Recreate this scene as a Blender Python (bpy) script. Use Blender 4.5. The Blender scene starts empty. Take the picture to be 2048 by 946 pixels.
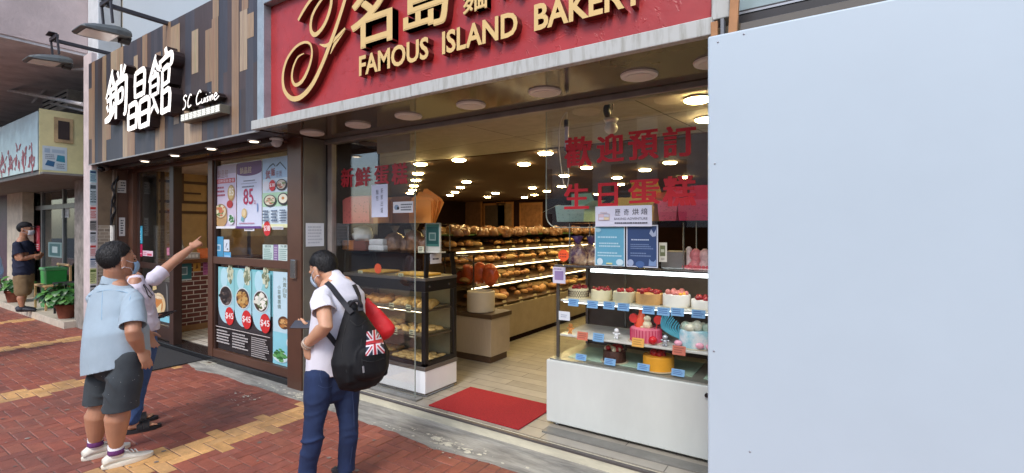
import bpy, math, random
from mathutils import Vector, Matrix, noise
R = math.radians
SC = bpy.context.scene
COL = SC.collection
random.seed(7)

# ---------------------------------------------------------------- camera, sky, sun, exposure
F, CX, HY, EYE = 977.0, 1024.0, 457.0, 1.7
YAW = R(33.5)
sY, cY = math.sin(YAW), math.cos(YAW)
cd = bpy.data.cameras.new('camera')
cam = bpy.data.objects.new('camera', cd)
COL.objects.link(cam)
cam.location = (0, 0, EYE)
cam.rotation_euler = (R(90), 0, YAW)
cd.sensor_width = 36
cd.lens = F / 2048 * 36
cd.shift_y = -(473 - HY) / 2048
cd.clip_start = 0.05
cd.clip_end = 500
SC.camera = cam

w = bpy.data.worlds.new('World')
SC.world = w
w.use_nodes = True
nt = w.node_tree
sky = nt.nodes.new('ShaderNodeTexSky')
sky.sky_type = 'NISHITA'
sky.sun_disc = False
sky.sun_elevation = R(47)
sky.sun_rotation = R(168)
sky.air_density = 1.0
sky.dust_density = 1.6
sky.ozone_density = 1.0
nt.links.new(sky.outputs[0], nt.nodes['Background'].inputs[0])
nt.nodes['Background'].inputs[1].default_value = 0.15
sd = bpy.data.lights.new('sun', 'SUN')
sun = bpy.data.objects.new('sun', sd)
COL.objects.link(sun)
sd.energy = 1.0
sd.angle = R(18)
sd.color = (1, 0.98, 0.95)
# the sun stands high behind the camera's right shoulder, out over the street
sun.rotation_euler = (R(43), 0, R(12))
SC.view_settings.view_transform = 'Standard'
SC.view_settings.look = 'None'
SC.view_settings.gamma = 1
SC.view_settings.use_curve_mapping = False
SC.view_settings.exposure = 0.95
SC.cycles.use_denoising = True
SC.cycles.max_bounces = 9
SC.cycles.transparent_max_bounces = 24
SC.cycles.sample_clamp_indirect = 4


# ---------------------------------------------------------------- rays from the photograph's lens onto real planes
def ray(px, py):
    u = (px - CX) / F
    return Vector((-sY + u * cY, cY + u * sY, (HY - py) / F))


def onY(px, py, Y):
    d = ray(px, py)
    t = Y / d.y
    return Vector((d.x * t, Y, EYE + d.z * t))


def onZ(px, py, Z=0.0):
    d = ray(px, py)
    t = (Z - EYE) / d.z
    return Vector((d.x * t, d.y * t, Z))


def onX(px, py, X):
    d = ray(px, py)
    t = X / d.x
    return Vector((X, d.y * t, EYE + d.z * t))


def onD(px, py, dep):
    d = ray(px, py)
    return Vector((d.x * dep, d.y * dep, EYE + d.z * dep))


def S(r, g, b, k=1.0):
    f = lambda c: ((c / 255 + 0.055) / 1.055) ** 2.4 if c > 10 else c / 255 / 12.92
    return (f(r) * k, f(g) * k, f(b) * k, 1.0)


# ---------------------------------------------------------------- materials
MATS = {}


def mat(name, col=(0.5, 0.5, 0.5, 1), rough=0.55, metal=0.0, var=0.12, vscale=6.0, bump=0.0, bscale=40.0,
        stretch=(1, 1, 1), emit=None, estr=0.0, attr=False, col2=None, spec=0.5, coat=0.0, sss=0.0, detail=5.0, thr=(0.35, 0.65)):
    if name in MATS:
        return MATS[name]
    m = bpy.data.materials.new(name)
    m.use_nodes = True
    n, l = m.node_tree.nodes, m.node_tree.links
    b = n['Principled BSDF']
    b.inputs['Roughness'].default_value = rough
    b.inputs['Metallic'].default_value = metal
    b.inputs['Specular IOR Level'].default_value = spec
    b.inputs['Coat Weight'].default_value = coat
    if sss:
        b.inputs['Subsurface Weight'].default_value = sss
        b.inputs['Subsurface Radius'].default_value = (0.02, 0.008, 0.004)
        b.inputs['Subsurface Scale'].default_value = 0.5
    tc = n.new('ShaderNodeTexCoord')
    mp = n.new('ShaderNodeMapping')
    mp.inputs['Scale'].default_value = stretch
    l.new(tc.outputs['Object'], mp.inputs[0])
    nz = n.new('ShaderNodeTexNoise')
    nz.inputs['Scale'].default_value = vscale
    nz.inputs['Detail'].default_value = detail
    nz.inputs['Roughness'].default_value = 0.65
    l.new(mp.outputs[0], nz.inputs['Vector'])
    rp = n.new('ShaderNodeValToRGB')
    rp.color_ramp.elements[0].position, rp.color_ramp.elements[1].position = thr
    l.new(nz.outputs['Fac'], rp.inputs[0])
    mx = n.new('ShaderNodeMix')
    mx.data_type = 'RGBA'
    l.new(rp.outputs[0], mx.inputs[0])
    if attr:
        at = n.new('ShaderNodeAttribute')
        at.attribute_name = 'Col'
        hs = n.new('ShaderNodeHueSaturation')
        hs.inputs['Value'].default_value = 1 - var
        l.new(at.outputs['Color'], hs.inputs['Color'])
        l.new(hs.outputs[0], mx.inputs[6])
        hs2 = n.new('ShaderNodeHueSaturation')
        hs2.inputs['Value'].default_value = 1 + var
        l.new(at.outputs['Color'], hs2.inputs['Color'])
        l.new(hs2.outputs[0], mx.inputs[7])
    else:
        c2 = col2 or tuple(min(1, c * (1 + var)) for c in col[:3]) + (1,)
        c1 = col if col2 else tuple(c * (1 - var) for c in col[:3]) + (1,)
        mx.inputs[6].default_value = c1
        mx.inputs[7].default_value = c2
    l.new(mx.outputs[2], b.inputs['Base Color'])
    if bump:
        bz = n.new('ShaderNodeTexNoise')
        bz.inputs['Scale'].default_value = bscale
        bz.inputs['Detail'].default_value = 4
        l.new(mp.outputs[0], bz.inputs['Vector'])
        bp = n.new('ShaderNodeBump')
        bp.inputs['Strength'].default_value = bump
        bp.inputs['Distance'].default_value = 0.01
        l.new(bz.outputs['Fac'], bp.inputs['Height'])
        l.new(bp.outputs[0], b.inputs['Normal'])
    if estr:
        b.inputs['Emission Color'].default_value = emit or col
        b.inputs['Emission Strength'].default_value = estr
    MATS[name] = m
    return m


def glassmat(name, tint=(0.93, 0.95, 0.94, 1), ior=1.45, rough=0.0):
    if name in MATS:
        return MATS[name]
    m = bpy.data.materials.new(name)
    m.use_nodes = True
    n, l = m.node_tree.nodes, m.node_tree.links
    n.remove(n['Principled BSDF'])
    tr = n.new('ShaderNodeBsdfTransparent')
    tr.inputs[0].default_value = tint
    gl = n.new('ShaderNodeBsdfGlossy')
    gl.inputs['Roughness'].default_value = rough
    lw = n.new('ShaderNodeLayerWeight')       # Schlick reflectance, the same from both sides of the pane
    lw.inputs[0].default_value = 0.5
    pw = n.new('ShaderNodeMath')
    pw.operation = 'POWER'
    pw.inputs[1].default_value = 5
    l.new(lw.outputs['Facing'], pw.inputs[0])
    fr = n.new('ShaderNodeMapRange')
    fr.inputs['To Min'].default_value = ((ior - 1) / (ior + 1)) ** 2
    fr.inputs['To Max'].default_value = 1
    l.new(pw.outputs[0], fr.inputs['Value'])
    mx = n.new('ShaderNodeMixShader')
    l.new(fr.outputs[0], mx.inputs[0])
    l.new(tr.outputs[0], mx.inputs[1])
    l.new(gl.outputs[0], mx.inputs[2])
    l.new(mx.outputs[0], n['Material Output'].inputs[0])
    MATS[name] = m
    return m


def brickmat(name, c1, c2, mortar, scale, bw, bh, ms, rough=0.6, rot=(0, 0, 0), bump=0.3, offset=0.5):
    if name in MATS:
        return MATS[name]
    m = bpy.data.materials.new(name)
    m.use_nodes = True
    n, l = m.node_tree.nodes, m.node_tree.links
    b = n['Principled BSDF']
    b.inputs['Roughness'].default_value = rough
    tc = n.new('ShaderNodeTexCoord')
    mp = n.new('ShaderNodeMapping')
    mp.inputs['Rotation'].default_value = rot
    l.new(tc.outputs['Object'], mp.inputs[0])
    br = n.new('ShaderNodeTexBrick')
    br.offset = offset
    br.inputs['Color1'].default_value = c1
    br.inputs['Color2'].default_value = c2
    br.inputs['Mortar'].default_value = mortar
    br.inputs['Scale'].default_value = scale
    br.inputs['Brick Width'].default_value = bw
    br.inputs['Row Height'].default_value = bh
    br.inputs['Mortar Size'].default_value = ms
    l.new(mp.outputs[0], br.inputs['Vector'])
    nz = n.new('ShaderNodeTexNoise')
    nz.inputs['Scale'].default_value = 9
    nz.inputs['Detail'].default_value = 6
    l.new(tc.outputs['Object'], nz.inputs['Vector'])
    mr = n.new('ShaderNodeMapRange')
    mr.inputs['To Min'].default_value = 0.75
    mr.inputs['To Max'].default_value = 1.25
    l.new(nz.outputs['Fac'], mr.inputs['Value'])
    mx = n.new('ShaderNodeMix')
    mx.data_type = 'RGBA'
    mx.blend_type = 'MULTIPLY'
    mx.inputs[0].default_value = 1
    l.new(br.outputs['Color'], mx.inputs[6])
    l.new(mr.outputs[0], mx.inputs[7])
    l.new(mx.outputs[2], b.inputs['Base Color'])
    bp = n.new('ShaderNodeBump')
    bp.inputs['Strength'].default_value = bump
    bp.inputs['Distance'].default_value = 0.004
    bp.invert = True
    l.new(br.outputs['Fac'], bp.inputs['Height'])
    l.new(bp.outputs[0], b.inputs['Normal'])
    MATS[name] = m
    return m


YZ_UV = tuple(Matrix(((0, 1, 0), (0, 0, 1), (1, 0, 0))).to_euler('XYZ'))      # lays a flat pattern on a wall that faces +X


# ---------------------------------------------------------------- mesh builder
V = Vector
XA, YA, ZA = V((1, 0, 0)), V((0, 1, 0)), V((0, 0, 1))


class Fr:
    """a plane: origin, right, up, outward"""
    def __init__(s, o, u, v, n):
        s.o, s.u, s.v, s.n = V(o), V(u), V(v), V(n)

    def p(s, a, b, c=0.0):
        return s.o + s.u * a + s.v * b + s.n * c


def facade(Y):
    return Fr((0, Y, 0), XA, ZA, -YA)


def sideX(X):
    return Fr((X, 0, 0), YA, ZA, XA)


FLOOR = lambda z: Fr((0, 0, z), XA, YA, ZA)


class MB:
    def __init__(s):
        s.v, s.f, s.m, s.c = [], [], [], []
        s.col, s.mi = None, 0

    def add(s, vs, fs, m=None, c=None):
        k = len(s.v)
        s.v += [V(q) for q in vs]
        for f in fs:
            s.f.append([i + k for i in f])
            s.m.append(s.mi if m is None else m)
            s.c.append(c if c is not None else s.col)
        return s

    def box(s, x0, x1, y0, y1, z0, z1, m=None, c=None):
        return s.add([(x0, y0, z0), (x1, y0, z0), (x1, y1, z0), (x0, y1, z0), (x0, y0, z1), (x1, y0, z1), (x1, y1, z1), (x0, y1, z1)],
                     [(3, 2, 1, 0), (4, 5, 6, 7), (0, 1, 5, 4), (1, 2, 6, 5), (2, 3, 7, 6), (3, 0, 4, 7)], m, c)

    def obox(s, ce, ax, h, m=None, c=None):
        ce = V(ce)
        a, b, d = [V(q) * k for q, k in zip(ax, h)]
        P = [ce + a * i + b * j + d * k for k in (-1, 1) for j in (-1, 1) for i in (-1, 1)]
        return s.add(P, [(2, 3, 1, 0), (4, 5, 7, 6), (0, 1, 5, 4), (1, 3, 7, 5), (3, 2, 6, 7), (2, 0, 4, 6)], m, c)

    def bar(s, p0, p1, wd, ht, up=ZA, m=None, c=None):
        p0, p1 = V(p0), V(p1)
        t = (p1 - p0)
        L = t.length
        t.normalize()
        a = t.cross(up)
        if a.length < 1e-4:
            a = t.cross(XA)
        a.normalize()
        b = a.cross(t)
        return s.obox((p0 + p1) / 2, (a, b, t), (wd / 2, ht / 2, L / 2), m, c)

    def rings(s, rings, closed_ends=True, m=None, c=None):
        n = len(rings[0])
        vs = [q for r in rings for q in r]
        fs = []
        for i in range(len(rings) - 1):
            for j in range(n):
                a, b = i * n + j, i * n + (j + 1) % n
                fs.append((a, b, b + n, a + n))
        if closed_ends:
            fs.append(tuple(reversed(range(n))))
            fs.append(tuple(range((len(rings) - 1) * n, len(rings) * n)))
        return s.add(vs, fs, m, c)

    def cyl(s, p0, p1, r0, r1=None, n=20, m=None, c=None):
        p0, p1 = V(p0), V(p1)
        r1 = r0 if r1 is None else r1
        t = (p1 - p0).normalized()
        a = t.cross(ZA if abs(t.z) < 0.9 else XA).normalized()
        b = t.cross(a)
        mk = lambda p, r: [p + a * (r * math.cos(i * 2 * math.pi / n)) + b * (r * math.sin(i * 2 * math.pi / n)) for i in range(n)]
        return s.rings([mk(p0, r0), mk(p1, r1)], True, m, c)

    def lathe(s, o, prof, n=28, m=None, c=None, ax=ZA, sx=1.0):
        o = V(o)
        t = V(ax).normalized()
        a = t.cross(YA if abs(t.y) < 0.9 else XA).normalized()
        b = t.cross(a)
        rs = [[o + t * z + a * (max(r, 1e-4) * sx * math.cos(i * 2 * math.pi / n)) + b * (max(r, 1e-4) * math.sin(i * 2 * math.pi / n)) for i in range(n)] for r, z in prof]
        return s.rings(rs, True, m, c)

    def tube(s, pts, r, n=8, m=None, c=None):
        pts = [V(p) for p in pts]
        rs = []
        a = None
        for i, p in enumerate(pts):
            t = (pts[min(i + 1, len(pts) - 1)] - pts[max(i - 1, 0)]).normalized()
            if a is None:
                a = t.cross(ZA if abs(t.z) < 0.9 else XA)
            a = (a - t * a.dot(t)).normalized()
            b = t.cross(a)
            rr = r[i] if isinstance(r, (list, tuple)) else r
            rs.append([p + a * (rr * math.cos(k * 2 * math.pi / n)) + b * (rr * math.sin(k * 2 * math.pi / n)) for k in range(n)])
        return s.rings(rs, True, m, c)

    def loft(s, pts, rad, side, n=18, m=None, c=None, cap=True):
        """limb or torso: rings of half-width ra (along side) and half-depth rb, ends rounded"""
        pts = [V(p) for p in pts]
        rad = [(q, q) if not isinstance(q, (tuple, list)) else q for q in rad]
        side = V(side)
        T = []
        for i in range(len(pts)):
            T.append((pts[min(i + 1, len(pts) - 1)] - pts[max(i - 1, 0)]).normalized())
        P, Q, TT = list(pts), list(rad), list(T)
        if cap:
            e0, e1 = min(rad[0]), min(rad[-1])
            P = [pts[0] - T[0] * e0 * 0.9, pts[0] - T[0] * e0 * 0.6] + P + [pts[-1] + T[-1] * e1 * 0.6, pts[-1] + T[-1] * e1 * 0.9]
            Q = [(rad[0][0] * 0.3, rad[0][1] * 0.3), (rad[0][0] * 0.78, rad[0][1] * 0.78)] + Q + [(rad[-1][0] * 0.78, rad[-1][1] * 0.78), (rad[-1][0] * 0.3, rad[-1][1] * 0.3)]
            TT = [T[0]] * 2 + TT + [T[-1]] * 2
        rs = []
        for p, q, t in zip(P, Q, TT):
            a = (side - t * side.dot(t)).normalized()
            b = t.cross(a)
            rs.append([p + a * (q[0] * math.cos(k * 2 * math.pi / n)) + b * (q[1] * math.sin(k * 2 * math.pi / n)) for k in range(n)])
        return s.rings(rs, True, m, c)

    def ell(s, ce, r, ax=None, n=20, k=12, m=None, c=None):
        ce = V(ce)
        a, b, t = [V(q) for q in (ax or (XA, YA, ZA))]
        rs = []
        for i in range(k + 1):
            th = math.pi * (0.02 + 0.96 * i / k)
            rs.append([ce - t * (r[2] * math.cos(th)) + a * (r[0] * math.sin(th) * math.cos(j * 2 * math.pi / n)) + b * (r[1] * math.sin(th) * math.sin(j * 2 * math.pi / n)) for j in range(n)])
        return s.rings(rs, True, m, c)

    def poly(s, pts, m=None, c=None):
        return s.add(pts, [tuple(range(len(pts)))], m, c)

    def prism(s, fr, pts, c0, c1, m=None, c=None):
        """polygon (counter-clockwise in the plane) extruded from height c0 to c1"""
        n = len(pts)
        vs = [fr.p(a, b, c0) for a, b in pts] + [fr.p(a, b, c1) for a, b in pts]
        fs = [tuple(reversed(range(n))), tuple(range(n, 2 * n))] + [(i, (i + 1) % n, n + (i + 1) % n, n + i) for i in range(n)]
        return s.add(vs, fs, m, c)

    def rect(s, fr, a0, a1, b0, b1, h, m=None, c=None):
        return s.add([fr.p(a0, b0, h), fr.p(a1, b0, h), fr.p(a1, b1, h), fr.p(a0, b1, h)], [(0, 1, 2, 3)], m, c)

    def disc(s, fr, a, b, ra, rb, h, n=28, m=None, c=None):
        return s.poly([fr.p(a + ra * math.cos(i * 2 * math.pi / n), b + rb * math.sin(i * 2 * math.pi / n), h) for i in range(n)], m, c)

    def build(s, name, mats, parent=None, smooth=False, bevel=0.0, sub=0):
        me = bpy.data.meshes.new(name)
        off = V((0, 0, 0))
        q = parent
        while q:
            off += q.location
            q = q.parent
        me.from_pydata([tuple(q - off) for q in s.v], [], s.f)
        for mm in (mats if isinstance(mats, (list, tuple)) else [mats]):
            me.materials.append(mm)
        me.polygons.foreach_set('material_index', s.m)
        if any(c is not None for c in s.c):
            at = me.color_attributes.new('Col', 'FLOAT_COLOR', 'CORNER')
            dat = []
            for f, c in zip(s.f, s.c):
                dat += list(c or (0.5, 0.5, 0.5, 1)) * len(f)
            at.data.foreach_set('color', dat)
        if smooth:
            me.polygons.foreach_set('use_smooth', [True] * len(s.f))
            if smooth != 'all':
                me.set_sharp_from_angle(angle=R(40))
        me.update()
        o = bpy.data.objects.new(name, me)
        COL.objects.link(o)
        if bevel:
            bv = o.modifiers.new('bevel', 'BEVEL')
            bv.width = bevel
            bv.segments = 2
            bv.limit_method = 'ANGLE'
        if sub:
            ss = o.modifiers.new('subsurf', 'SUBSURF')
            ss.levels = ss.render_levels = sub
        if parent:
            o.parent = parent
        return o


def tag(o, label, cat, group=None, kind=None):
    if label:
        o['label'] = label
    if cat:
        o['category'] = cat
    if group:
        o['group'] = group
    if kind:
        o['kind'] = kind
    return o


def empty(name, label, cat, loc=(0, 0, 0), group=None):
    """an Empty at a thing's base; its parts are built in world coordinates and moved under it afterwards"""
    o = bpy.data.objects.new(name, None)
    COL.objects.link(o)
    o.location = loc
    o.empty_display_size = 0.1
    return tag(o, label, cat, group)


def struct(o):
    o['kind'] = 'structure'
    return o


def kids(o):
    return [c for c in bpy.data.objects if c.parent is o]


def copy_tree(o, off=(0, 0, 0), label=None, group=None, parent=None, rz=None):
    c = o.copy()
    COL.objects.link(c)
    if parent:
        c.parent = parent
    else:
        c.location = V(o.location) + V(off)
        if rz is not None:
            c.rotation_euler = (0, 0, rz)
    if label:
        c['label'] = label
    if group:
        c['group'] = group
    for k in kids(o):
        copy_tree(k, parent=c)
    return c


# ---------------------------------------------------------------- lettering
_tc = {}


def glyphs(s, bold=0.0):
    """flat triangulated outline of a string, scaled to a unit box (x 0..1, y 0..1), with its aspect"""
    key = (s, bold)
    if key not in _tc:
        c = bpy.data.curves.new('t', 'FONT')
        c.body = s
        c.size = 1
        c.offset = bold
        c.resolution_u = 3
        c.fill_mode = 'FRONT'
        o = bpy.data.objects.new('t', c)
        COL.objects.link(o)
        dg = bpy.context.evaluated_depsgraph_get()
        me = bpy.data.meshes.new_from_object(o.evaluated_get(dg))
        vs = [(q.co.x, q.co.y) for q in me.vertices]
        fs = [tuple(p.vertices) for p in me.polygons]
        bpy.data.objects.remove(o)
        bpy.data.curves.remove(c)
        x0, x1 = min(q[0] for q in vs), max(q[0] for q in vs)
        y0, y1 = min(q[1] for q in vs), max(q[1] for q in vs)
        _tc[key] = ([((x - x0) / (x1 - x0), (y - y0) / (y1 - y0)) for x, y in vs], fs)
    return _tc[key]


def flat_text(mb, fr, s, a0, a1, b0, b1, h, m=None, c=None, bold=0.0, shear=0.0, vertical=False):
    if vertical:
        n = len(s)
        st = (b1 - b0) / n
        for i, ch in enumerate(s):
            flat_text(mb, fr, ch, a0, a1, b1 - (i + 1) * st + st * 0.08, b1 - i * st - st * 0.08, h, m, c, bold, shear)
        return
    vs, fs = glyphs(s, bold)
    mb.add([fr.p(a0 + (x + shear * y) * (a1 - a0), b0 + y * (b1 - b0), h) for x, y in vs], fs, m, c)


def solid_text(mb, fr, s, a0, a1, b0, b1, h0, h1, mf=0, ms=1, bold=0.0, shear=0.0):
    """raised letters: face at h1, walls back to h0"""
    vs, fs = glyphs(s, bold)
    P = [(a0 + (x + shear * (y - 0.5)) * (a1 - a0), b0 + y * (b1 - b0)) for x, y in vs]
    mb.add([fr.p(x, y, h1) for x, y in P], fs, mf)
    cnt = {}
    for f in fs:
        for i in range(len(f)):
            e = (f[i], f[(i + 1) % len(f)])
            cnt[e] = cnt.get(e, 0) + 1
    for (i, j) in list(cnt):
        if (j, i) not in cnt:
            mb.add([fr.p(*P[i], h1), fr.p(*P[j], h1), fr.p(*P[j], h0), fr.p(*P[i], h0)], [(3, 2, 1, 0)], ms)


def smooth_line(pts, k=6):
    out = []
    n = len(pts)
    for i in range(n - 1):
        p0, p1, p2, p3 = pts[max(i - 1, 0)], pts[i], pts[i + 1], pts[min(i + 2, n - 1)]
        for j in range(k):
            t = j / k
            out.append(tuple(0.5 * ((2 * b) + (-a + c) * t + (2 * a - 5 * b + 4 * c - d) * t * t + (-a + 3 * b - 3 * c + d) * t ** 3) for a, b, c, d in zip(p0, p1, p2, p3)))
    out.append(tuple(pts[-1]))
    return out


def ribbon(mb, fr, pts, wds, h0, h1, mf=0, ms=1, k=6):
    """a raised brush stroke: pts (a, b), half-widths wds, front face at h1"""
    q = smooth_line([tuple(p) + (wd,) for p, wd in zip(pts, wds)], k)
    L, Rr = [], []
    for i, (a, b, wd) in enumerate(q):
        t = V((q[min(i + 1, len(q) - 1)][0] - q[max(i - 1, 0)][0], q[min(i + 1, len(q) - 1)][1] - q[max(i - 1, 0)][1]))
        if t.length < 1e-6:
            t = V((1, 0))
        t.normalize()
        L.append((a - t.y * wd, b + t.x * wd))
        Rr.append((a + t.y * wd, b - t.x * wd))
    n = len(q)
    for i in range(n - 1):
        e = 0.0012 * i / n
        e2 = 0.0012 * (i + 1) / n
        A, B, C, D = fr.p(*L[i], h1 + e), fr.p(*Rr[i], h1 + e), fr.p(*Rr[i + 1], h1 + e2), fr.p(*L[i + 1], h1 + e2)
        A0, B0, C0, D0 = fr.p(*L[i], h0), fr.p(*Rr[i], h0), fr.p(*Rr[i + 1], h0), fr.p(*L[i + 1], h0)
        mb.add([A, B, C, D], [(0, 1, 2, 3)], mf)
        mb.add([A, D, D0, A0], [(0, 1, 2, 3)], ms)
        mb.add([B, B0, C0, C], [(0, 1, 2, 3)], ms)
        if i == 0:
            mb.add([A, A0, B0, B], [(0, 1, 2, 3)], ms)
        if i == n - 2:
            mb.add([D, C, C0, D0], [(0, 1, 2, 3)], ms)


PRINT = mat('printed_paper', rough=0.45, var=0.04, attr=True)


def poster(name, label, cat, fr, a0, a1, b0, b1, shapes, bg, th=0.003, group=None, parent=None, m=None, curl=0.0):
    """a flat printed sheet with its artwork as thin layers; shapes use 0..1 across and up the sheet"""
    mb = MB()
    mb.prism(fr, [(a0, b0), (a1, b0), (a1, b1), (a0, b1)], 0, th, c=bg)
    W, H = a1 - a0, b1 - b0
    A = lambda x: a0 + x * W
    B = lambda y: b0 + y * H
    h = th
    for sh in shapes:
        h += 0.0007
        k = sh[0]
        if k == 'r':
            mb.rect(fr, A(sh[1]), A(sh[3]), B(sh[2]), B(sh[4]), h, c=sh[5])
        elif k == 'e':
            mb.disc(fr, A(sh[1]), B(sh[2]), sh[3] * W, sh[4] * H, h, c=sh[5])
        elif k == 'p':
            mb.poly([fr.p(A(x), B(y), h) for x, y in sh[1]], c=sh[2])
        elif k == 't':
            flat_text(mb, fr, sh[1], A(sh[2]), A(sh[4]), B(sh[3]), B(sh[5]), h, c=sh[6], bold=sh[7] if len(sh) > 7 else 0.0)
        elif k == 'tv':
            flat_text(mb, fr, sh[1], A(sh[2]), A(sh[4]), B(sh[3]), B(sh[5]), h, c=sh[6], vertical=True)
        elif k == 'lines':      # rows of print too small to read
            _, x0, y0, x1, y1, rows, colr, seed = sh
            rg = random.Random(seed)
            st = (y1 - y0) / rows
            for i in range(rows):
                x = x0
                xe = x1 - rg.random() * (x1 - x0) * 0.25
                while x < xe:
                    wd = (0.2 + rg.random() * 0.5) * st * H / W * 1.3
                    mb.rect(fr, A(x), A(min(x + wd, x1)), B(y0 + i * st + st * 0.25), B(y0 + i * st + st * 0.72), h, c=colr)
                    x += wd * 1.18
        elif k == 'blobs':      # food in a dish: scattered pieces
            _, cx, cy, rx, ry, nn, cols, seed = sh
            rg = random.Random(seed)
            for i in range(nn):
                an, rr = rg.random() * 6.283, math.sqrt(rg.random())
                z = 0.10 + 0.18 * rg.random()
                mb.disc(fr, A(cx + rx * rr * 0.8 * math.cos(an)), B(cy + ry * rr * 0.8 * math.sin(an)), rx * W * z * (0.8 + rg.random()), ry * H * z * (0.6 + rg.random() * 0.6), h + 0.00002 * i, n=9, c=rg.choice(cols))
            h += 0.00002 * nn
    o = mb.build(name, m or PRINT, parent)
    if label:
        tag(o, label, cat, group)
    return o


WHITE, BLACK = S(235, 236, 238), S(22, 22, 24)
# ================================================================= THE SETTING
M_conc = mat('concrete', S(150, 146, 138), rough=0.85, var=0.3, vscale=5, bump=0.25, bscale=60)
M_asph = mat('asphalt', (0.05, 0.05, 0.052, 1), rough=0.9, var=0.3, vscale=30, bump=0.3, bscale=200)

g = MB(); g.box(-120, 120, -120, 3.15, -0.4, -0.14)
struct(g.build('road', M_asph))
g = MB(); g.box(-60, 30, -2.6, 3.2, -0.3, -0.005)
struct(g.build('pavement', mat('paving_joint', S(112, 84, 74), rough=0.9, var=0.5, vscale=3.5, col2=S(178, 150, 128), bump=0.2, thr=(0.5, 0.72))))
g = MB(); g.box(-60, 30, -2.75, -2.6, -0.3, 0.0)
struct(g.build('kerb', M_conc, bevel=0.01))


def pavers():
    """herringbone clay pavers, each one a slightly tilted, chamfered block top"""
    m = mat('clay_paver', rough=0.6, attr=True, var=0.16, vscale=14, bump=0.22, bscale=90)
    nt = m.node_tree
    n, l = nt.nodes, nt.links
    b = n['Principled BSDF']
    src = b.inputs['Base Color'].links[0].from_socket
    tc = n.new('ShaderNodeTexCoord')
    mp = n.new('ShaderNodeMapping')
    mp.inputs['Scale'].default_value = (0.55, 1.7, 1)
    mp.inputs['Rotation'].default_value = (0, 0, R(20))
    l.new(tc.outputs['Object'], mp.inputs[0])
    nz = n.new('ShaderNodeTexNoise')          # trodden-in grime
    nz.inputs['Scale'].default_value = 1.15
    nz.inputs['Detail'].default_value = 7
    nz.inputs['Roughness'].default_value = 0.62
    l.new(mp.outputs[0], nz.inputs['Vector'])
    rp = n.new('ShaderNodeValToRGB')
    rp.color_ramp.elements[0].position = 0.44
    rp.color_ramp.elements[1].position = 0.74
    rp.color_ramp.elements[1].color = (0.6, 0.6, 0.6, 1)
    l.new(nz.outputs['Fac'], rp.inputs[0])
    mx = n.new('ShaderNodeMix')
    mx.data_type = 'RGBA'
    l.new(rp.outputs[0], mx.inputs[0])
    l.new(src, mx.inputs[6])
    mx.inputs[7].default_value = S(92, 74, 66)
    l.new(mx.outputs[2], b.inputs['Base Color'])
    rr = n.new('ShaderNodeMapRange')
    rr.inputs['To Min'].default_value = 0.42
    rr.inputs['To Max'].default_value = 0.75
    l.new(nz.outputs['Fac'], rr.inputs['Value'])
    l.new(rr.outputs[0], b.inputs['Roughness'])
    mb = MB()
    s = 0.1
    rg = random.Random(3)
    bands = [-4.13 + 2.82 * k for k in range(-6, 3)]
    reds = [S(144, 80, 64), S(139, 77, 62), S(150, 84, 66), S(134, 75, 62), S(153, 89, 70), S(142, 82, 68)]
    yel = [S(208, 160, 102), S(202, 155, 98), S(214, 166, 108), S(198, 154, 102)]

    def block(x0, x1, y0, y1):
        y1 = min(y1, 2.87)
        if y1 - y0 < 0.03:
            return
        cx, cy = (x0 + x1) / 2, (y0 + y1) / 2
        near = min(abs(cx - q) for q in bands)
        c = rg.choice(yel) if near < 0.185 else rg.choice(reds)
        k = 0.9 + 0.22 * rg.random()
        c = (c[0] * k, c[1] * k, c[2] * k, 1)
        gp, ch = 0.003 + 0.0014 * rg.random(), 0.004
        t1, t2 = (rg.random() - 0.5) * 0.004, (rg.random() - 0.5) * 0.004
        z = (rg.random() - 0.5) * 0.0016
        lo = [(x0 + gp, y0 + gp), (x1 - gp, y0 + gp), (x1 - gp, y1 - gp), (x0 + gp, y1 - gp)]
        hi = [(x0 + gp + ch, y0 + gp + ch), (x1 - gp - ch, y0 + gp + ch), (x1 - gp - ch, y1 - gp - ch), (x0 + gp + ch, y1 - gp - ch)]
        vs = [(x, y, -0.012) for x, y in lo] + [(x, y, -0.003 + z + t1 * (x - cx) * 6 + t2 * (y - cy) * 6) for x, y in lo] + [(x, y, z + t1 * (x - cx) * 6 + t2 * (y - cy) * 6) for x, y in hi]
        mb.add(vs, [(0, 1, 5, 4), (1, 2, 6, 5), (2, 3, 7, 6), (3, 0, 4, 7), (4, 5, 9, 8), (5, 6, 10, 9), (6, 7, 11, 10), (7, 4, 8, 11), (8, 9, 10, 11)], c=c)

    for i in range(-260, 30):
        for j in range(-6, 29):
            k = (i - j) % 4
            x, y = i * s + 0.02, j * s - 0.02
            if k == 0:
                block(x, x + 2 * s, y, y + s)
            elif k == 3:
                block(x, x + s, y, y + 2 * s)
    return struct(mb.build('paving', m))


pavers()

# worn concrete margin in front of the shops
M_strip = mat('worn_concrete', S(104, 102, 98), rough=0.8, var=0.2, vscale=4.5, col2=S(186, 183, 172), bump=0.6, bscale=30, stretch=(0.5, 2.6, 1), thr=(0.3, 0.72), detail=9)
rg = random.Random(5)
mb = MB()
xs = [-6.85 + i * 0.05 for i in range(220)]
for a, b in zip(xs[:-1], xs[1:]):
    e = lambda x: 2.86 + 0.02 * noise.noise((x * 2.3, 0, 0)) + 0.018 * noise.noise((x * 9, 3, 0)) - (0.05 * max(0, 1 - abs(x + 2.6) / 0.5)) - (0.06 * max(0, 1 - abs(x + 6.4) / 0.4))
    mb.add([(a, e(a), 0.004), (b, e(b), 0.004), (b, 3.2, 0.006), (a, 3.2, 0.006)], [(0, 1, 2, 3)])
    mb.add([(a, e(a), -0.01), (b, e(b), -0.01), (b, e(b), 0.004), (a, e(a), 0.004)], [(0, 1, 2, 3)])
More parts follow.
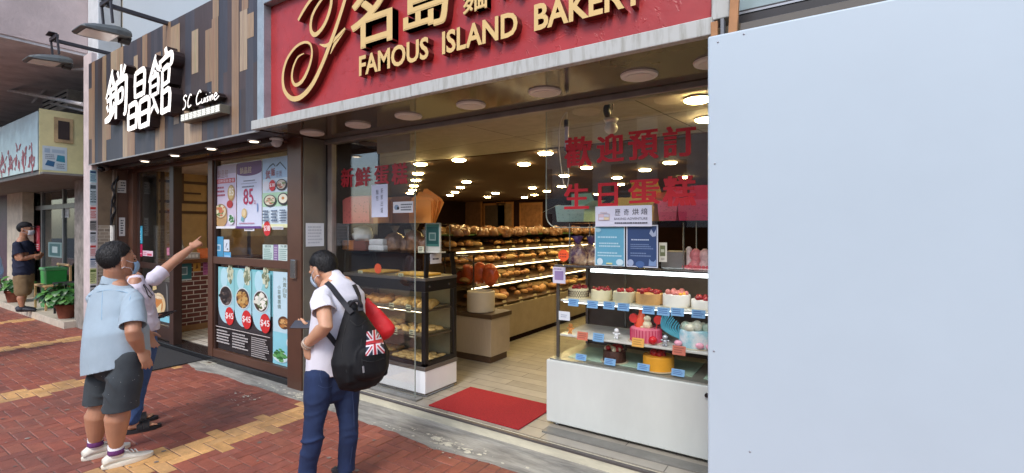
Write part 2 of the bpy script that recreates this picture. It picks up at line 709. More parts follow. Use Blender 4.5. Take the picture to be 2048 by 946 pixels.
struct(mb.build('concrete_path', M_strip))
mb = MB(); mb.box(-60, -6.85, 2.87, 3.2, -0.2, 0.002)
struct(mb.build('concrete_path', M_strip))
# splashes of old white paint and mortar along the joint
mb = MB()
rg = random.Random(11)
def splash(cx, cy, n, sx, sy, rmax):
    for _ in range(n):
        x, y = rg.gauss(cx, sx), rg.gauss(cy, sy)
        if y > 3.17:
            continue
        r = rmax * (0.25 + rg.random() ** 2)
        k = 9
        ph = rg.random() * 6
        mb.poly([V((x + r * (1.6 if rg.random() < 0.2 else 1) * (0.6 + 0.5 * rg.random()) * math.cos(ph + q * 6.283 / k), y + r * 0.7 * (0.6 + 0.5 * rg.random()) * math.sin(ph + q * 6.283 / k), 0.0075 + 0.00003 * _)) for q in range(k)])
for (px, py, n, sx, sy, r) in [(905, 893, 34, 0.13, 0.03, 0.03), (860, 872, 18, 0.16, 0.025, 0.016), (960, 905, 12, 0.16, 0.03, 0.014), (880, 905, 14, 0.1, 0.05, 0.012), (790, 858, 16, 0.12, 0.03, 0.012), (595, 792, 22, 0.07, 0.03, 0.03), (500, 795, 30, 0.16, 0.03, 0.016), (540, 775, 24, 0.12, 0.04, 0.018), (440, 738, 14, 0.1, 0.03, 0.015), (475, 800, 16, 0.08, 0.06, 0.01)]:
    p = onZ(px, py)
    splash(p.x, p.y, n, sx, sy, r)
o = mb.build('paint_splashes', mat('old_white_paint', S(206, 202, 184), rough=0.7, var=0.2, vscale=20))
tag(o, 'dried white paint and mortar spots spilled along the shop step', 'paint spots', kind='stuff')

mb = MB()
for _ in range(70):
    x, y, r = -9 + 8 * rg.random(), 0.9 + 1.9 * rg.random(), 0.006 + 0.012 * rg.random()
    mb.poly([V((x + r * (0.8 + 0.4 * rg.random()) * math.cos(q * 0.6283), y + r * (0.8 + 0.4 * rg.random()) * math.sin(q * 0.6283), 0.0045 + 0.00002 * _)) for q in range(10)])
o = mb.build('gum_spots', mat('trodden_gum', S(70, 60, 56), rough=0.8, var=0.3, vscale=3, col2=S(150, 138, 128)))
tag(o, 'small trodden gum spots scattered over the red paving', 'gum spots', kind='stuff')

# shallow drain plate let into the margin
p = onZ(418, 727)
mb = MB(); mb.box(p.x - 0.12, p.x + 0.12, p.y - 0.05, p.y + 0.07, 0.004, 0.012)
dr = mb.build('drain_cover', mat('drain_plate', S(170, 166, 150), rough=0.7, var=0.2), bevel=0.003)
tag(dr, 'small pale drain plate with a slot in the concrete margin', 'drain cover')
mb = MB(); mb.box(p.x - 0.05, p.x + 0.05, p.y - 0.012, p.y + 0.018, 0.0125, 0.0135)
mb.build('slot', mat('rust_slot', S(84, 62, 46), rough=0.8), dr)

# ---------------------------------------------------------------- the street's other side (seen only as reflections)
mb = MB()
rg = random.Random(2)
mb.box(-34, 26, -27, -23, 0, 9.5, m=0)
for fl in range(3):
    for k in range(17):
        x = -27 + k * 3
        z = 1.0 + fl * 3.1
        mb.box(x, x + 1.7, -23, -22.95, z, z + 1.7, m=1)
        mb.box(x - 0.08, x + 1.78, -23, -22.8, z - 0.15, z - 0.02, m=0)
ob = mb.build('tenement', [mat('far_render', S(176, 170, 160), var=0.15, vscale=0.6), mat('far_window', S(60, 68, 76), rough=0.25, var=0.3, vscale=0.5)])
tag(ob, 'pale tenement with rows of dark windows across the street', 'building')

# ---------------------------------------------------------------- upper storeys over the shops
M_pink = mat('pink_concrete', S(198, 180, 176), rough=0.9, var=0.1, vscale=2.5, bump=0.35, bscale=25)
ub = empty('upper_building', 'pink rendered upper storey overhanging the pavement at the left', 'building', (-14, 3, 4.4))
mb = MB(); mb.box(-30, -9.72, 0.4, 2.74, 4.42, 9)
mb.build('overhang', M_pink, ub, bevel=0.01)
mb = MB(); mb.box(-30, -9.74, 0.42, 3.45, 4.38, 4.419)
mb.build('underside', mat('grey_underside', S(206, 202, 200), rough=0.9, var=0.2, vscale=2), ub)
mb = MB(); mb.box(-30, -9.3, 4.2, 4.5, 2.4, 9); mb.box(-9.3, 6, 3.6, 3.9, 2.78, 9)
mb.build('wall', mat('stained_render', S(150, 146, 136), rough=0.9, var=0.2, vscale=2), ub)
a, b = onY(205, 60, 2.9), onY(252, 60, 2.9)
mb = MB(); mb.box(a.x + 0.05, b.x - 0.02, 3.0, 3.3, 2.7, 9)
mb.build('wall', mat('buff_render', S(150, 142, 128), rough=0.9, var=0.15, vscale=3), ub)

mb = MB(); q0, q1 = onY(171, 60, 2.75), onY(204, 60, 2.75)
mb.box(-9.715, q1.x, 2.7, 2.99, 2.7, 9)
mb.build('white_column', mat('white_column', S(206, 210, 212), rough=0.8, var=0.1, vscale=3, bump=0.2), ub, bevel=0.01)
wp = MB(); wp.box(b.x, -4.5, 2.86, 2.9, 2.75, 7)
o = wp.build('white_panel', mat('white_cladding', S(176, 186, 192), rough=0.5, var=0.02, vscale=1), bevel=0.004)
tag(o, 'smooth white cladding panel rising behind the wood plank sign', 'wall panel')

# ---------------------------------------------------------------- party pillar with bills pasted on its side
PX0, PX1, PY0, PY1 = -9.66, -9.33, 2.63, 3.12
pil = empty('street_pillar', 'tall pinkish pillar with pasted bills beside the restaurant', 'pillar', (-9.6, 2.9, 0))
mb = MB(); mb.box(PX0, PX1, PY0, PY1, 0, 4.36)
mb.build('shaft', mat('pillar_render', S(205, 190, 188), rough=0.85, var=0.12, vscale=4, bump=0.2, bscale=30), pil, bevel=0.012)
sx = sideX(PX1)
def yX(px):
    return onX(px, 457, PX1).y
mb = MB(); mb.rect(sx, yX(195), PY1 - 0.002, 0, 1.75, 0.004)
mb.build('stone_cladding', brickmat('stone_bits', S(150, 136, 118), S(104, 92, 80), S(160, 150, 136), 1, 0.11, 0.05, 0.006, rough=0.8, rot=YZ_UV, bump=0.6), pil)
mb = MB(); mb.rect(sx, yX(195), yX(232), 1.75, 2.66, 0.005)
mb.build('wall_facing', mat('tan_facing', S(110, 92, 72), rough=0.7, var=0.15), pil)
mb = MB(); mb.box(PX1 + 0.001, PX1 + 0.03, yX(233), yX(254), 0, 2.65)
mb.build('brown_board', mat('brown_board', S(92, 66, 52), rough=0.5, var=0.12), pil)
mb = MB()
for px, r in ((226, 0.022), (231, 0.014)):
    mb.tube([(PX1 + 0.03, yX(px), 0.0), (PX1 + 0.03, yX(px), 2.66)], r)
mb.build('pipe', mat('brown_pipe', S(120, 104, 88), rough=0.5), pil, smooth=True)
mb = MB(); mb.tube([(PX1 + 0.06, yX(222), 0.2), (PX1 + 0.06, yX(222), 1.75)], 0.03)
mb.build('white_conduit', mat('pale_pipe', S(205, 204, 196), rough=0.5), pil, smooth=True)
mb = MB()
rg = random.Random(4)
for k in range(4):
    pts = [(PX1 + 0.05 + 0.015 * k, yX(222) - 0.02, 1.75)] + [(PX1 + 0.06 + rg.random() * 0.05, yX(222) + (rg.random() - 0.5) * 0.06, 1.75 + 0.12 * i) for i in range(1, 6)] + [(PX1 + 0.05, yX(234), 2.45 + 0.02 * k)]
    mb.tube(smooth_line([tuple(q) for q in pts], 4), 0.011, n=6)
mb.build('cable', mat('black_rubber', S(30, 28, 30), rough=0.5), pil, smooth=True)

paper = [S(212, 214, 216), S(196, 204, 206), S(188, 200, 202), S(218, 208, 206), S(214, 220, 190), S(190, 196, 200)]
y0, y1 = yX(179.5), yX(193)
z = 2.58
rg = random.Random(8)
bills = [(0.20, S(164, 196, 202), 'blue'), (0.34, S(176, 190, 194), 'grey'), (0.22, S(214, 198, 196), 'red'), (0.16, S(150, 146, 140), 'dark'), (0.2, S(206, 208, 210), 'dark'), (0.2, S(214, 200, 200), 'red'), (0.16, S(206, 208, 210), 'blue'), (0.24, S(202, 206, 150), 'green'), (0.2, S(208, 208, 204), 'dark'), (0.25, S(214, 214, 210), 'dark')]
ink = {'blue': S(40, 70, 110), 'grey': S(70, 80, 86), 'red': S(180, 50, 48), 'dark': S(60, 60, 64), 'green': S(90, 110, 50)}
where = ['topmost, with blue headline', 'second from the top, grey picture', 'with a red stamp, third from the top', 'dull brown, below the red stamp', 'white, in the middle of the column', 'with red printing, below the middle', 'small and bluish, above the yellow one', 'yellow green', 'white, just below the yellow green one', 'lowest white one']
for (h, c, k), wh in zip(bills, where):
    poster('pasted_bill', 'pasted bill on the pillar side, ' + wh, 'bill', sx, y0, y1, z - h + 0.01, z,
           [('r', 0.08, 0.75, 0.9, 0.92, ink[k]), ('lines', 0.1, 0.1, 0.9, 0.68, 5, ink[k], int(h * 1000)), ('e', 0.5, 0.42, 0.3, 0.2, tuple(q * 0.5 + r * 0.5 for q, r in zip(ink[k], c)))], c, group='bills pasted on the pillar')
    z -= h
for (pa, pb, ya, yb, lab, sh) in [(234, 252, 360, 386, 'small white address plate on the brown board, upper one', [('t', '街', 0.1, 0.55, 0.35, 0.9, S(60, 60, 64)), ('lines', 0.4, 0.5, 0.92, 0.9, 2, S(60, 60, 64), 1), ('lines', 0.1, 0.1, 0.9, 0.42, 2, S(90, 90, 94), 2)]),
                                  (238, 250, 435, 472, 'narrow white paper notice on the brown board, lower one', [('lines', 0.25, 0.1, 0.75, 0.9, 6, S(50, 50, 54), 5)])]:
    A, B = onX(pa, ya, PX1 + 0.032), onX(pb, yb, PX1 + 0.032)
    poster('wall_notice', lab, 'notice', sideX(PX1 + 0.031), A.y, B.y, B.z, A.z, [q for q in sh if q[0] != 't'], S(214, 212, 206))

# ================================================================= LEFT-HAND SHOP
LS = -10.15
ls = empty('corner_shop', 'grey steel and glass shopfront with a green bin inside at far left', 'shopfront', (-13, 3.2, 0))
M_steel = mat('dull_steel', S(120, 122, 122), rough=0.4, metal=0.6, var=0.1)
M_dark = mat('dark_void', S(40, 38, 40), rough=0.8, var=0.2, vscale=3)
mb = MB(); mb.box(-10.95, -9.96, 2.86, 3.3, 0, 2.53)
mb.build('pilaster', mat('papered_concrete', S(140, 134, 126), rough=0.9, var=0.3, vscale=7, bump=0.3), ls, bevel=0.008)
a, b = onY(14, 457, 3.1), onY(44, 457, 3.1)
mb = MB(); mb.box(a.x, b.x, 3.1, 3.3, 0, 2.53)
mb.build('pilaster', mat('cream_pilaster', S(196, 186, 166), rough=0.8, var=0.15, vscale=5), ls, bevel=0.01)
mb = MB(); mb.box(-26, a.x, 3.18, 3.3, 0, 2.53)
mb.build('side_panel', mat('purple_panel', S(70, 40, 60), rough=0.5, var=0.3, vscale=4), ls)
Yg = 3.35
mb = MB()
for px, wd in ((46, 0.12), (85, 0.09), (128, 0.07), (160, 0.1)):
    x = onY(px, 457, Yg).x
    mb.box(x, x + wd, Yg - 0.03, Yg + 0.04, 0.12, 2.53)
zt = onY(100, 410, Yg).z
mb.box(b.x, -10.9, Yg - 0.028, Yg + 0.038, zt - 0.1, zt)
mb.box(b.x, -10.9, Yg - 0.026, Yg + 0.036, 0.12, 0.22)
mb.build('steel_frame', M_steel, ls, bevel=0.004)
GLS = glassmat('shop_glass', (0.78, 0.82, 0.81, 1))
mb = MB(); mb.box(b.x, -10.9, Yg, Yg + 0.008, 0.2, 2.5)
mb.build('glass_pane', GLS, ls)
mb = MB(); mb.box(onY(88, 0, Yg).x, onY(126, 0, Yg).x, Yg + 0.02, Yg + 0.05, 0.15, zt - 0.12)
mb.build('door', mat('smoked_door', S(72, 74, 78), rough=0.3, var=0.15, vscale=2), ls)
mb = MB(); mb.box(-26, -9.96, 2.24, 4.2, 2.528, 2.56)
mb.build('soffit', mat('grey_soffit', S(120, 118, 112), rough=0.8), ls)
mb = MB()
mb.box(-18, -9.96, 7.0, 7.1, 0, 2.6); mb.box(-18, -17.9, 3.4, 7, 0, 2.6); mb.box(-9.99, -9.96, 3.3, 7, 0, 2.6); mb.box(-18, -9.96, 3.35, 7, 2.5, 2.52); mb.box(-18, -9.96, 3.35, 7, 0.05, 0.12)
mb.build('back_room', mat('dim_room', S(120, 122, 120), rough=0.8, var=0.2, vscale=1.5), ls)
mb = MB()
for k in range(5):
    mb.box(-15.5 + k * 1.0, -15.1 + k * 1.0, 6.9, 6.95, 0.6 + 0.2 * (k % 2), 1.9, m=k % 3)
mb.build('wall_poster', [mat('pp1', S(150, 60, 60)), mat('pp2', S(60, 110, 120)), mat('pp3', S(190, 190, 180))], ls)
# stepped ledge
mb = MB(); mb.box(-26, -10.86, 2.7, 3.32, 0, 0.12)
led = mb.build('shop_ledge', mat('ledge_tile', S(196, 186, 168), rough=0.5, var=0.12, vscale=8), bevel=0.006)
tag(led, 'low cream tiled ledge carrying the potted plants and the chair', 'ledge')

# sign box of the left shop
sb = empty('shop_sign_box', 'sign box with silvery film front and pale yellow end panel', 'shop sign', (-12, 2.5, 2.53))
mb = MB(); mb.box(-26, LS - 0.005, 2.25, 2.76, 2.56, 3.52)
mb.build('casing', mat('sign_casing', S(96, 96, 92), rough=0.6), sb, bevel=0.005)
mb = MB(); mb.box(LS, LS + 0.02, 2.235, 2.77, 2.53, 3.535)
mb.build('end_panel', mat('pale_yellow', S(212, 202, 148), rough=0.7, var=0.08, vscale=5), sb, bevel=0.003)
fx = sideX(LS + 0.021)
yq = lambda px: onX(px, 457, LS).y
mb = MB()
a, b = onX(107, 234, LS), onX(145, 288, LS)
mb.box(LS + 0.021, LS + 0.035, a.y, b.y, b.z, a.z)
mb.build('vent_frame', mat('rusty_frame', S(176, 150, 110), rough=0.8, var=0.25), sb)
mb = MB(); mb.box(LS + 0.036, LS + 0.04, a.y + 0.045, b.y - 0.045, b.z + 0.05, a.z - 0.05)
mb.build('vent_opening', mat('vent_dark', S(54, 42, 38), rough=0.8), sb)
a, b = onX(84, 291, LS), onX(133, 343, LS)
poster('pasted_poster', None, None, fx, a.y, b.y, b.z, a.z, [('r', 0.08, 0.72, 0.3, 0.9, S(150, 170, 186)), ('r', 0.38, 0.74, 0.9, 0.88, S(160, 178, 190)), ('p', [(0.1, 0.2), (0.45, 0.15), (0.5, 0.36), (0.2, 0.42)], S(40, 92, 130)), ('p', [(0.55, 0.4), (0.92, 0.36), (0.9, 0.64), (0.6, 0.66)], S(44, 130, 150)), ('lines', 0.1, 0.45, 0.5, 0.68, 3, S(130, 140, 150), 3), ('lines', 0.56, 0.08, 0.92, 0.32, 3, S(130, 140, 150), 4)], S(190, 202, 206), parent=sb)
M_film = mat('silver_film', S(172, 190, 194), rough=0.28, metal=0.35, var=0.15, vscale=2.5, bump=0.6, bscale=5)
mb = MB(); mb.box(-26, LS - 0.02, 2.225, 2.245, 2.6, 3.5)
mb.build('film_front', M_film, sb)
mb = MB()
rg = random.Random(9)
ff = facade(2.224)
for k in range(9):
    x = LS - 0.2 - k * 0.42
    for q in range(13):
        ax, az = x - rg.random() * 0.33, 2.68 + rg.random() * 0.32
        ribbon(mb, ff, [(ax, az), (ax + 0.07 * rg.random(), az + (rg.random() - 0.5) * 0.12), (ax + 0.16 * (rg.random() - 0.3), az + (rg.random() - 0.5) * 0.28)], [0.012, 0.022, 0.008], 0.0, 0.002 + 0.0001 * q, 0, 0, k=3)
mb.build('faded_lettering', mat('faded_red', S(176, 84, 92), rough=0.5, var=0.2), sb)

# clutter above the sign box: pipes, an air conditioner, dark recess
mb = MB(); mb.box(-26, PX0 + 0.002, 3.45, 3.6, 2.6, 4.6)
o = mb.build('service_recess', mat('recess_grey', S(168, 165, 165), rough=0.85, var=0.3, vscale=2.5))
tag(o, 'dark recessed wall above the left sign box', 'wall')
def pipe(pa, Ya, pb, Yb, r, lab, m):
    a, b = onY(*pa, Ya), onY(*pb, Yb)
    mb = MB(); mb.tube([a, a.lerp(b, 0.5), b], r)
    tag(mb.build('service_pipe', m, smooth=True), lab, 'pipe', 'pipes above the left sign box')
M_pipe = mat('grey_pipe', S(196, 194, 192), rough=0.6, var=0.2)
pipe((-10, 133), 2.7, (168, 139), 2.7, 0.022, 'upper level grey pipe running under the overhang', M_pipe)
pipe((-10, 175), 2.5, (166, 209), 2.62, 0.03, 'thick lower grey pipe sloping to the pillar', M_pipe)
pipe((66, 205), 2.9, (125, 142), 2.9, 0.025, 'diagonal grey strut behind the two pipes', M_pipe)
pipe((100, 206), 2.75, (168, 222), 2.75, 0.02, 'thin pipe lying just above the yellow panel', M_pipe)
ac = empty('air_conditioner', 'grey air conditioner unit in the recess above the sign box', 'air conditioner', (-11.5, 3.2, 3.6))
a, b = onY(85, 150, 3.1), onY(135, 215, 3.1)
mb = MB(); mb.box(a.x, b.x, 3.1, 3.42, b.z, a.z)
mb.build('casing', mat('dirty_white', S(206, 202, 194), rough=0.7, var=0.2), ac, bevel=0.01)
mb = MB()
for k in range(8):
    z = b.z + (a.z - b.z) * (0.12 + 0.1 * k)
    mb.box(a.x + 0.05, b.x - 0.05, 3.085, 3.1, z, z + 0.02)
mb.build('grille', M_dark, ac)

# far shop notices
fY = facade(Yg - 0.002)
a, b = onY(97, 484, Yg), onY(124, 516, Yg)
poster('teal_notice', 'square teal notice on the smoked glass door of the corner shop', 'notice', fY, a.x, b.x, b.z, a.z, [('r', 0.1, 0.1, 0.9, 0.9, S(30, 92, 96)), ('r', 0.3, 0.3, 0.7, 0.72, S(170, 190, 190))], S(120, 150, 150))
a, b = onY(124, 414, Yg), onY(138, 435, Yg)
poster('paper_notice', 'white paper notice high on the corner shop door', 'notice', fY, a.x, b.x, b.z, a.z, [('lines', 0.1, 0.1, 0.9, 0.9, 6, S(120, 124, 128), 3)], S(200, 204, 206))
a, b = onY(63, 452, Yg), onY(80, 502, Yg)
poster('red_flyer', 'red flyer on the glass beside the man in the cap', 'flyer', fY, a.x, b.x, b.z, a.z, [('e', 0.5, 0.6, 0.35, 0.25, S(220, 120, 130)), ('lines', 0.1, 0.05, 0.9, 0.3, 3, S(240, 220, 220), 8)], S(190, 50, 70))

# green bin, table, chair
def at_floor(px, py, z=0.12):
    return onZ(px, py, z)
p = at_floor(72, 617)
gb = empty('green_bin', 'bright green bin between the man in the cap and the black table', 'bin', (p.x, 3.12, 0.12))
mb = MB(); mb.rings([[V((p.x + sx_ * k, 3.12 + sy_ * k, 0.12 + h)) for sx_, sy_ in ((-0.2, -0.16), (0.2, -0.16), (0.2, 0.16), (-0.2, 0.16))] for k, h in ((0.85, 0.0), (1.0, 0.74))])
mb.build('body', mat('green_plastic', S(52, 160, 70), rough=0.45), gb, bevel=0.012)
mb = MB(); mb.box(p.x - 0.215, p.x + 0.215, 3.12 - 0.175, 3.12 + 0.175, 0.861, 0.92)
mb.build('lid', mat('green_lid', S(92, 170, 104), rough=0.45), gb, bevel=0.015)
p = at_floor(104, 632)
tb = empty('side_table', 'small black table standing behind the leafy pot plant', 'table', (p.x, 2.98, 0.12))
M_blk = mat('black_paint', S(30, 30, 33), rough=0.45, var=0.2)
zt = 0.70
mb = MB(); mb.box(p.x - 0.33, p.x + 0.33, 2.85, 3.25, zt - 0.03, zt)
mb.build('table_top', M_blk, tb, bevel=0.005)
for ax in (-0.3, 0.3):
    for ay in (2.88, 3.22):
        mb = MB(); mb.box(p.x + ax - 0.015, p.x + ax + 0.015, ay - 0.015, ay + 0.015, 0.12, zt - 0.031)
        mb.build('leg', M_blk, tb)
a, b = onY(111, 525, 3.2), onY(137, 612, 3.2)
ch = empty('wooden_chair', 'light wooden chair with its back to the shop door', 'chair', ((a.x + b.x) / 2, 3.15, 0.12))
M_lw = mat('light_wood', S(186, 152, 104), rough=0.5, var=0.12, vscale=8, stretch=(1, 1, 6))
x0, x1 = a.x + 0.06, b.x - 0.02
mb = MB(); mb.box(x0, x1, 3.2, 3.225, 0.95, a.z)
mb.build('backrest', M_lw, ch, bevel=0.012)
mb = MB(); mb.box(x0, x1, 2.86, 3.24, 0.56, 0.60)
mb.build('seat', M_lw, ch, bevel=0.01)
for (lx, ly, top) in ((x0 + 0.02, 3.24, a.z - 0.03), (x1 - 0.02, 3.24, a.z - 0.03), (x0 + 0.02, 2.88, 0.559), (x1 - 0.02, 2.88, 0.559)):
    mb = MB(); mb.bar((lx, ly, 0.12), (lx, ly, top), 0.035, 0.03)
    mb.build('leg', M_lw, ch, bevel=0.005)


def pot_plant(px, py, h, spread, nleaf, lab, seed):
    p = onZ(px, py, 0.12)
    p.y = max(p.y, 2.86)
    rg = random.Random(seed)
    t = empty('potted_plant', lab, 'potted plant', (p.x, p.y, 0.12), 'potted plants on the ledge')
    mb = MB(); mb.lathe(p, [(0.11, 0), (0.15, 0.2), (0.165, 0.2), (0.165, 0.24), (0.14, 0.24), (0.13, 0.2)])
    mb.build('pot', mat('terracotta', S(132, 70, 48), rough=0.8, var=0.15), t, smooth=True)
    mb = MB(); mb.cyl(p + V((0, 0, 0.17)), p + V((0, 0, 0.205)), 0.13)
    mb.build('soil', mat('soil', S(48, 36, 28), rough=1), t)
    st, lf = MB(), MB()
    cols = [S(52, 96, 44), S(70, 118, 52), S(40, 78, 40), S(90, 138, 66), S(60, 104, 52)]
    for k in range(nleaf):
        an = rg.random() * 6.283
        rr = spread * math.sqrt(rg.random())
        zz = 0.26 + (h - 0.3) * (0.15 + 0.85 * rg.random()) * (1 - 0.45 * (rr / spread) ** 2)
        c = p + V((rr * math.cos(an), rr * math.sin(an), zz))
        if k % 4 == 0:
            st.tube([p + V((0, 0, 0.2)), p.lerp(c, 0.5) + V((0, 0, 0.14)), c], 0.005, n=5)
        d = V((math.cos(an), math.sin(an), -0.3 - 0.6 * rg.random())).normalized()
        sd_ = d.cross(ZA).normalized()
        sd_ = (sd_ + V((0, 0, (rg.random() - 0.5) * 0.7))).normalized()
        up = sd_.cross(d)
        L, W = 0.10 + 0.07 * rg.random(), 0.045 + 0.03 * rg.random()
        pr = [(0, 0, 0), (0.25, 0.9, 0.012), (0.55, 1, 0.015), (0.8, 0.6, 0.0), (1, 0.0, -0.02)]
        vs = []
        for u, wv, hz in pr:
            q = c + d * (L * u) + up * hz
            vs += [q - sd_ * (W * wv) + up * 0.012 * wv, q, q + sd_ * (W * wv) + up * 0.012 * wv]
        fs = []
        for i in range(4):
            fs += [(i * 3, i * 3 + 1, i * 3 + 4, i * 3 + 3), (i * 3 + 1, i * 3 + 2, i * 3 + 5, i * 3 + 4)]
        lf.add(vs, fs, c=rg.choice(cols))
    st.build('stem', mat('green_stem', S(74, 100, 50), rough=0.6), t, smooth=True)
    lf.build('leaves', mat('leaf', rough=0.4, attr=True, var=0.1, vscale=20), t, smooth='all')


pot_plant(121, 637, 0.66, 0.31, 150, 'big leafy pot plant at the right end of the cream ledge', 1)
pot_plant(15, 605, 0.6, 0.27, 120, 'dark leafy pot plant behind the man in the cap', 2)
# ================================================================= RESTAURANT: plank sign
SF = 2.60
SX0, SX1, SZ0, SZ1 = -9.32, -4.66, 2.65, 4.16
rs = empty('restaurant_sign', 'wood plank sign board with white glowing Chinese letters', 'shop sign', (-7, 2.75, 2.65))
mb = MB(); mb.box(SX0, SX1, SF + 0.002, 2.84, SZ0, SZ1)
mb.build('casing', mat('sign_back', S(60, 54, 54), rough=0.6), rs)
mb = MB()
rg = random.Random(21)
TAN = [S(152, 126, 100), S(162, 136, 108), S(146, 118, 92), S(168, 146, 120)]
DRK = [S(60, 60, 68), S(66, 64, 70), S(56, 56, 64)]
BRN = [S(72, 58, 56), S(78, 62, 60), S(66, 54, 52)]
# the tan planks read off the photograph: pixel from, to, and the heights (share of the board) where the wood starts and stops
tan = [(178, 184, .25, .75), (184, 190, 0, 1), (205, 213, 0, 1), (213, 222, .2, .62), (222, 235, .42, 1), (235, 247, .55, 1), (246, 254, 0, .55), (254, 262, 0, .45), (262, 270, .0, .3), (268, 276, .68, .86),
       (285, 295, .6, 1), (311, 321, 0, .62), (312, 322, .62, .8), (321, 330, .0, .35), (326, 342, .35, 1), (342, 360, .56, .95), (348, 358, .18, .56), (369, 381, 0, .28), (381, 390, 0, .22), (384, 397, .52, .84), (390, 404, .0, .2),
       (410, 420, .16, .3), (411, 424, .42, .80), (424, 437, .32, .86), (426, 438, .86, 1), (464, 478, 0, 1), (480, 495, .42, .82), (484, 497, .82, 1), (495, 508, .62, .78)]
def bX(px):
    return onY(px, 300, SF).x
edges = []
x = SX0
while x < SX1:
    w_ = rg.choice((0.085, 0.1, 0.12, 0.14, 0.17))
    edges.append((x, min(x + w_, SX1)))
    x += w_
H = SZ1 - SZ0
fz = facade(SF)
for k, (a, b) in enumerate(edges):
    z = 0.0
    while z < 1:
        h = rg.choice((0.3, 0.45, 0.7, 1.0))
        z1 = min(1, z + h)
        c = rg.choice(DRK + DRK + BRN)
        kk = 0.9 + 0.2 * rg.random()
        mb.rect(fz, a, b, SZ0 + z * H, SZ0 + z1 * H, 0.0, m=0, c=tuple(q * kk for q in c[:3]) + (1,))
        z = z1
for a, b, z0, z1 in tan:
    c = rg.choice(TAN)
    mb.rect(fz, bX(a), bX(b), SZ0 + z0 * H, SZ0 + z1 * H, 0.0025, m=0, c=c)
    xa, xb = bX(a), bX(b)
    for q in range(2):
        u = xa + (xb - xa) * (0.2 + 0.5 * rg.random())
        mb.rect(fz, u, u + (xb - xa) * 0.14, SZ0 + z0 * H, SZ0 + z1 * H, 0.003 + 0.0003 * q, m=0, c=tuple(e * (0.86 + 0.2 * rg.random()) for e in c[:3]) + (1,))
mb.build('plank_face', mat('plank_print', rough=0.5, attr=True, var=0.13, vscale=9, stretch=(6, 1, 0.5)), rs)
mb = MB(); mb.bar((SX0, SF, SZ0), (SX1, SF, SZ0), 0.012, 0.016)
mb.build('bottom_trim', mat('grey_trim', S(150, 148, 146), rough=0.4, metal=0.3), rs)
M_glow = mat('lit_letter', S(255, 248, 240), rough=0.4, emit=S(255, 246, 236), estr=0.4, var=0.0)
M_lside = mat('letter_side', S(44, 30, 28), rough=0.4)
fl = facade(SF - 0.004)


def px_text(mb, s, pts, depth, bold, shear=0.0, Y=SF - 0.11, h0=0.0):
    a, b = onY(*pts[0], Y), onY(*pts[1], Y)
    solid_text(mb, facade(SF - 0.004), s, a.x, b.x, b.z if b.z < a.z else a.z, max(a.z, b.z), h0, depth, 0, 1, bold, shear)


# brush written characters, built stroke by stroke in unit boxes: (points, half widths)
def strokes(name, box, data, z0, dz):
    mb = MB()
    x0, x1, y0, y1 = box
    W, Hh = x1 - x0, y1 - y0
    for i, (pts, wd) in enumerate(data):
        ribbon(mb, fl, [(x0 + u * W, y0 + v * Hh) for u, v in pts], [q * W * 1.04 for q in wd], z0, z0 + dz + 0.002 * i, 0, 1, k=4)
    return mb.build(name, [M_glow, M_lside], rs)


Yf = SF - 0.10
def box_of(pa, pb):
    a, b = onY(*pa, Yf), onY(*pb, Yf)
    return (a.x, b.x, min(a.z, b.z), max(a.z, b.z))
a, b = onY(211, 142, Yf), onY(257, 238, Yf)
strokes('letter', (a.x, b.x, b.z, a.z - 0.02), [
    ([(.30, 1.0), (.20, .78), (.0, .50)], [.025, .055, .02]), ([(.28, .93), (.36, .72), (.50, .62)], [.03, .05, .03]),
    ([(.12, .60), (.40, .66)], [.035, .04]), ([(.06, .44), (.42, .52)], [.035, .045]), ([(.25, .66), (.24, .15)], [.045, .05]),
    ([(.08, .36), (.15, .24)], [.04, .03]), ([(.42, .38), (.34, .24)], [.04, .03]), ([(.0, .08), (.22, .12), (.46, .26)], [.04, .06, .03]),
    ([(.74, 1.0), (.73, .70)], [.04, .05]), ([(.58, .90), (.65, .76)], [.04, .03]), ([(.92, .96), (.82, .78)], [.045, .03]),
    ([(.54, .68), (.53, .06)], [.05, .045]), ([(.54, .68), (.95, .74), (.98, .62), (.95, .16), (.86, .10)], [.045, .05, .055, .05, .02]),
    ([(.64, .52), (.65, .30)], [.035, .035]), ([(.64, .52), (.84, .55), (.83, .34)], [.03, .04, .035]), ([(.66, .32), (.84, .35)], [.03, .03])], 0.0, 0.09)
a, b = onY(256, 152, Yf), onY(300, 252, Yf)
def sun_char(x0, x1, y0, y1):
    P = lambda u, v: (x0 + u * (x1 - x0), y0 + v * (y1 - y0))
    return [([P(.05, .98), P(0, .5), P(.02, 0)], [.05, .05, .045]), ([P(.05, .95), P(.95, 1.0), P(1.0, .5), P(.93, 0)], [.045, .055, .06, .05]), ([P(.1, .5), P(.9, .55)], [.04, .045]), ([P(.08, .04), P(.9, .08)], [.04, .05])]
strokes('letter', (a.x, b.x, b.z, a.z), sun_char(.30, .74, .56, 1.0) + sun_char(.02, .42, .02, .46) + sun_char(.58, 1.0, .0, .47), 0.0, 0.09)
a, b = onY(296, 112, Yf), onY(346, 226, Yf)
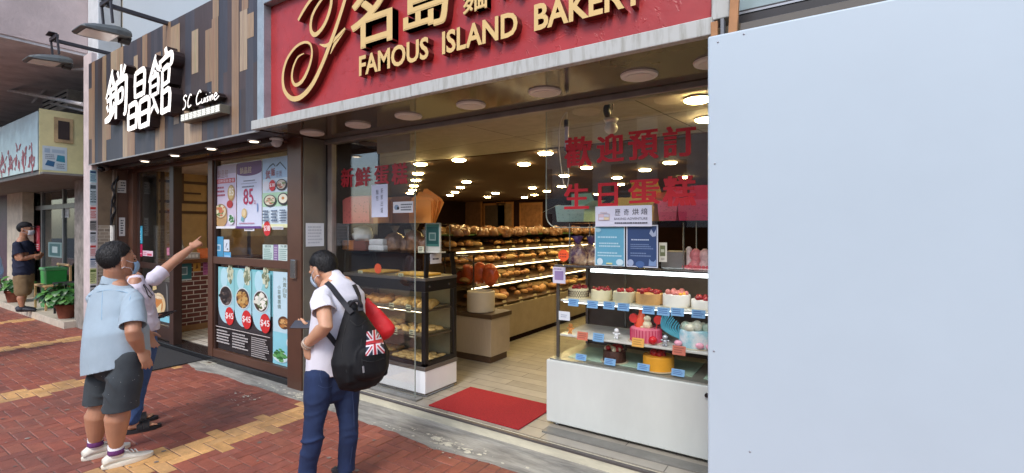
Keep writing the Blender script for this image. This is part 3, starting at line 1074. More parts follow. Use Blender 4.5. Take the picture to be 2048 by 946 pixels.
strokes('letter', (a.x, b.x, b.z, a.z - 0.02), [
    ([(.30, 1.0), (.20, .82), (.0, .60)], [.025, .06, .02]), ([(.28, .94), (.36, .80), (.52, .72)], [.03, .05, .03]), ([(.24, .74), (.34, .70)], [.04, .04]),
    ([(.10, .62), (.08, .10)], [.04, .05]), ([(.10, .62), (.42, .66), (.42, .36)], [.04, .05, .045]), ([(.12, .50), (.40, .52)], [.03, .03]), ([(.12, .36), (.42, .38)], [.035, .035]),
    ([(.08, .08), (.28, .20)], [.05, .03]), ([(.24, .34), (.36, .18), (.48, .06)], [.03, .05, .03]),
    ([(.76, 1.02), (.80, .90)], [.045, .055]), ([(.55, .86), (.58, .72)], [.045, .035]), ([(.56, .82), (.98, .90), (1.02, .78), (.92, .70)], [.035, .05, .055, .02]),
    ([(.66, .68), (.64, .02)], [.045, .055]), ([(.66, .68), (.92, .71), (.90, .46)], [.04, .05, .045]), ([(.66, .45), (.90, .48)], [.035, .035]), ([(.66, .32), (.96, .35), (.94, .02)], [.035, .05, .05]), ([(.66, .04), (.95, .07)], [.045, .05])], 0.0, 0.09)
# handwritten second line
a, b = onY(366, 222, SF - 0.07), onY(441, 190, SF - 0.07)
x0, x1, zb, zt = a.x, b.x, onY(366, 222, SF - 0.07).z, onY(366, 192, SF - 0.07).z
hand = [([(.12, .86), (.08, .98), (.03, .80), (.09, .52), (.07, .18), (.0, .08)], .011), ([(.26, .84), (.22, .92), (.16, .55), (.17, .14), (.25, .22)], .011),
        ([(.52, .84), (.48, .98), (.40, .60), (.41, .16), (.52, .24)], .012), ([(.54, .42), (.54, .16), (.59, .20), (.61, .42), (.61, .12)], .009),
        ([(.65, .42), (.645, .12)], .009), ([(.665, .58), (.668, .62)], .010), ([(.72, .42), (.685, .38), (.715, .20), (.68, .12)], .009),
        ([(.75, .44), (.745, .12)], .009), ([(.768, .60), (.771, .64)], .010), ([(.79, .44), (.79, .12), (.81, .40), (.84, .40), (.845, .12)], .009),
        ([(.88, .26), (.95, .38), (.91, .50), (.875, .24), (.91, .08), (1.0, .26)], .009)]
mb = MB()
for i, (pts, wd) in enumerate(hand):
    ribbon(mb, fl, [(x0 + u * (x1 - x0), zb + v * (zt - zb)) for u, v in pts], [wd * (x1 - x0) * 0.95] * len(pts), 0.0, 0.07 + 0.001 * i, 0, 1, k=5)
mb.build('script_lettering', [M_glow, M_lside], rs)
a, b = onY(362, 246, SF - 0.1), onY(440, 213, SF - 0.1)
za, zb2 = onY(362, 229, SF - 0.1).z, onY(362, 245, SF - 0.1).z
mb = MB(); mb.box(a.x, b.x, SF - 0.1, SF, zb2, za)
lb = mb.build('light_box', mat('olive_box', S(110, 106, 92), rough=0.5), rs, bevel=0.003)
mb = MB()
n = 9
for k in range(n):
    u0 = a.x + (b.x - a.x) * (k + 0.06) / n
    u1 = a.x + (b.x - a.x) * (k + 0.94) / n
    for q in range(4):
        zz = zb2 + (za - zb2) * (0.14 + 0.2 * q)
        mb.box(u0 + 0.006 * rg.random(), u1 - 0.008 * rg.random(), SF - 0.105, SF - 0.1005, zz, zz + (za - zb2) * 0.15)
mb.build('small_lettering', mat('pale_letter', S(226, 226, 216), emit=S(226, 226, 216), estr=0.25), lb)


# floodlights on arms
def floodlight(px, py, inner, body0, body1, lab):
    q = onY(px, py, SF)
    X = q.x
    t = empty('floodlight', lab, 'floodlight', (X, 2.3, 4.0), 'floodlights over the plank sign')
    b0, b1 = onX(*body0, X), onX(*body1, X)      # street end, wall end
    z0 = q.z + 0.03
    yo = onX(*inner, X).y
    M_arm = mat('arm_black', S(48, 44, 50), rough=0.45)
    mb = MB(); mb.bar((X, SF + 0.2, z0), (X, yo, z0), 0.045, 0.045)
    arm = mb.build('arm', M_arm, t, bevel=0.004)
    mb = MB()
    yc = (b0.y + b1.y) / 2 + 0.05
    for sx_ in (-1, 1):
        mb.bar((X + sx_ * 0.13, yo, z0 + 0.02), (X + sx_ * 0.13, yo + 0.02, b0.z + 0.12), 0.035, 0.02)
    mb.bar((X - 0.14, yo, z0 + 0.03), (X + 0.14, yo, z0 + 0.03), 0.035, 0.05)
    mb.bar((X - 0.1, yo - 0.02, z0 + 0.07), (X + 0.05, yo - 0.02, z0 + 0.09), 0.09, 0.012)
    mb.build('bracket', M_arm, t, bevel=0.004)
    # tapered die-cast housing, glass looking back and down at the sign
    mid = (b0 + b1) / 2
    d = (b1 - b0)
    L = d.length
    d.normalize()
    rt = XA
    up = rt.cross(d)
    prof = [(-0.5, 0.15, 0.008), (-0.44, 0.18, 0.03), (-0.25, 0.19, 0.055), (0.15, 0.185, 0.075), (0.38, 0.15, 0.07), (0.5, 0.12, 0.05)]
    rings = []
    for u, wd, ht in prof:
        c = mid + d * (u * L)
        rings.append([c + rt * (wd * e) + up * (ht * f_) for e, f_ in ((-1, -0.5), (-1, 0.15), (-0.85, 0.75), (-0.4, 1), (0.4, 1), (0.85, 0.75), (1, 0.15), (1, -0.5))])
    mb = MB(); mb.rings(rings)
    mb.build('housing', mat('flood_grey', S(98, 102, 102), rough=0.45, metal=0.3), t, bevel=0.006)
    mb = MB()
    mb.add([mid + d * (-0.41 * L) - rt * 0.145 - up * 0.024, mid + d * (-0.41 * L) + rt * 0.145 - up * 0.024, mid + d * (0.2 * L) + rt * 0.155 - up * 0.046, mid + d * (0.2 * L) - rt * 0.155 - up * 0.046], [(3, 2, 1, 0)])
    mb.build('lens', mat('flood_lens', S(240, 236, 230), rough=0.15, var=0.05), t)
    mb = MB(); mb.cyl(mid + d * (0.34 * L) - up * 0.02, mid + d * (0.52 * L) - up * 0.05, 0.065, 0.05)
    mb.cyl(mid + d * (0.30 * L) - rt * 0.12, mid + d * (0.30 * L) + rt * 0.12, 0.03)
    mb.build('ballast_case', mat('flood_black', S(36, 34, 36), rough=0.4), t, smooth=True)


floodlight(335, 52, (212, 14), (152, 56), (256, 74), 'larger grey floodlight on a black arm, nearer the bakery')
floodlight(205, 108, (108, 88), (50, 117), (140, 126), 'grey floodlight on a black arm, over the pillar')

# ================================================================= RESTAURANT: shopfront
RF = 3.12
M_brown = mat('brown_aluminium', S(96, 66, 52), rough=0.35, metal=0.25, var=0.1, vscale=3)
M_brown2 = mat('dark_brown', S(58, 40, 34), rough=0.4, var=0.15, vscale=3)
rf = empty('restaurant_entrance', 'brown metal restaurant front with sliding door and menu window', 'shopfront', (-7, 3.2, 0))
X = lambda px, Y=RF: onY(px, 457, Y).x
mb = MB(); mb.box(-9.33, -4.62, 2.84, 3.3, 2.655, 2.70); mb.box(-9.33, -4.9, 2.86, 3.0, 2.60, 2.656)
mb.build('soffit', mat('soffit_brown', S(62, 46, 40), rough=0.25, var=0.15), rf)
zh = onY(424, 322, RF).z
mb = MB(); mb.box(-9.33, -4.89, RF - 0.03, RF + 0.08, zh, 2.655)
mb.box(-9.33, -4.89, RF - 0.06, RF - 0.031, zh + 0.07, zh + 0.09)
mb.build('header', M_brown, rf, bevel=0.004)
mb = MB(); mb.box(-9.33, -4.89, 3.06, 4.2, -0.05, 0.07)
mb.build('step', mat('black_granite', S(34, 34, 36), rough=0.2, var=0.3, vscale=60), rf, bevel=0.004)
mb = MB(); mb.box(-4.89, -4.64, 3.03, 3.42, 0, 2.66)
col_ = mb.build('corner_post', M_brown, rf, bevel=0.004)
for (pa, pb) in ((254, 271), (345, 353), (422, 431)):
    mb = MB(); mb.box(X(pa), X(pb), RF - 0.04, RF + 0.07, 0.07, zh)
    mb.build('mullion', M_brown if pa != 345 else M_brown2, rf, bevel=0.004)
# fixed menu window: frame rails
W0, W1 = X(431), -4.891
zm1, zm0 = onY(500, 517, RF).z, onY(500, 532, RF).z
mb = MB(); mb.box(W0, W1, RF - 0.03, RF + 0.06, zm0, zm1)
mb.build('middle_rail', M_brown, rf, bevel=0.004)
zb = onY(440, 697, RF).z
mb = MB(); mb.box(W0, W1, RF - 0.031, RF + 0.061, 0.071, 0.17)
mb.build('bottom_rail', M_brown, rf, bevel=0.004)
mb = MB(); mb.box(W0, W0 + 0.04, RF - 0.02, RF + 0.05, 0.17, zh)
mb.build('side_rail', M_brown2, rf)
mb = MB(); mb.box(W1 - 0.03, W1, RF - 0.021, RF + 0.051, 0.17, zh)
mb.build('side_rail', M_brown2, rf)
GL = glassmat('window_glass', (0.86, 0.88, 0.87, 1))
mb = MB(); mb.box(W0 + 0.02, W1 - 0.01, RF + 0.012, RF + 0.02, 0.15, zh)
mb.build('window_pane', GL, rf)
# sliding door leaf, left of the opening
mb = MB(); mb.box(X(271), X(276), RF + 0.02, RF + 0.06, 0.08, zh)
zr1 = onY(310, 527, RF).z
mb.box(X(276), X(345), RF + 0.021, RF + 0.059, zr1 - 0.09, zr1)
mb.box(X(276), X(345), RF + 0.021, RF + 0.059, 0.08, 0.26)
dl = mb.build('door_frame', M_brown2, rf, bevel=0.004)
mb = MB(); mb.box(X(272), X(346), RF + 0.036, RF + 0.044, 0.1, zh - 0.005)
mb.build('door_pane', GL, rf)
mb = MB()
for (px, py) in ((590, 538),):
    p = onY(px, py, 3.03)
    mb.box(p.x - 0.045, p.x + 0.045, 3.0, 3.03, p.z - 0.1, p.z + 0.1)
mb.build('switch_plate', mat('chrome', S(170, 168, 164), rough=0.2, metal=0.9), rf, bevel=0.006)

# interior of the restaurant
mb = MB(); mb.box(-9.33, -7.25, 3.3, 6.2, -0.05, 0.075); mb.box(-7.249, -4.9, 3.3, 4.12, -0.05, 0.075)
struct(mb.build('floor', brickmat('mosaic_floor', S(204, 200, 190), S(190, 186, 178), S(120, 112, 104), 1, 0.11, 0.11, 0.008, rough=0.4, offset=0.5)))
mb = MB(); mb.box(-10, -7.25, 3.2, 6.2, 2.62, 2.66); mb.box(-7.249, -4.9, 3.2, 4.12, 2.62, 2.66)
struct(mb.build('ceiling', mat('restaurant_ceiling', S(196, 184, 166), rough=0.8)))
mb = MB(); mb.box(-10, -7.25, 6.2, 6.25, 0, 2.66); mb.box(-7.25, -7.22, 4.12, 6.25, 0, 2.66); mb.box(-7.219, -4.96, 4.12, 4.16, 0, 2.66)
struct(mb.build('wall', mat('tan_wall', S(168, 138, 96), rough=0.7, var=0.12)))
mb = MB(); mb.box(-4.96, -4.935, 3.3, 4.16, 0, 2.66)
struct(mb.build('wall', mat('tan_wall')))
BX = -8.55
# wall with dark timber lattice, running in along the left of the door
lw = empty('lattice_wall', 'tan panelled wall with dark timber lattice inside the restaurant', 'wall', (BX - 0.55, 5.5, 1.0))
mb = MB(); mb.box(BX - 0.62, BX - 0.55, 3.42, 6.18, 0.9, 2.62)
mb.build('panel', mat('tan_panel', S(178, 146, 100), rough=0.6, var=0.1), lw)
fx = sideX(BX - 0.55)
mb = MB()
for k in range(4):
    y = 3.45 + k * 0.7
    mb.box(BX - 0.552, BX - 0.53, y, y + 0.05, 0.9, 2.62)
for z in (1.0, 1.95, 2.12, 2.45):
    mb.box(BX - 0.551, BX - 0.534, 3.43, 6.18, z, z + 0.045)
for k in range(4):
    y = 3.45 + k * 0.7
    mb.box(BX - 0.551, BX - 0.536, y + 0.3, y + 0.335, 2.12, 2.62)
    mb.box(BX - 0.5505, BX - 0.537, y + 0.12, y + 0.6, 2.28, 2.31)
mb.build('lattice', mat('dark_timber', S(70, 44, 32), rough=0.5), lw)
# brick faced counter with a timber top
ct = empty('brick_counter', 'dark red brick counter with a brown timber top inside the door', 'counter', (BX - 0.25, 4.2, 0.07))
zc = onX(350, 520, BX).z
mb = MB(); mb.box(BX - 0.5, BX, 3.40, 5.0, 0.17, zc - 0.06)
mb.build('brick_front', brickmat('red_brick', S(112, 58, 50), S(92, 46, 42), S(200, 186, 172), 1, 0.2, 0.072, 0.007, rough=0.6, rot=YZ_UV, bump=0.5), ct)
mb = MB(); mb.box(BX - 0.5, BX + 0.006, 3.39, 5.0, 0.076, 0.17)
mb.build('skirting', mat('tan_skirting', S(150, 112, 74), rough=0.6), ct)
mb = MB(); mb.box(BX - 0.55, BX + 0.06, 3.36, 5.05, zc - 0.06, zc)
mb.build('counter_top', mat('counter_timber', S(104, 66, 42), rough=0.35, var=0.15, stretch=(6, 1, 6)), ct, bevel=0.006)
fb = sideX(BX + 0.001)
def on_brick(name, lab, cat, pa, pb, bg, shapes):
    A, B = onX(*pa, BX), onX(*pb, BX)
    poster(name, lab, cat, sideX(BX + 0.002), A.y, B.y, B.z, A.z, shapes, bg)
on_brick('teal_card', 'square teal payment card stuck on the brick counter', 'card', (352, 524), (383, 560), S(48, 110, 116), [('r', 0.28, 0.3, 0.72, 0.72, S(196, 206, 206)), ('r', 0.33, 0.35, 0.67, 0.67, S(96, 120, 122)), ('r', 0.0, 0.0, 1, 0.07, S(200, 206, 206))])
on_brick('orange_card', 'small orange card beside the teal card on the counter', 'card', (386, 521), (401, 542), S(206, 150, 70), [('p', [(0.3, 0.2), (0.7, 0.3), (0.5, 0.8)], S(120, 70, 30))])
on_brick('pink_card', 'small pink purple card on the brick counter, by the window', 'card', (406, 521), (419, 549), S(184, 104, 150), [('lines', 0.1, 0.1, 0.9, 0.9, 4, S(160, 80, 130), 1)])
p = onX(378, 510, BX - 0.1)
mb = MB(); mb.box(BX - 0.2, BX, p.y - 0.12, p.y + 0.12, zc, zc + 0.1)
bx_ = mb.build('till_box', mat('grey_till', S(170, 160, 156), rough=0.5), bevel=0.008)
tag(bx_, 'small pale box on the timber counter top behind the pointing hand', 'box')
mb = MB()
for k in range(4):
    mb.box(BX + 0.0005, BX + 0.003, p.y - 0.1 + k * 0.05, p.y - 0.06 + k * 0.05, zc + 0.025, zc + 0.075)
mb.build('label', mat('white_sticker', S(220, 216, 214)), bx_)
q = onX(408, 508, BX - 0.1)
mb = MB(); mb.obox((BX - 0.1, q.y, zc + 0.07), (V((1, 0, 0.5)).normalized(), YA, V((-0.5, 0, 1)).normalized()), (0.01, 0.09, 0.1))
hd = mb.build('display_stand', mat('orange_stand', S(190, 90, 48), rough=0.4), bevel=0.004)
tag(hd, 'tilted orange menu stand on the timber counter top', 'menu stand')
q = onX(363, 480, BX - 0.3)
mb = MB(); mb.lathe((BX - 0.3, q.y, zc), [(0.05, 0), (0.05, 0.18), (0.02, 0.24), (0.02, 0.3), (0.03, 0.3)])
o = mb.build('pump_bottle', mat('grey_bottle', S(150, 146, 140), rough=0.3), smooth=True)
tag(o, 'grey pump bottle standing on the restaurant counter', 'bottle')
M_lamp = mat('warm_lamp', S(255, 220, 150), emit=S(255, 226, 160), estr=40, var=0)
def downlight_small(px, py, lab, grp, z=2.653):
    p = onZ(px, py, z)
    t = empty('slim_downlight', lab, 'downlight', (p.x, p.y, z), grp)
    mb = MB(); mb.lathe((p.x, p.y, z - 0.012), [(0.05, 0.0), (0.062, 0.004), (0.062, 0.012)])
    mb.build('trim', mat('lamp_trim', S(170, 160, 150), rough=0.4), t, smooth=True)
    mb = MB(); mb.cyl((p.x, p.y, z - 0.016), (p.x, p.y, z - 0.0125), 0.042)
    mb.build('diffuser', mat('soffit_lamp', S(255, 236, 210), emit=S(255, 236, 210), estr=3.0, var=0), t)
for k, (px, py) in enumerate([(290, 321), (350, 309.5), (423, 296), (508, 281)]):
    downlight_small(px, py, 'small lit downlight in the brown restaurant soffit', 'downlights in the restaurant soffit', 2.60 if k < 4 else 2.65)
for (x, y) in ((-7.9, 4.3), (-8.0, 5.5), (-6.2, 3.75), (-8.5, 5.0)):
    t = empty('ceiling_lamp', 'round warm lamp in the restaurant ceiling', 'ceiling lamp', (x, y, 2.62), 'lamps in the restaurant ceiling')
    mb = MB(); mb.lathe((x, y, 2.595), [(0.075, 0), (0.085, 0.01), (0.085, 0.024)])
    mb.build('trim', mat('lamp_trim'), t, smooth=True)
    mb = MB(); mb.cyl((x, y, 2.585), (x, y, 2.594), 0.06)
    mb.build('diffuser', M_lamp, t)

# menus on the window
MY = RF + 0.006
fm = facade(MY)
TEALS = [S(150, 204, 208), S(120, 186, 194)]
def win_poster(name, lab, cat, pa, pb, bg, shapes, group=None, Y=MY):
    A, B = onY(*pa, Y), onY(*pb, Y)
    return poster(name, lab, cat, facade(Y), A.x, B.x, B.z, A.z, shapes, bg, group=group)
GP = 'menu posters in the restaurant window'
win_poster('menu_poster', 'pale pink menu poster with a bamboo steamer of dumplings, upper left', 'poster', (431, 333), (473, 457), S(206, 194, 214), [
    ('r', 0, 0.86, 1, 1, S(176, 164, 178)), ('t', '鋿晶館', 0.12, 0.80, 0.62, 0.93, S(150, 110, 100)), ('r', 0.08, 0.715, 0.95, 0.785, S(192, 44, 60)), ('t', '招牌菜飯套餐', 0.12, 0.725, 0.92, 0.775, S(236, 220, 224)),
    ('lines', 0.08, 0.5, 0.5, 0.68, 3, S(170, 80, 100), 1), ('e', 0.78, 0.55, 0.17, 0.13, S(176, 140, 90)), ('e', 0.78, 0.56, 0.13, 0.10, S(206, 180, 120)), ('t', '85', 0.68, 0.51, 0.9, 0.63, S(240, 232, 210), 0.02),
    ('e', 0.72, 0.38, 0.14, 0.06, S(176, 40, 44)), ('e', 0.3, 0.16, 0.30, 0.14, S(184, 146, 96)), ('r', 0.01, 0.15, 0.59, 0.26, S(196, 158, 108)), ('e', 0.3, 0.27, 0.29, 0.12, S(150, 112, 66)), ('e', 0.3, 0.275, 0.25, 0.10, S(214, 206, 170)), ('blobs', 0.3, 0.29, 0.26, 0.11, 34, [S(226, 214, 180), S(90, 120, 60), S(206, 170, 110), S(196, 110, 70)], 3),
    ('e', 0.8, 0.14, 0.15, 0.08, S(220, 224, 226)), ('blobs', 0.8, 0.14, 0.15, 0.07, 24, [S(50, 110, 60), S(70, 130, 70)], 4), ('r', 0, 0, 1, 0.035, S(228, 228, 232))], GP)
win_poster('menu_poster', 'white and purple poster with a large red 85, upper middle', 'poster', (474.5, 327), (524, 457), S(206, 212, 232), [
    ('r', 0, 0.84, 1, 1, S(98, 52, 104)), ('e', 0.5, 0.85, 0.5, 0.06, S(98, 52, 104)), ('t', '鋿晶館', 0.13, 0.83, 0.6, 0.93, S(206, 186, 150)), ('lines', 0.28, 0.70, 0.74, 0.735, 1, S(120, 124, 140), 4), ('r', 0.17, 0.675, 0.82, 0.68, S(110, 116, 130)), ('lines', 0.22, 0.61, 0.78, 0.65, 1, S(120, 124, 140), 5),
    ('t', '85', 0.28, 0.36, 0.68, 0.60, S(176, 40, 84), 0.01), ('t', '%', 0.7, 0.36, 0.8, 0.42, S(190, 130, 160)), ('e', 0.32, 0.23, 0.11, 0.075, S(206, 176, 120)), ('e', 0.31, 0.24, 0.07, 0.05, S(224, 204, 160)), ('p', [(0.84, 0.24), (0.88, 0.26), (0.87, 0.38), (0.84, 0.36)], S(110, 140, 190)), ('p', [(0.18, 0.12), (0.3, 0.10), (0.32, 0.16), (0.22, 0.19)], S(120, 170, 180)),
    ('lines', 0.12, 0.065, 0.85, 0.095, 1, S(190, 120, 150), 6), ('r', 0, 0, 1, 0.035, S(98, 60, 130))], GP)
win_poster('menu_poster', 'blue and green poster with three rice bowls and red 38 badges, upper right', 'poster', (525.5, 318), (579, 455), S(206, 222, 232), [
    ('r', 0, 0.70, 1, 1, S(166, 196, 220)), ('r', 0, 0.30, 1, 0.5, S(176, 214, 180)), ('r', 0, 0.0, 1, 0.05, S(226, 228, 180)), ('p', [(0.12, 0.80), (0.3, 0.87), (0.42, 0.90), (0.5, 0.86), (0.5, 0.88), (0.42, 0.92), (0.29, 0.89)], S(60, 74, 90)), ('p', [(0.55, 0.86), (0.68, 0.91), (0.9, 0.80), (0.9, 0.82), (0.68, 0.93), (0.54, 0.88)], S(60, 74, 90)),
    ('t', '煲', 0.13, 0.70, 0.33, 0.82, S(150, 50, 56), 0.01), ('t', '飯', 0.34, 0.735, 0.5, 0.85, S(156, 60, 62), 0.01), ('t', '仔', 0.53, 0.72, 0.63, 0.80, S(130, 110, 130)), ('t', '煲', 0.65, 0.72, 0.75, 0.80, S(130, 110, 130)),
    ('e', 0.17, 0.60, 0.13, 0.07, S(222, 224, 230)), ('e', 0.40, 0.60, 0.12, 0.08, S(200, 40, 46)), ('t', '$38', 0.30, 0.575, 0.5, 0.63, S(244, 236, 236), 0.008),
    ('e', 0.74, 0.6, 0.20, 0.08, S(46, 44, 48)), ('e', 0.74, 0.605, 0.16, 0.065, S(206, 196, 176)), ('blobs', 0.74, 0.605, 0.16, 0.06, 26, [S(150, 90, 70), S(226, 220, 206), S(120, 140, 90), S(190, 120, 100)], 7),
    ('e', 0.32, 0.385, 0.24, 0.085, S(46, 44, 48)), ('e', 0.32, 0.39, 0.2, 0.07, S(214, 206, 180)), ('blobs', 0.32, 0.39, 0.2, 0.065, 26, [S(160, 96, 70), S(226, 220, 200), S(120, 150, 90), S(200, 150, 120)], 8),
    ('e', 0.82, 0.40, 0.20, 0.085, S(40, 38, 42)), ('e', 0.82, 0.405, 0.155, 0.065, S(232, 228, 206)), ('e', 0.82, 0.41, 0.05, 0.02, S(200, 130, 60)),
    ('lines', 0.06, 0.08, 0.3, 0.26, 4, S(70, 90, 120), 9), ('lines', 0.38, 0.08, 0.62, 0.26, 4, S(70, 90, 120), 10), ('lines', 0.70, 0.08, 0.95, 0.26, 5, S(60, 80, 110), 11)], GP)
A = onY(533, 457, MY - 0.012)
mb = MB(); fr_ = facade(MY - 0.006)
mb.disc(fr_, A.x, A.z, 0.075, 0.085, 0.001, c=S(204, 40, 44)); flat_text(mb, fr_, '$38', A.x - 0.062, A.x + 0.062, A.z - 0.035, A.z + 0.035, 0.0018, c=S(246, 240, 240), bold=0.008)
o = mb.build('price_badge', PRINT); tag(o, 'round red 38 badge stuck below the upper right menu poster', 'price badge')
for k, (pa, pb, lab) in enumerate([((489, 456), (509, 462), 'tiny white strip under the purple 85 poster'), ((545, 453), (567, 459), 'tiny white strip right of the hanging red badge')]):
    win_poster('paper_strip', lab, 'paper strip', pa, pb, S(220, 220, 224), [('lines', 0.05, 0.15, 0.95, 0.85, 1, S(120, 120, 130), k)], Y=MY - 0.004)
win_poster('payment_card', 'blue card standing behind the window glass, lower left', 'card', (429, 473), (447, 520), S(70, 146, 186), [('r', 0.25, 0.38, 0.72, 0.66, S(190, 214, 226)), ('r', 0.33, 0.43, 0.64, 0.61, S(90, 140, 170))])
win_poster('paper_note', 'white slip beside the blue card, with a small drawing', 'note', (448, 479), (459, 503), S(206, 216, 226), [('p', [(0.3, 0.3), (0.5, 0.7), (0.7, 0.72), (0.45, 0.35)], S(110, 120, 140)), ('e', 0.7, 0.2, 0.12, 0.06, S(40, 44, 50))])
win_poster('paper_note', 'light blue slip under the white slip by the blue card', 'note', (448, 504), (462, 519), S(84, 166, 214), [('lines', 0.1, 0.3, 0.9, 0.6, 1, S(190, 220, 240), 4)])
win_poster('paper_note', 'left one of two pale green menu sheets above the middle rail', 'menu sheet', (526, 489), (547, 526), S(196, 216, 208), [('t', '餐牌', 0.2, 0.84, 0.8, 0.97, S(60, 90, 90)), ('lines', 0.1, 0.06, 0.9, 0.8, 7, S(120, 160, 150), 2)])
win_poster('paper_note', 'purple strip of paper between the two pale green sheets', 'paper strip', (547.3, 489), (557, 526), S(128, 104, 146), [('lines', 0.2, 0.1, 0.8, 0.9, 6, S(190, 176, 200), 3)])
win_poster('paper_note', 'right one of two pale green menu sheets above the middle rail', 'menu sheet', (557.3, 489), (578.5, 527), S(204, 220, 214), [('t', '外賣', 0.2, 0.84, 0.8, 0.97, S(60, 90, 90)), ('lines', 0.1, 0.06, 0.9, 0.8, 7, S(130, 160, 156), 5)])


# lower board: three dishes at $45
def dish(x, y, food, seed):
    s = [('e', x, y - 0.14, 0.155, 0.19, S(168, 210, 222)), ('r', x - 0.155, y - 0.1, x + 0.155, y + 0.05, S(160, 206, 216)), ('r', x - 0.155, y, x + 0.155, 0.98, S(140, 200, 204)), ('e', x - 0.04, y + 0.22, 0.07, 0.12, S(176, 216, 226)),
         ('blobs', x + 0.08, y + 0.27, 0.06, 0.13, 60, [S(196, 200, 170), S(120, 130, 100), S(210, 214, 190)], seed), ('e', x, y, 0.13, 0.125, S(206, 216, 220)), ('e', x, y, 0.118, 0.113, S(70, 52, 44)), ('blobs', x, y, 0.115, 0.11, 44, food, seed + 1),
         ('e', x + 0.075, y - 0.235, 0.085, 0.108, S(204, 42, 44)), ('t', '$45', x + 0.0, y - 0.275, x + 0.15, y - 0.195, S(246, 238, 236), 0.008)]
    return s
A, B = onY(437, 533, MY), onY(546, 720, MY)
A2 = onY(437, 692, MY)
sh = [('r', 0, 0, 1, 0.28, S(40, 36, 38)), ('r', 0.0, 0.28, 1, 0.5, S(54, 50, 54))]
for x, food, sd_, dy in ((0.165, [S(40, 34, 36), S(66, 58, 56), S(110, 100, 96), S(30, 28, 30)], 1, 0.0), (0.5, [S(150, 104, 52), S(176, 128, 66), S(120, 80, 40), S(196, 160, 96)], 5, 0.0), (0.835, [S(222, 220, 206), S(206, 210, 196), S(90, 110, 60), S(236, 232, 220)], 9, 0.0)):
    sh += dish(x, 0.655, food, sd_)
sh += [('r', 0, 0.272, 1, 0.28, S(206, 200, 196)), ('lines', 0.02, 0.08, 0.28, 0.25, 5, S(190, 186, 184), 3), ('lines', 0.33, 0.06, 0.62, 0.25, 6, S(190, 186, 184), 4), ('lines', 0.68, 0.02, 0.98, 0.25, 10, S(176, 172, 170), 5)]
poster('menu_board', 'black and turquoise board with three dishes and red 45 badges', 'menu board', fm, A.x, B.x, 0.18, A.z, sh, S(120, 188, 196))
C = onY(577, 545, MY)
poster('menu_poster', 'narrow turquoise poster with leafy greens, beside the three dishes', 'poster', fm, B.x + 0.006, W1 - 0.035, 0.175, A.z, [
    ('r', 0, 0.0, 1, 0.35, S(140, 206, 220)), ('tv', '外賣自取', 0.5, 0.72, 0.68, 0.95, S(110, 120, 100)), ('tv', '小菜優惠價', 0.24, 0.60, 0.4, 0.86, S(110, 120, 100)), ('e', 0.92, 0.60, 0.15, 0.075, S(200, 44, 46)), ('t', '$6', 0.8, 0.575, 1.0, 0.625, S(244, 236, 236), 0.02),
    ('e', 0.55, 0.46, 0.28, 0.068, S(90, 60, 44)), ('blobs', 0.55, 0.46, 0.26, 0.06, 30, [S(176, 120, 64), S(206, 160, 100), S(130, 80, 44)], 3), ('e', 0.85, 0.26, 0.15, 0.06, S(236, 238, 238)), ('e', 0.86, 0.26, 0.12, 0.045, S(120, 84, 56)),
    ('e', 0.4, 0.09, 0.38, 0.06, S(206, 230, 234)), ('blobs', 0.38, 0.11, 0.34, 0.075, 50, [S(56, 130, 66), S(80, 156, 84), S(40, 104, 52), S(110, 170, 100)], 12)], S(190, 218, 228), group=GP)

# stickers on the sliding door
DY = RF + 0.033
def door_sticker(name, lab, pa, pb, bg, shapes, cat='sticker'):
    win_poster(name, lab, cat, pa, pb, bg, shapes, Y=DY)
door_sticker('door_sticker', 'tall blue sticker at the left edge of the sliding door', (272, 452), (285, 487), S(70, 166, 196), [('r', 0.1, 0.9, 0.9, 0.98, S(40, 110, 140)), ('e', 0.5, 0.66, 0.28, 0.1, S(160, 216, 230)), ('lines', 0.15, 0.1, 0.85, 0.5, 4, S(200, 230, 240), 2)])
door_sticker('door_sticker', 'crimson sticker below the tall blue one on the sliding door', (272, 488), (285, 513), S(186, 34, 84), [('t', 'S', 0.36, 0.5, 0.64, 0.8, S(240, 210, 220)), ('r', 0.1, 0.2, 0.9, 0.26, S(240, 180, 200))])
door_sticker('door_sticker', 'white and pink sticker on the door rail', (286, 501), (306, 513), S(226, 200, 212), [('r', 0.45, 0.1, 0.9, 0.5, S(204, 70, 100)), ('lines', 0.05, 0.15, 0.4, 0.85, 2, S(210, 120, 150), 1)])
door_sticker('door_sticker', 'faint pink slip near the right edge of the sliding door', (334, 495), (340, 511), S(170, 96, 120), [('lines', 0.1, 0.1, 0.9, 0.9, 4, S(200, 140, 160), 1)])
# big dish picture on the lower door glass
A, B = onY(304, 560, DY), onY(342, 652, DY)
A2, B2 = onY(304, 585, DY), onY(340, 640, DY)
poster('dish_picture', 'printed picture of a noodle bowl on the lower door glass', 'picture', facade(DY), A.x, B.x, B.z, A.z, [
    ('e', 0.45, 0.14, 0.62, 0.13, S(130, 196, 212)), ('r', 0.0, 0.0, 1, 0.06, S(60, 56, 54)), ('e', 0.4, 0.46, 0.34, 0.26, S(214, 186, 140)), ('e', 0.36, 0.44, 0.24, 0.2, S(196, 128, 66)), ('blobs', 0.4, 0.64, 0.3, 0.08, 30, [S(226, 210, 180), S(206, 184, 150)], 3), ('p', [(0.15, 0.25), (0.5, 0.22), (0.55, 0.5), (0.3, 0.36)], S(222, 206, 160)), ('p', [(0.85, 0.2), (0.9, 0.2), (0.86, 0.9), (0.78, 0.98)], S(110, 110, 108)), ('p', [(0.08, 0.75), (0.3, 0.8), (0.24, 1), (0.08, 0.98)], S(200, 180, 130))], S(58, 54, 52))

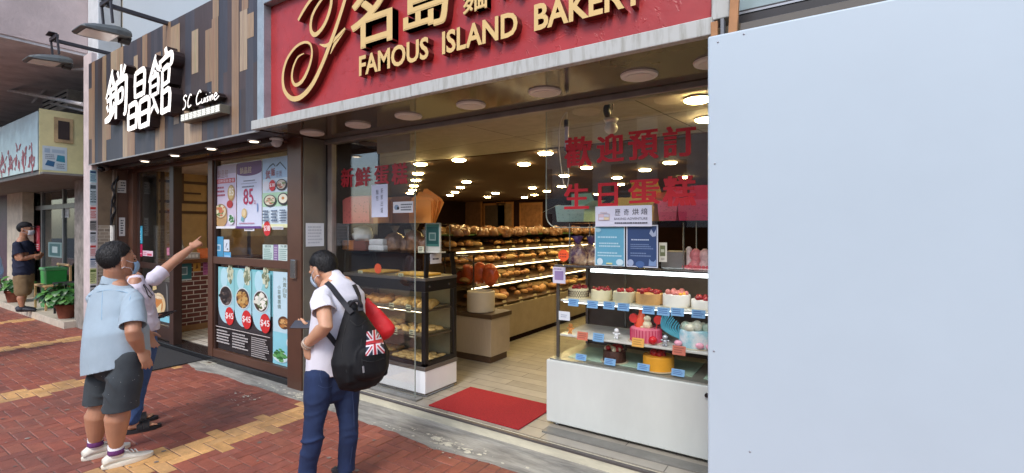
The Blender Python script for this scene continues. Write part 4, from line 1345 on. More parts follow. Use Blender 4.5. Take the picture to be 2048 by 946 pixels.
# cameras under the soffits
def dome_cam(p, r, lab, m1, m2):
    t = empty('security_camera', lab, 'security camera', p)
    mb = MB(); mb.lathe((p[0], p[1], p[2] - 0.03), [(r, 0), (r * 1.05, 0.02), (r * 0.9, 0.03)])
    mb.build('base', m1, t, smooth=True)
    mb = MB(); mb.ell((p[0], p[1], p[2] - 0.04), (r * 0.88, r * 0.88, r * 0.9), n=20, k=10)
    mb.build('dome', m2, t, smooth='all')
p = onZ(553, 276, 2.653)
dome_cam((p.x, p.y, 2.654), 0.065, 'white dome camera under the bakery sign corner', mat('cam_white', S(226, 226, 224), rough=0.3), mat('cam_white2', S(200, 200, 200), rough=0.2))
q = onX(206, 336, PX1 + 0.07)
t = empty('security_camera', 'grey camera with dark lens fixed to the pillar side', 'security camera', q)
mb = MB(); mb.ell(q, (0.075, 0.075, 0.055), n=18, k=10)
mb.build('shell', mat('cam_grey', S(120, 116, 110), rough=0.4), t, smooth='all')
mb = MB(); mb.ell(q + V((0.035, -0.03, -0.02)), (0.05, 0.05, 0.042), n=16, k=8)
mb.build('lens', mat('cam_lens', S(24, 22, 24), rough=0.1), t, smooth='all')
mb = MB(); mb.bar(q + V((-0.08, 0, 0.03)), q, 0.05, 0.04)
mb.build('mount', mat('cam_grey'), t)

# doormat
mb = MB(); mb.prism(FLOOR(0.004), [(-9.0, 2.44), (-6.78, 2.44), (-6.78, 3.055), (-9.0, 3.055)], 0, 0.014)
o = mb.build('door_mat', mat('black_mat', S(46, 46, 48), rough=0.95, var=0.35, vscale=60, bump=0.5, bscale=150), bevel=0.004)
tag(o, 'black rubber mat on the pavement before the restaurant door', 'door mat')
# ================================================================= BAKERY: sign
BS = 2.655
bs = empty('bakery_sign', 'red bakery sign with raised gold lettering and a grey metal frame', 'shop sign', (-2.5, 2.75, 2.65))
xl, xr = onY(527, 200, 2.58).x, -0.52
M_red = mat('red_stucco', S(168, 46, 46), rough=0.42, var=0.12, vscale=3, bump=0.0)
def stucco(m):
    nt = m.node_tree; n, l = nt.nodes, nt.links
    tc = n.new('ShaderNodeTexCoord')
    nz = n.new('ShaderNodeTexNoise'); nz.inputs['Scale'].default_value = 2.6; nz.inputs['Detail'].default_value = 3; nz.inputs['Distortion'].default_value = 1.8
    vo = n.new('ShaderNodeTexVoronoi'); vo.feature = 'SMOOTH_F1'; vo.inputs['Scale'].default_value = 3.6
    mpv = n.new('ShaderNodeMix'); mpv.data_type = 'VECTOR'; mpv.inputs[0].default_value = 0.35
    l.new(tc.outputs['Object'], nz.inputs['Vector'])
    l.new(tc.outputs['Object'], mpv.inputs[4]); l.new(nz.outputs['Color'], mpv.inputs[5])
    l.new(mpv.outputs[1], vo.inputs['Vector'])
    cr = n.new('ShaderNodeValToRGB'); cr.color_ramp.elements[0].position = 0.28; cr.color_ramp.elements[1].position = 0.34
    l.new(nz.outputs['Fac'], cr.inputs[0])
    n2 = n.new('ShaderNodeTexNoise'); n2.inputs['Scale'].default_value = 7; n2.inputs['Detail'].default_value = 2; n2.inputs['Distortion'].default_value = 2.5
    l.new(tc.outputs['Object'], n2.inputs['Vector'])
    c2 = n.new('ShaderNodeValToRGB')
    e = c2.color_ramp.elements; e[0].position = 0.60; e[1].position = 0.625
    k = c2.color_ramp.elements.new(0.66); k.color = (0.55, 0.55, 0.55, 1); k = c2.color_ramp.elements.new(0.72); k.color = (0, 0, 0, 1)
    l.new(n2.outputs['Fac'], c2.inputs[0])
    ad = n.new('ShaderNodeMath'); ad.operation = 'ADD'; l.new(vo.outputs['Distance'], ad.inputs[0])
    ml = n.new('ShaderNodeMath'); ml.operation = 'MULTIPLY'; ml.inputs[1].default_value = 0.5; l.new(c2.outputs[0], ml.inputs[0]); l.new(ml.outputs[0], ad.inputs[1])
    bp = n.new('ShaderNodeBump'); bp.inputs['Strength'].default_value = 0.26; bp.inputs['Distance'].default_value = 0.02
    l.new(ad.outputs[0], bp.inputs['Height']); l.new(bp.outputs[0], n['Principled BSDF'].inputs['Normal'])
stucco(M_red)
mb = MB(); mb.box(xl, xr, BS, 2.84, 2.702, 4.05)
mb.build('board', M_red, bs)
M_galv = mat('galvanised', S(160, 170, 174), rough=0.4, metal=0.35, var=0.15, vscale=5)
xo = onY(514, 200, 2.58).x
mb = MB(); mb.box(xo, xl - 0.001, 2.58, 2.83, 2.74, 4.0)
mb.build('frame_side', M_galv, bs, bevel=0.006)
mb = MB(); mb.box(xl, xr + 0.3, 2.578, BS + 0.1, onY(527, 8, 2.58).z, 4.02)
mb.build('frame_top', M_galv, bs, bevel=0.006)
mb = MB(); mb.box(xr, xr + 0.085, 2.60, 2.83, 2.745, 4.0)
M_weath = mat('weathered_white', S(158, 157, 148), rough=0.6, var=0.2, vscale=5, col2=S(184, 185, 180), stretch=(5, 5, 0.8), thr=(0.34, 0.52), bump=0.05)
mb.build('end_post', M_weath, bs, bevel=0.006)
mb = MB()
xs = onY(502, 255, 2.55).x
xj = onY(822, 180, 2.55).x
mb.box(xs, xj - 0.004, 2.55, 2.60, 2.655, 2.742)
mb.build('drip_ledge', M_weath, bs, bevel=0.005)
mb = MB(); mb.box(xj, -0.505, 2.548, 2.60, 2.656, 2.744)
mb.build('drip_ledge', M_weath, bs, bevel=0.005)
mb = MB(); mb.box(xs + 0.02, xl + 0.002, 2.601, 2.86, 2.664, 2.739)
mb.build('frame_base', M_galv, bs)
M_gold = mat('gold_face', S(218, 184, 118), rough=0.4, var=0.05, metal=0.0)
M_gside = mat('gold_side', S(104, 30, 26), rough=0.45)
fb_ = facade(BS)
Yl = BS - 0.06
def word(s, pa, pb, z0, z1, bold, nm='lettering', dep=0.06, thick=0.0):
    mb = MB()
    for q, (ex, ez) in enumerate(((-1, -1), (1, -1), (-1, 1), (1, 1))) if thick else ():
        solid_text(mb, fb_, s, onY(pa, 100, Yl).x + ex * thick, onY(pb, 100, Yl).x + ex * thick, z0 + ez * thick * .6, z1 + ez * thick * .6, -0.002, dep + 0.0008 * (q + 1), 0, 1, bold)
    solid_text(mb, fb_, s, onY(pa, 100, Yl).x, onY(pb, 100, Yl).x, z0, z1, -0.002, dep, 0, 1, bold)
    mb.build(nm, [M_gold, M_gside], bs)
word('FAMOUS', 718, 857, 2.922, 3.084, 0.026)
word('ISLAND', 884, 1035, 2.922, 3.084, 0.026)
word('BAKERY', 1068, 1291, 2.920, 3.084, 0.026)
word('名', 703, 784, 3.140, 3.66, 0.004, 'large_character', 0.06, 0.007)
word('島', 808, 900, 3.145, 3.62, 0.004, 'large_character', 0.06, 0.007)
word('麵', 924, 972, 3.165, 3.37, 0.003, 'small_character', 0.045, 0.003)
word('包', 992, 1042, 3.165, 3.37, 0.003, 'small_character', 0.045, 0.003)
mb = MB()
zc_ = lambda pts: [(onY(500 + x * .2749, y * .2749, Yl).x, onY(500 + x * .2749, y * .2749, Yl).z) for x, y in pts]
st1 = [(392, 388), (345, 420), (312, 500), (306, 575), (330, 618), (378, 590), (425, 500), (450, 400), (440, 325), (395, 308), (330, 345), (270, 430), (240, 540), (248, 650), (300, 715), (370, 705), (450, 620), (520, 480), (575, 340), (630, 190), (690, 0), (730, -160), (800, -290)]
w1 = [.004, .009, .012, .014, .016, .018, .016, .012, .010, .011, .013, .015, .017, .020, .022, .024, .024, .022, .022, .021, .019, .016, .01]
ribbon(mb, fb_, zc_(st1), w1, -0.002, 0.06, 0, 1, 6)
ribbon(mb, fb_, zc_([(505, 322), (555, 330), (615, 285), (690, 205)]), [.004, .016, .016, .010], -0.002, 0.057, 0, 1, 6)
ribbon(mb, fb_, zc_([(690, 205), (640, 275), (605, 335), (582, 392)]), [.012, .018, .014, .003], -0.002, 0.0545, 0, 1, 6)
ribbon(mb, fb_, zc_([(350, 148), (390, 75), (450, -10), (540, -90), (660, -130)]), [.014, .016, .016, .016, .01], -0.002, 0.06, 0, 1, 6)
ribbon(mb, fb_, zc_([(560, -150), (585, -30), (575, 70), (530, 185), (470, 250), (437, 215), (445, 120), (490, 30), (560, -60)]), [.012, .016, .018, .018, .02, .018, .016, .014, .01], -0.002, 0.052, 0, 1, 6)
mb.build('monogram', [M_gold, M_gside], bs)

# ================================================================= BAKERY: shopfront
BG = 3.35
FL = 0.085
bf = empty('bakery_entrance', 'bakery shopfront with brown soffit, two glass panes and open doorway', 'shopfront', (-2.5, 3.3, 0))
M_soff = mat('glossy_brown', S(92, 82, 68), rough=0.12, var=0.15, vscale=1.5, spec=0.6)
mb = MB(); mb.box(-4.62, 3, 2.601, 3.42, 2.662, 2.7)
mb.build('soffit', M_soff, bf)
mb = MB(); mb.box(-4.63, 3, BG - 0.05, BG + 0.05, 2.615, 2.6615)
mb.build('header_rail', mat('header_grey', S(150, 144, 138), rough=0.35, metal=0.4), bf, bevel=0.006)
mb = MB(); mb.box(-4.637, -4.625, 3.05, BG + 0.02, 0.0, 2.655)
mb.build('side_panel', mat('olive_panel', S(112, 108, 98), rough=0.3, var=0.1, vscale=2), bf)
xg0 = onY(668, 400, BG).x
mb = MB(); mb.box(-4.624, xg0, BG - 0.03, BG + 0.03, 0.09, 2.614)
mb.build('frame_post', mat('post_grey', S(150, 142, 136), rough=0.35, metal=0.3), bf, bevel=0.004)
mb = MB(); mb.box(-4.623, -4.6, BG - 0.034, BG - 0.0301, 0.09, 2.61)
mb.build('gasket', M_dark, bf)
xg1 = onY(830, 400, BG).x
GLB = glassmat('bakery_glass', (0.97, 0.975, 0.97, 1), ior=1.95)
mb = MB(); mb.box(xg0, xg1, BG - 0.005, BG + 0.005, 0.105, 2.615)
mb.build('glass_pane', GLB, bf)
x0 = onY(1095, 400, BG).x
zb = onY(1110, 455, BG).z
r_ = 0.10
pts = [(x0 + r_ - r_ * math.cos(a), zb + r_ - r_ * math.sin(a)) for a in [i * math.pi / 2 / 8 for i in range(9)]] + [(1.2, zb), (1.2, 2.615), (x0, 2.615)]
mb = MB(); mb.prism(facade(BG - 0.02), pts, -0.005, 0.005)
mb.build('glass_pane', GLB, bf)
M_edge = mat('glass_edge', S(150, 160, 154), rough=0.2)
mb = MB(); mb.tube([facade(BG - 0.02).p(a, b, 0) for a, b in [(x0, 2.61)] + pts[:9] + [(x0 + 0.6, zb)]], 0.004, n=6)
mb.box(xg1, xg1 + 0.004, BG - 0.006, BG + 0.006, 0.105, 2.615)
mb.build('glass_edge', M_edge, bf)
mb = MB(); mb.box(-4.64, 3, 3.2, 3.55, -0.1, FL - 0.006)
mb.build('step', mat('step_stone', S(196, 190, 168), rough=0.7, var=0.18, vscale=4, bump=0.2, bscale=30, stretch=(0.6, 1, 3)), bf, bevel=0.006)
mb = MB(); mb.box(-4.64, 3, 3.196, 3.226, FL - 0.016, FL + 0.002)
mb.build('threshold_strip', mat('threshold_metal', S(98, 92, 90), rough=0.45, metal=0.4, var=0.15), bf, bevel=0.003)
mb = MB(); mb.box(-4.5, onZ(840, 801, FL).x, 3.30, 3.385, FL - 0.01, FL + 0.016); mb.box(x0 - 0.06, 3, 3.36, 3.47, FL - 0.01, FL + 0.014)
mb.build('floor_track', mat('track_grey', S(132, 130, 124), rough=0.45, metal=0.4, var=0.15), bf, bevel=0.003)
A, B = onX(612, 448, -4.62), onX(648, 492, -4.62)
poster('wall_notice', 'torn white handwritten notice on the olive panel beside the bakery window', 'notice', sideX(-4.623), A.y, B.y, B.z, A.z + 0.01, [('lines', 0.1, 0.1, 0.9, 0.9, 6, S(190, 196, 204), 2)], S(222, 226, 230))

for k, (px, py) in enumerate([(636, 268), (727, 252), (829, 235), (952, 213), (1099, 188), (1281, 152), (1425, 118)]):
    p = onZ(px, py, 2.66)
    p.y = 2.985
    lab = 'unlit round downlight in the bakery soffit, ' + ['nearest the restaurant', 'second from the restaurant', 'third from the restaurant', 'fourth from the restaurant', 'third from the white hoarding', 'second from the white hoarding', 'half hidden by the white hoarding'][k]
    t = empty('recessed_downlight', lab, 'downlight', (p.x, p.y, 2.66), 'downlights in the bakery soffit')
    mb = MB(); mb.lathe((p.x, p.y, 2.645), [(0.092, 0.0), (0.112, 0.004), (0.116, 0.016)], n=40)
    mb.build('trim_ring', mat('downlight_trim', S(232, 228, 220), rough=0.4, var=0.03), t, smooth=True)
    mb = MB(); mb.cyl((p.x, p.y, 2.641), (p.x, p.y, 2.6445), 0.088, n=36)
    mb.build('diffuser', mat('downlight_diffuser', S(226, 220, 210), rough=0.5, var=0.03), t)

# ---------------------------------------------------------------- interior shell
IX0, IX1, IY1, CZ = -4.83, 4.5, 15.5, 2.78
mb = MB(); mb.box(IX0, IX1, 3.25, IY1, -0.1, FL); mb.box(-7.2, IX0 - 0.001, 4.2, IY1, -0.1, FL); mb.box(-12.5, -7.201, 6.3, IY1, -0.1, FL)
struct(mb.build('floor', brickmat('plank_tile', S(166, 160, 148), S(146, 140, 129), S(90, 85, 78), 1, 0.95, 0.155, 0.004, rough=0.35, bump=0.3, offset=0.37)))
mb = MB(); mb.box(-12.5, IX1, 5.751, IY1, CZ - 0.012, CZ + 0.1)
struct(mb.build('ceiling', mat('brown_ceiling', S(84, 60, 46), rough=0.8, var=0.1, vscale=1, spec=0.2)))
mb = MB(); mb.box(IX0, IX1, 3.42, 5.75, CZ, CZ + 0.1); mb.box(-7.2, IX0 - 0.001, 4.2, 5.75, CZ, CZ + 0.1)
struct(mb.build('ceiling', brickmat('ceiling_board', S(176, 168, 156), S(168, 160, 148), S(70, 62, 54), 1, 1.8, 0.9, 0.006, rough=0.7, rot=(0, 0, 0.1), offset=0.0)))
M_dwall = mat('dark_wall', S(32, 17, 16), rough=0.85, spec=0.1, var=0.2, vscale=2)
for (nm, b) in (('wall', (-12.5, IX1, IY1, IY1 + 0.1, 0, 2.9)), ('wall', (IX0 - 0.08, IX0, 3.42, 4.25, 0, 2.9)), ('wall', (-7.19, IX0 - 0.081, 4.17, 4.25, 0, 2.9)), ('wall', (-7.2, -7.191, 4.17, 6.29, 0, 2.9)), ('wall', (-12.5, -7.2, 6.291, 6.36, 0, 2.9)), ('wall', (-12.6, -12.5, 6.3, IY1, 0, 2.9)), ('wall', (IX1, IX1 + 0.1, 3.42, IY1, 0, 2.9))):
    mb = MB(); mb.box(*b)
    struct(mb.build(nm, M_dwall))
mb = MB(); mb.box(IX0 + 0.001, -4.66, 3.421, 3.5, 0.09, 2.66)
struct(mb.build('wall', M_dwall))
# pictures on the back wall
for k, (px, py, w_, h_, c) in enumerate([(990, 432, 0.55, 0.5, S(60, 46, 40)), (1010, 430, 0.4, 0.5, S(110, 84, 60)), (1062, 432, 0.5, 0.5, S(120, 78, 46)), (945, 430, 0.5, 0.6, S(90, 60, 44))]):
    p = onY(px, py, IY1 - 0.01)
    t = empty('framed_picture', ['dark square picture on the far back wall', 'brown picture beside the dark square one at the back', 'large wooden framed picture on the far back wall', 'small reddish picture at the left of the back wall'][k], 'picture', (p.x, IY1 - 0.02, p.z))
    mb = MB(); mb.box(p.x - w_, p.x + w_, IY1 - 0.03, IY1 - 0.005, p.z - h_, p.z + h_)
    mb.build('frame', mat('pic_frame', S(140, 92, 52), rough=0.5), t)
    mb = MB(); mb.box(p.x - w_ + 0.08, p.x + w_ - 0.08, IY1 - 0.034, IY1 - 0.0305, p.z - h_ + 0.08, p.z + h_ - 0.08)
    mb.build('picture', mat('pic%d' % k, c, rough=0.6, var=0.3), t)

# ceiling lamps, all of one kind; the steep left row builds reflections as lamps
lamp_px = [(701, 303), (841, 333), (836, 351), (832, 364), (828, 374.5), (825, 383), (820, 389), (918, 325), (1048, 333), (1091, 312), (933, 367), (921, 378), (910, 387), (900, 393), (1065, 378.5), (1094, 385), (1069, 392), (1049, 397), (991, 389), (975, 396), (1395, 209), (1413, 247), (1092, 311), (1173, 339.5), (1129, 355), (1290, 344), (1234, 359), (1123, 376), (1194, 391), (1240, 372), (1340, 330), (1371, 358)]
M_lampw = mat('lamp_warm', S(255, 220, 150), emit=S(255, 222, 150), estr=75, var=0)
proto = None
placed = []
for k, (px, py) in enumerate(lamp_px):
    p = onZ(px, py, CZ - 0.06)
    if p.y > IY1 - 0.3:
        p = onY(px, py, IY1 - 0.5); p.z = CZ - 0.06
    if any((p - q).length < 0.35 for q in placed):
        continue
    placed.append(p.copy())
    if proto is None:
        proto = empty('ceiling_lamp', 'round warm lit lamp on the bakery ceiling', 'ceiling lamp', p, 'lit lamps on the bakery ceiling')
        mb = MB(); mb.lathe(p + V((0, 0, 0.0)), [(0.106, 0.04), (0.11, 0.044), (0.10, 0.05), (0.06, 0.057), (0.03, 0.06)], n=28)
        mb.build('shade', mat('lamp_shade', S(214, 190, 120), rough=0.3, metal=0.3), proto, smooth=True)
        mb = MB(); mb.lathe(p + V((0, 0, -0.018)), [(0.04, 0.034), (0.08, 0.038), (0.101, 0.048), (0.105, 0.0575)], n=24)
        mb.build('bulb', M_lampw, proto, smooth='all')
        p0 = p.copy()
    else:
        copy_tree(proto, p - p0)

# ================================================================= BAKERY: cabinets
M_white = mat('white_laminate', S(234, 236, 238), rough=0.3, var=0.04, vscale=3, stretch=(1, 1, 0.4))
M_blkm = mat('black_metal', S(24, 22, 24), rough=0.35, var=0.1)
M_trim = mat('grey_steel_trim', S(118, 112, 106), rough=0.35, metal=0.5, var=0.08)
GLC = glassmat('case_glass', (0.93, 0.94, 0.92, 1), ior=1.3)
CX0, CX1, CY0, CY1 = -4.46, -3.255, 3.42, 3.885
pc = empty('pastry_case', 'black framed glass pastry case on a white base, left of doorway', 'display case', ((CX0 + CX1) / 2, 3.65, FL))
mb = MB(); mb.box(CX0 + 0.02, CX1 - 0.02, CY0 + 0.03, CY1 - 0.02, FL, 0.12); mb.box(CX0, CX1, CY0, CY1, 0.12, 0.335)
mb.build('base', M_white, pc, bevel=0.006)
mb = MB(); mb.box(CX0 - 0.004, CX1 + 0.004, CY0 - 0.004, CY1 + 0.004, 0.336, 0.375); mb.box(CX0 - 0.002, CX1 + 0.002, CY0 - 0.002, CY1 + 0.002, 0.108, 0.119)
mb.build('metal_trim', M_trim, pc, bevel=0.003)
mb = MB()
for x in (CX0, CX1 - 0.05):
    for y in (CY0, CY1 - 0.05):
        mb.box(x, x + 0.05, y, y + 0.05, 0.376, 1.09)
mb.box(CX0, CX1, CY0, CY1, 1.091, 1.195); mb.box(CX0, CX1, CY0, CY0 + 0.04, 0.376, 0.41); mb.box(CX1 - 0.04, CX1, CY0 + 0.051, CY1 - 0.051, 0.376, 0.42)
mb.build('black_frame', M_blkm, pc, bevel=0.004)
mb = MB(); mb.box(CX0 - 0.003, CX1 + 0.003, CY0 - 0.003, CY1 + 0.003, 1.196, 1.225)
mb.build('metal_trim', M_trim, pc, bevel=0.003)
mb = MB()
for x in (CX0, CX1 - 0.022):
    mb = MB()
    mb.add([(x, CY0, 1.226), (x + 0.02, CY0, 1.226), (x + 0.02, CY0 + 0.05, 1.226), (x, CY0 + 0.05, 1.226), (x, CY0 + 0.01, 1.45), (x + 0.02, CY0 + 0.01, 1.45), (x + 0.02, CY0 + 0.06, 1.45), (x, CY0 + 0.06, 1.45)], [(3, 2, 1, 0), (4, 5, 6, 7), (0, 1, 5, 4), (1, 2, 6, 5), (2, 3, 7, 6), (3, 0, 4, 7)])
    mb.add([(x, CY1 - 0.05, 1.226), (x + 0.02, CY1 - 0.05, 1.226), (x + 0.02, CY1, 1.226), (x, CY1, 1.226), (x, CY1 - 0.10, 1.45), (x + 0.02, CY1 - 0.10, 1.45), (x + 0.02, CY1 - 0.04, 1.45), (x, CY1 - 0.04, 1.45)], [(3, 2, 1, 0), (4, 5, 6, 7), (0, 1, 5, 4), (1, 2, 6, 5), (2, 3, 7, 6), (3, 0, 4, 7)])
    mb.box(x, x + 0.0205, CY0 + 0.01, CY1 - 0.04, 1.41, 1.452)
    mb.build('top_frame', M_blkm, pc, bevel=0.003)
mb = MB(); mb.box(CX0 - 0.005, CX1 + 0.005, CY0 + 0.002, CY1 - 0.03, 1.4525, 1.464)
mb.build('top_glass', glassmat('smoke_glass', (0.55, 0.55, 0.5, 1)), pc)
mb = MB()
mb.box(CX0 + 0.05, CX1 - 0.05, CY0 + 0.008, CY0 + 0.014, 0.41, 1.09); mb.box(CX1 - 0.014, CX1 - 0.008, CY0 + 0.05, CY1 - 0.05, 0.42, 1.09)
mb.box(CX0 + 0.03, CX1 - 0.03, CY0 + 0.012, CY0 + 0.017, 1.226, 1.41)
mb.build('glass_panel', GLC, pc)
mb = MB()
for x in (CX1 + 0.001,):
    for y in (CY0 + 0.06, CY1 - 0.12):
        for z in (1.435,):
            mb.cyl((x - 0.004, y, z - 0.004), (x + 0.006, y, z - 0.004), 0.012, n=14)
        mb.cyl((x - 0.004, y, 1.14), (x + 0.006, y, 1.14), 0.01, n=14)
mb.build('bolt', mat('chrome'), pc, smooth=True)
SH = [0.385, 0.66, 0.905]
for z in SH[1:]:
    mb = MB(); mb.box(CX0 + 0.03, CX1 - 0.03, CY0 + 0.03, CY1 - 0.02, z - 0.014, z)
    mb.build('shelf', mat('shelf_steel', S(120, 106, 90), rough=0.35, metal=0.4), pc)
mb = MB(); mb.box(CX0 + 0.02, CX1 - 0.02, CY1 - 0.012, CY1 - 0.006, 0.376, 1.09)
mb.build('back_panel', mat('case_back', S(168, 158, 130), rough=0.4, var=0.1), pc)
mb = MB(); mb.box(CX0 + 0.1, CX1 - 0.1, CY0 + 0.08, CY0 + 0.1, 1.084, 1.0905); mb.box(CX0 + 0.1, CX1 - 0.1, CY0 + 0.04, CY0 + 0.055, 0.884, 0.8905)
mb.build('light_strip', mat('strip_warm', S(255, 240, 205), emit=S(255, 236, 196), estr=5, var=0), pc)

M_bread = mat('bread_crust', S(160, 100, 50), rough=0.5, var=0.2, vscale=14, col2=S(206, 160, 98), bump=0.3, bscale=60, thr=(0.3, 0.7))
M_tan = mat('pale_pastry', S(206, 160, 92), rough=0.6, var=0.2, vscale=16, col2=S(228, 198, 140), bump=0.3, thr=(0.3, 0.7))
M_green = mat('green_pastry', S(122, 128, 52), rough=0.6, var=0.25, vscale=14, col2=S(170, 120, 60), bump=0.3)
M_dkbread = mat('brown_bread', S(140, 82, 42), rough=0.5, var=0.25, vscale=12, col2=S(176, 116, 62), bump=0.3)


def bun(name, p, r, ax, mt, lab, cat, grp, wob=0.12, sl=0):
    mb = MB(); mb.ell((0, 0, 0), (1, 1, 1), n=18, k=10)
    mb.v = [V((v.x * r[0] * (1 + wob * noise.noise(v * 1.7 + V((sl, 0, 0)))), v.y * r[1] * (1 + wob * noise.noise(v * 2.1 + V((0, sl, 0)))), max(v.z, -0.55) * r[2] * (1 + wob * noise.noise(v * 3 + V((0, 0, sl)))))) for v in mb.v]
    mz = Matrix.Rotation(ax, 3, 'Z')
    mb.v = [mz @ v for v in mb.v]
    o = mb.build(name, mt, smooth='all')
    o.location = p
    return tag(o, lab, cat, grp)


def tray(z, x0, x1, lab, mt):
    t = empty('bakery_tray', lab, 'tray', ((x0 + x1) / 2, 3.66, z), 'trays in the pastry case')
    mb = MB(); mb.box(x0, x1, CY0 + 0.045, CY1 - 0.04, z + 0.001, z + 0.007)
    mb.build('bottom', mt, t)
    mb = MB()
    mb.box(x0, x1, CY0 + 0.04, CY0 + 0.046, z + 0.001, z + 0.022); mb.box(x0, x1, CY1 - 0.046, CY1 - 0.04, z + 0.001, z + 0.022)
    mb.box(x0, x0 + 0.006, CY0 + 0.047, CY1 - 0.047, z + 0.001, z + 0.022); mb.box(x1 - 0.006, x1, CY0 + 0.047, CY1 - 0.047, z + 0.001, z + 0.022)
    mb.build('rim', mt, t)


M_tray = mat('tray_steel', S(150, 138, 118), rough=0.35, metal=0.5)
rg = random.Random(31)
xa, xm, xb = CX0 + 0.05, -3.86, CX1 - 0.055
for z, la, lb in ((SH[2], 'steel tray of crusty rolls on the upper shelf, left half', 'steel tray of sliced rolls on the upper shelf, right half'), (SH[1], 'steel tray of sandwiches on the middle shelf, left half', 'steel tray of pale pastries on the middle shelf, right half'), (SH[0], 'steel tray of green buns on the bottom of the case, left', 'steel tray of flat tan cookies on the bottom, right')):
    tray(z, xa, xm - 0.01, la, M_tray)
    tray(z, xm + 0.01, xb, lb, M_tray)
def fill(z, x0, x1, nx, ny, r, mt, nm, lab, cat, grp, ang=0.0, pile=0):
    base = None
    for i in range(nx):
        for j in range(ny):
            for q in range(1 + pile):
                x = x0 + (x1 - x0) * (i + 0.5) / nx + rg.gauss(0, 0.006)
                y = CY0 + 0.075 + (CY1 - CY0 - 0.15) * (j + 0.5) / ny + rg.gauss(0, 0.006)
                p = V((x, y, z + 0.008 + r[2] * 0.5 + q * r[2] * 1.1))
                if base is None:
                    base = bun(nm, p, r, 0, mt, lab, cat, grp, sl=len(nm))
                    base.rotation_euler = (0, 0, ang)
                else:
                    c = base.copy(); COL.objects.link(c)
                    c.location = p
                    c.rotation_euler = (rg.gauss(0, 0.1), rg.gauss(0, 0.1), ang + rg.gauss(0, 0.25))
                    k = 0.9 + 0.2 * rg.random()
                    c.scale = (k, k, k)
fill(SH[2], xa + 0.02, xm - 0.03, 4, 2, (0.062, 0.09, 0.045), M_bread, 'crusty_roll', 'crusty golden roll on the upper left tray of the pastry case', 'bread roll', 'crusty rolls on the upper left tray', 0.4)
fill(SH[2], xm + 0.03, xb - 0.02, 9, 1, (0.026, 0.15, 0.045), M_tan, 'sliced_roll', 'slender pale sliced roll on the upper right tray of the pastry case', 'bread roll', 'sliced rolls on the upper right tray', 0.25)
fill(SH[1], xa + 0.02, xm - 0.03, 4, 3, (0.06, 0.05, 0.032), M_tan, 'sandwich_bun', 'soft sandwich bun on the middle left tray of the pastry case', 'bun', 'sandwich buns on the middle left tray', 0.3)
fill(SH[1], xm + 0.03, xb - 0.02, 4, 3, (0.066, 0.04, 0.022), M_tan, 'pale_pastry', 'flat pale pastry on the middle right tray of the pastry case', 'pastry', 'pale pastries on the middle right tray', -0.3)
fill(SH[0], xa + 0.02, xm - 0.03, 5, 3, (0.055, 0.046, 0.024), M_green, 'green_bun', 'flat greenish bun at the bottom left of the pastry case', 'bun', 'green buns on the bottom left tray', 0.5)
fill(SH[0], xm + 0.03, xb - 0.02, 5, 4, (0.05, 0.036, 0.018), M_tan, 'tan_cookie', 'flat tan cookie at the bottom right of the pastry case', 'cookie', 'tan cookies on the bottom right tray', 0.2)
for (x, lab) in ((-4.15, 'yellow slab cake lying in the left of the case top'), (-3.55, 'flat pale slab cake lying in the right of the case top')):
    mb = MB(); mb.obox((x, 3.64, 1.238), (V((1, 0.06, 0)).normalized(), V((-0.06, 1, 0)).normalized(), ZA), (0.2, 0.12, 0.012))
    o = mb.build('slab_cake', mat('yellow_cake', S(222, 170, 70), rough=0.6, var=0.1), bevel=0.01)
    tag(o, lab, 'cake')
def card(Y, px, py, w_, h_, col, lab, cat='price card', grp=None, tilt=0.0, txt=True, ink=S(70, 74, 60)):
    p = onY(px, py, Y)
    mb = MB()
    d = V((0, -math.cos(tilt), math.sin(tilt)))
    u = V((0, math.sin(tilt), math.cos(tilt)))
    fr = Fr(p, XA, u, d)
    mb.prism(fr, [(-w_ / 2, -h_ / 2), (w_ / 2, -h_ / 2), (w_ / 2, h_ / 2), (-w_ / 2, h_ / 2)], 0, 0.002, c=col)
    if txt:
        for k in range(3):
            mb.rect(fr, -w_ * 0.38, w_ * (0.38 - 0.2 * rg.random()), h_ * (0.22 - 0.24 * k), h_ * (0.33 - 0.24 * k), 0.0026, c=ink)
    return tag(mb.build('price_card', PRINT), lab, cat, grp)
CRM = S(222, 220, 190)
for (px, py, lab) in ((721, 548, 'cream price card in the case top, beside the orange tag'), (802, 554, 'cream price card in the case top, near the black corner'), (783, 613, 'cream price card on the upper tray, left one'), (817, 617, 'cream price card on the upper tray, right one'), (790, 661, 'cream price card on the middle tray, left one'), (824, 667, 'cream price card on the middle tray, right one')):
    card(CY0 + 0.035, px, py, 0.07, 0.075, CRM, lab, grp='cream price cards in the pastry case')
def starburst(Y, px, py, r, lab, ink=None):
    p = onY(px, py, Y)
    mb = MB(); fr = facade(Y)
    mb.prism(fr, [(p.x + r * (1 if i % 2 else 0.88) * math.cos(i * math.pi / 14), p.z + r * (1 if i % 2 else 0.88) * math.sin(i * math.pi / 14)) for i in range(28)], 0, 0.002, c=S(236, 92, 44))
    if ink:
        for k in range(2):
            for q in range(4):
                mb.rect(fr, p.x - r * 0.6 + q * r * 0.3, p.x - r * 0.6 + q * r * 0.3 + r * 0.2, p.z + r * (0.12 - 0.42 * k), p.z + r * (0.32 - 0.42 * k), 0.0026, c=ink)
    tag(mb.build('starburst_tag', PRINT), lab, 'price tag')
starburst(CY0 + 0.008, 756, 537, 0.055, 'orange tag hanging in the top of the pastry case')
A, B = onX(861, 508, CX1 + 0.012), onX(883, 526, CX1 + 0.012)
poster('case_notice', 'white notice stuck on the black side of the pastry case', 'notice', sideX(CX1 + 0.008), A.y, B.y, B.z, A.z, [('lines', 0.2, 0.3, 0.8, 0.65, 1, S(70, 70, 80), 2)], S(206, 206, 212))

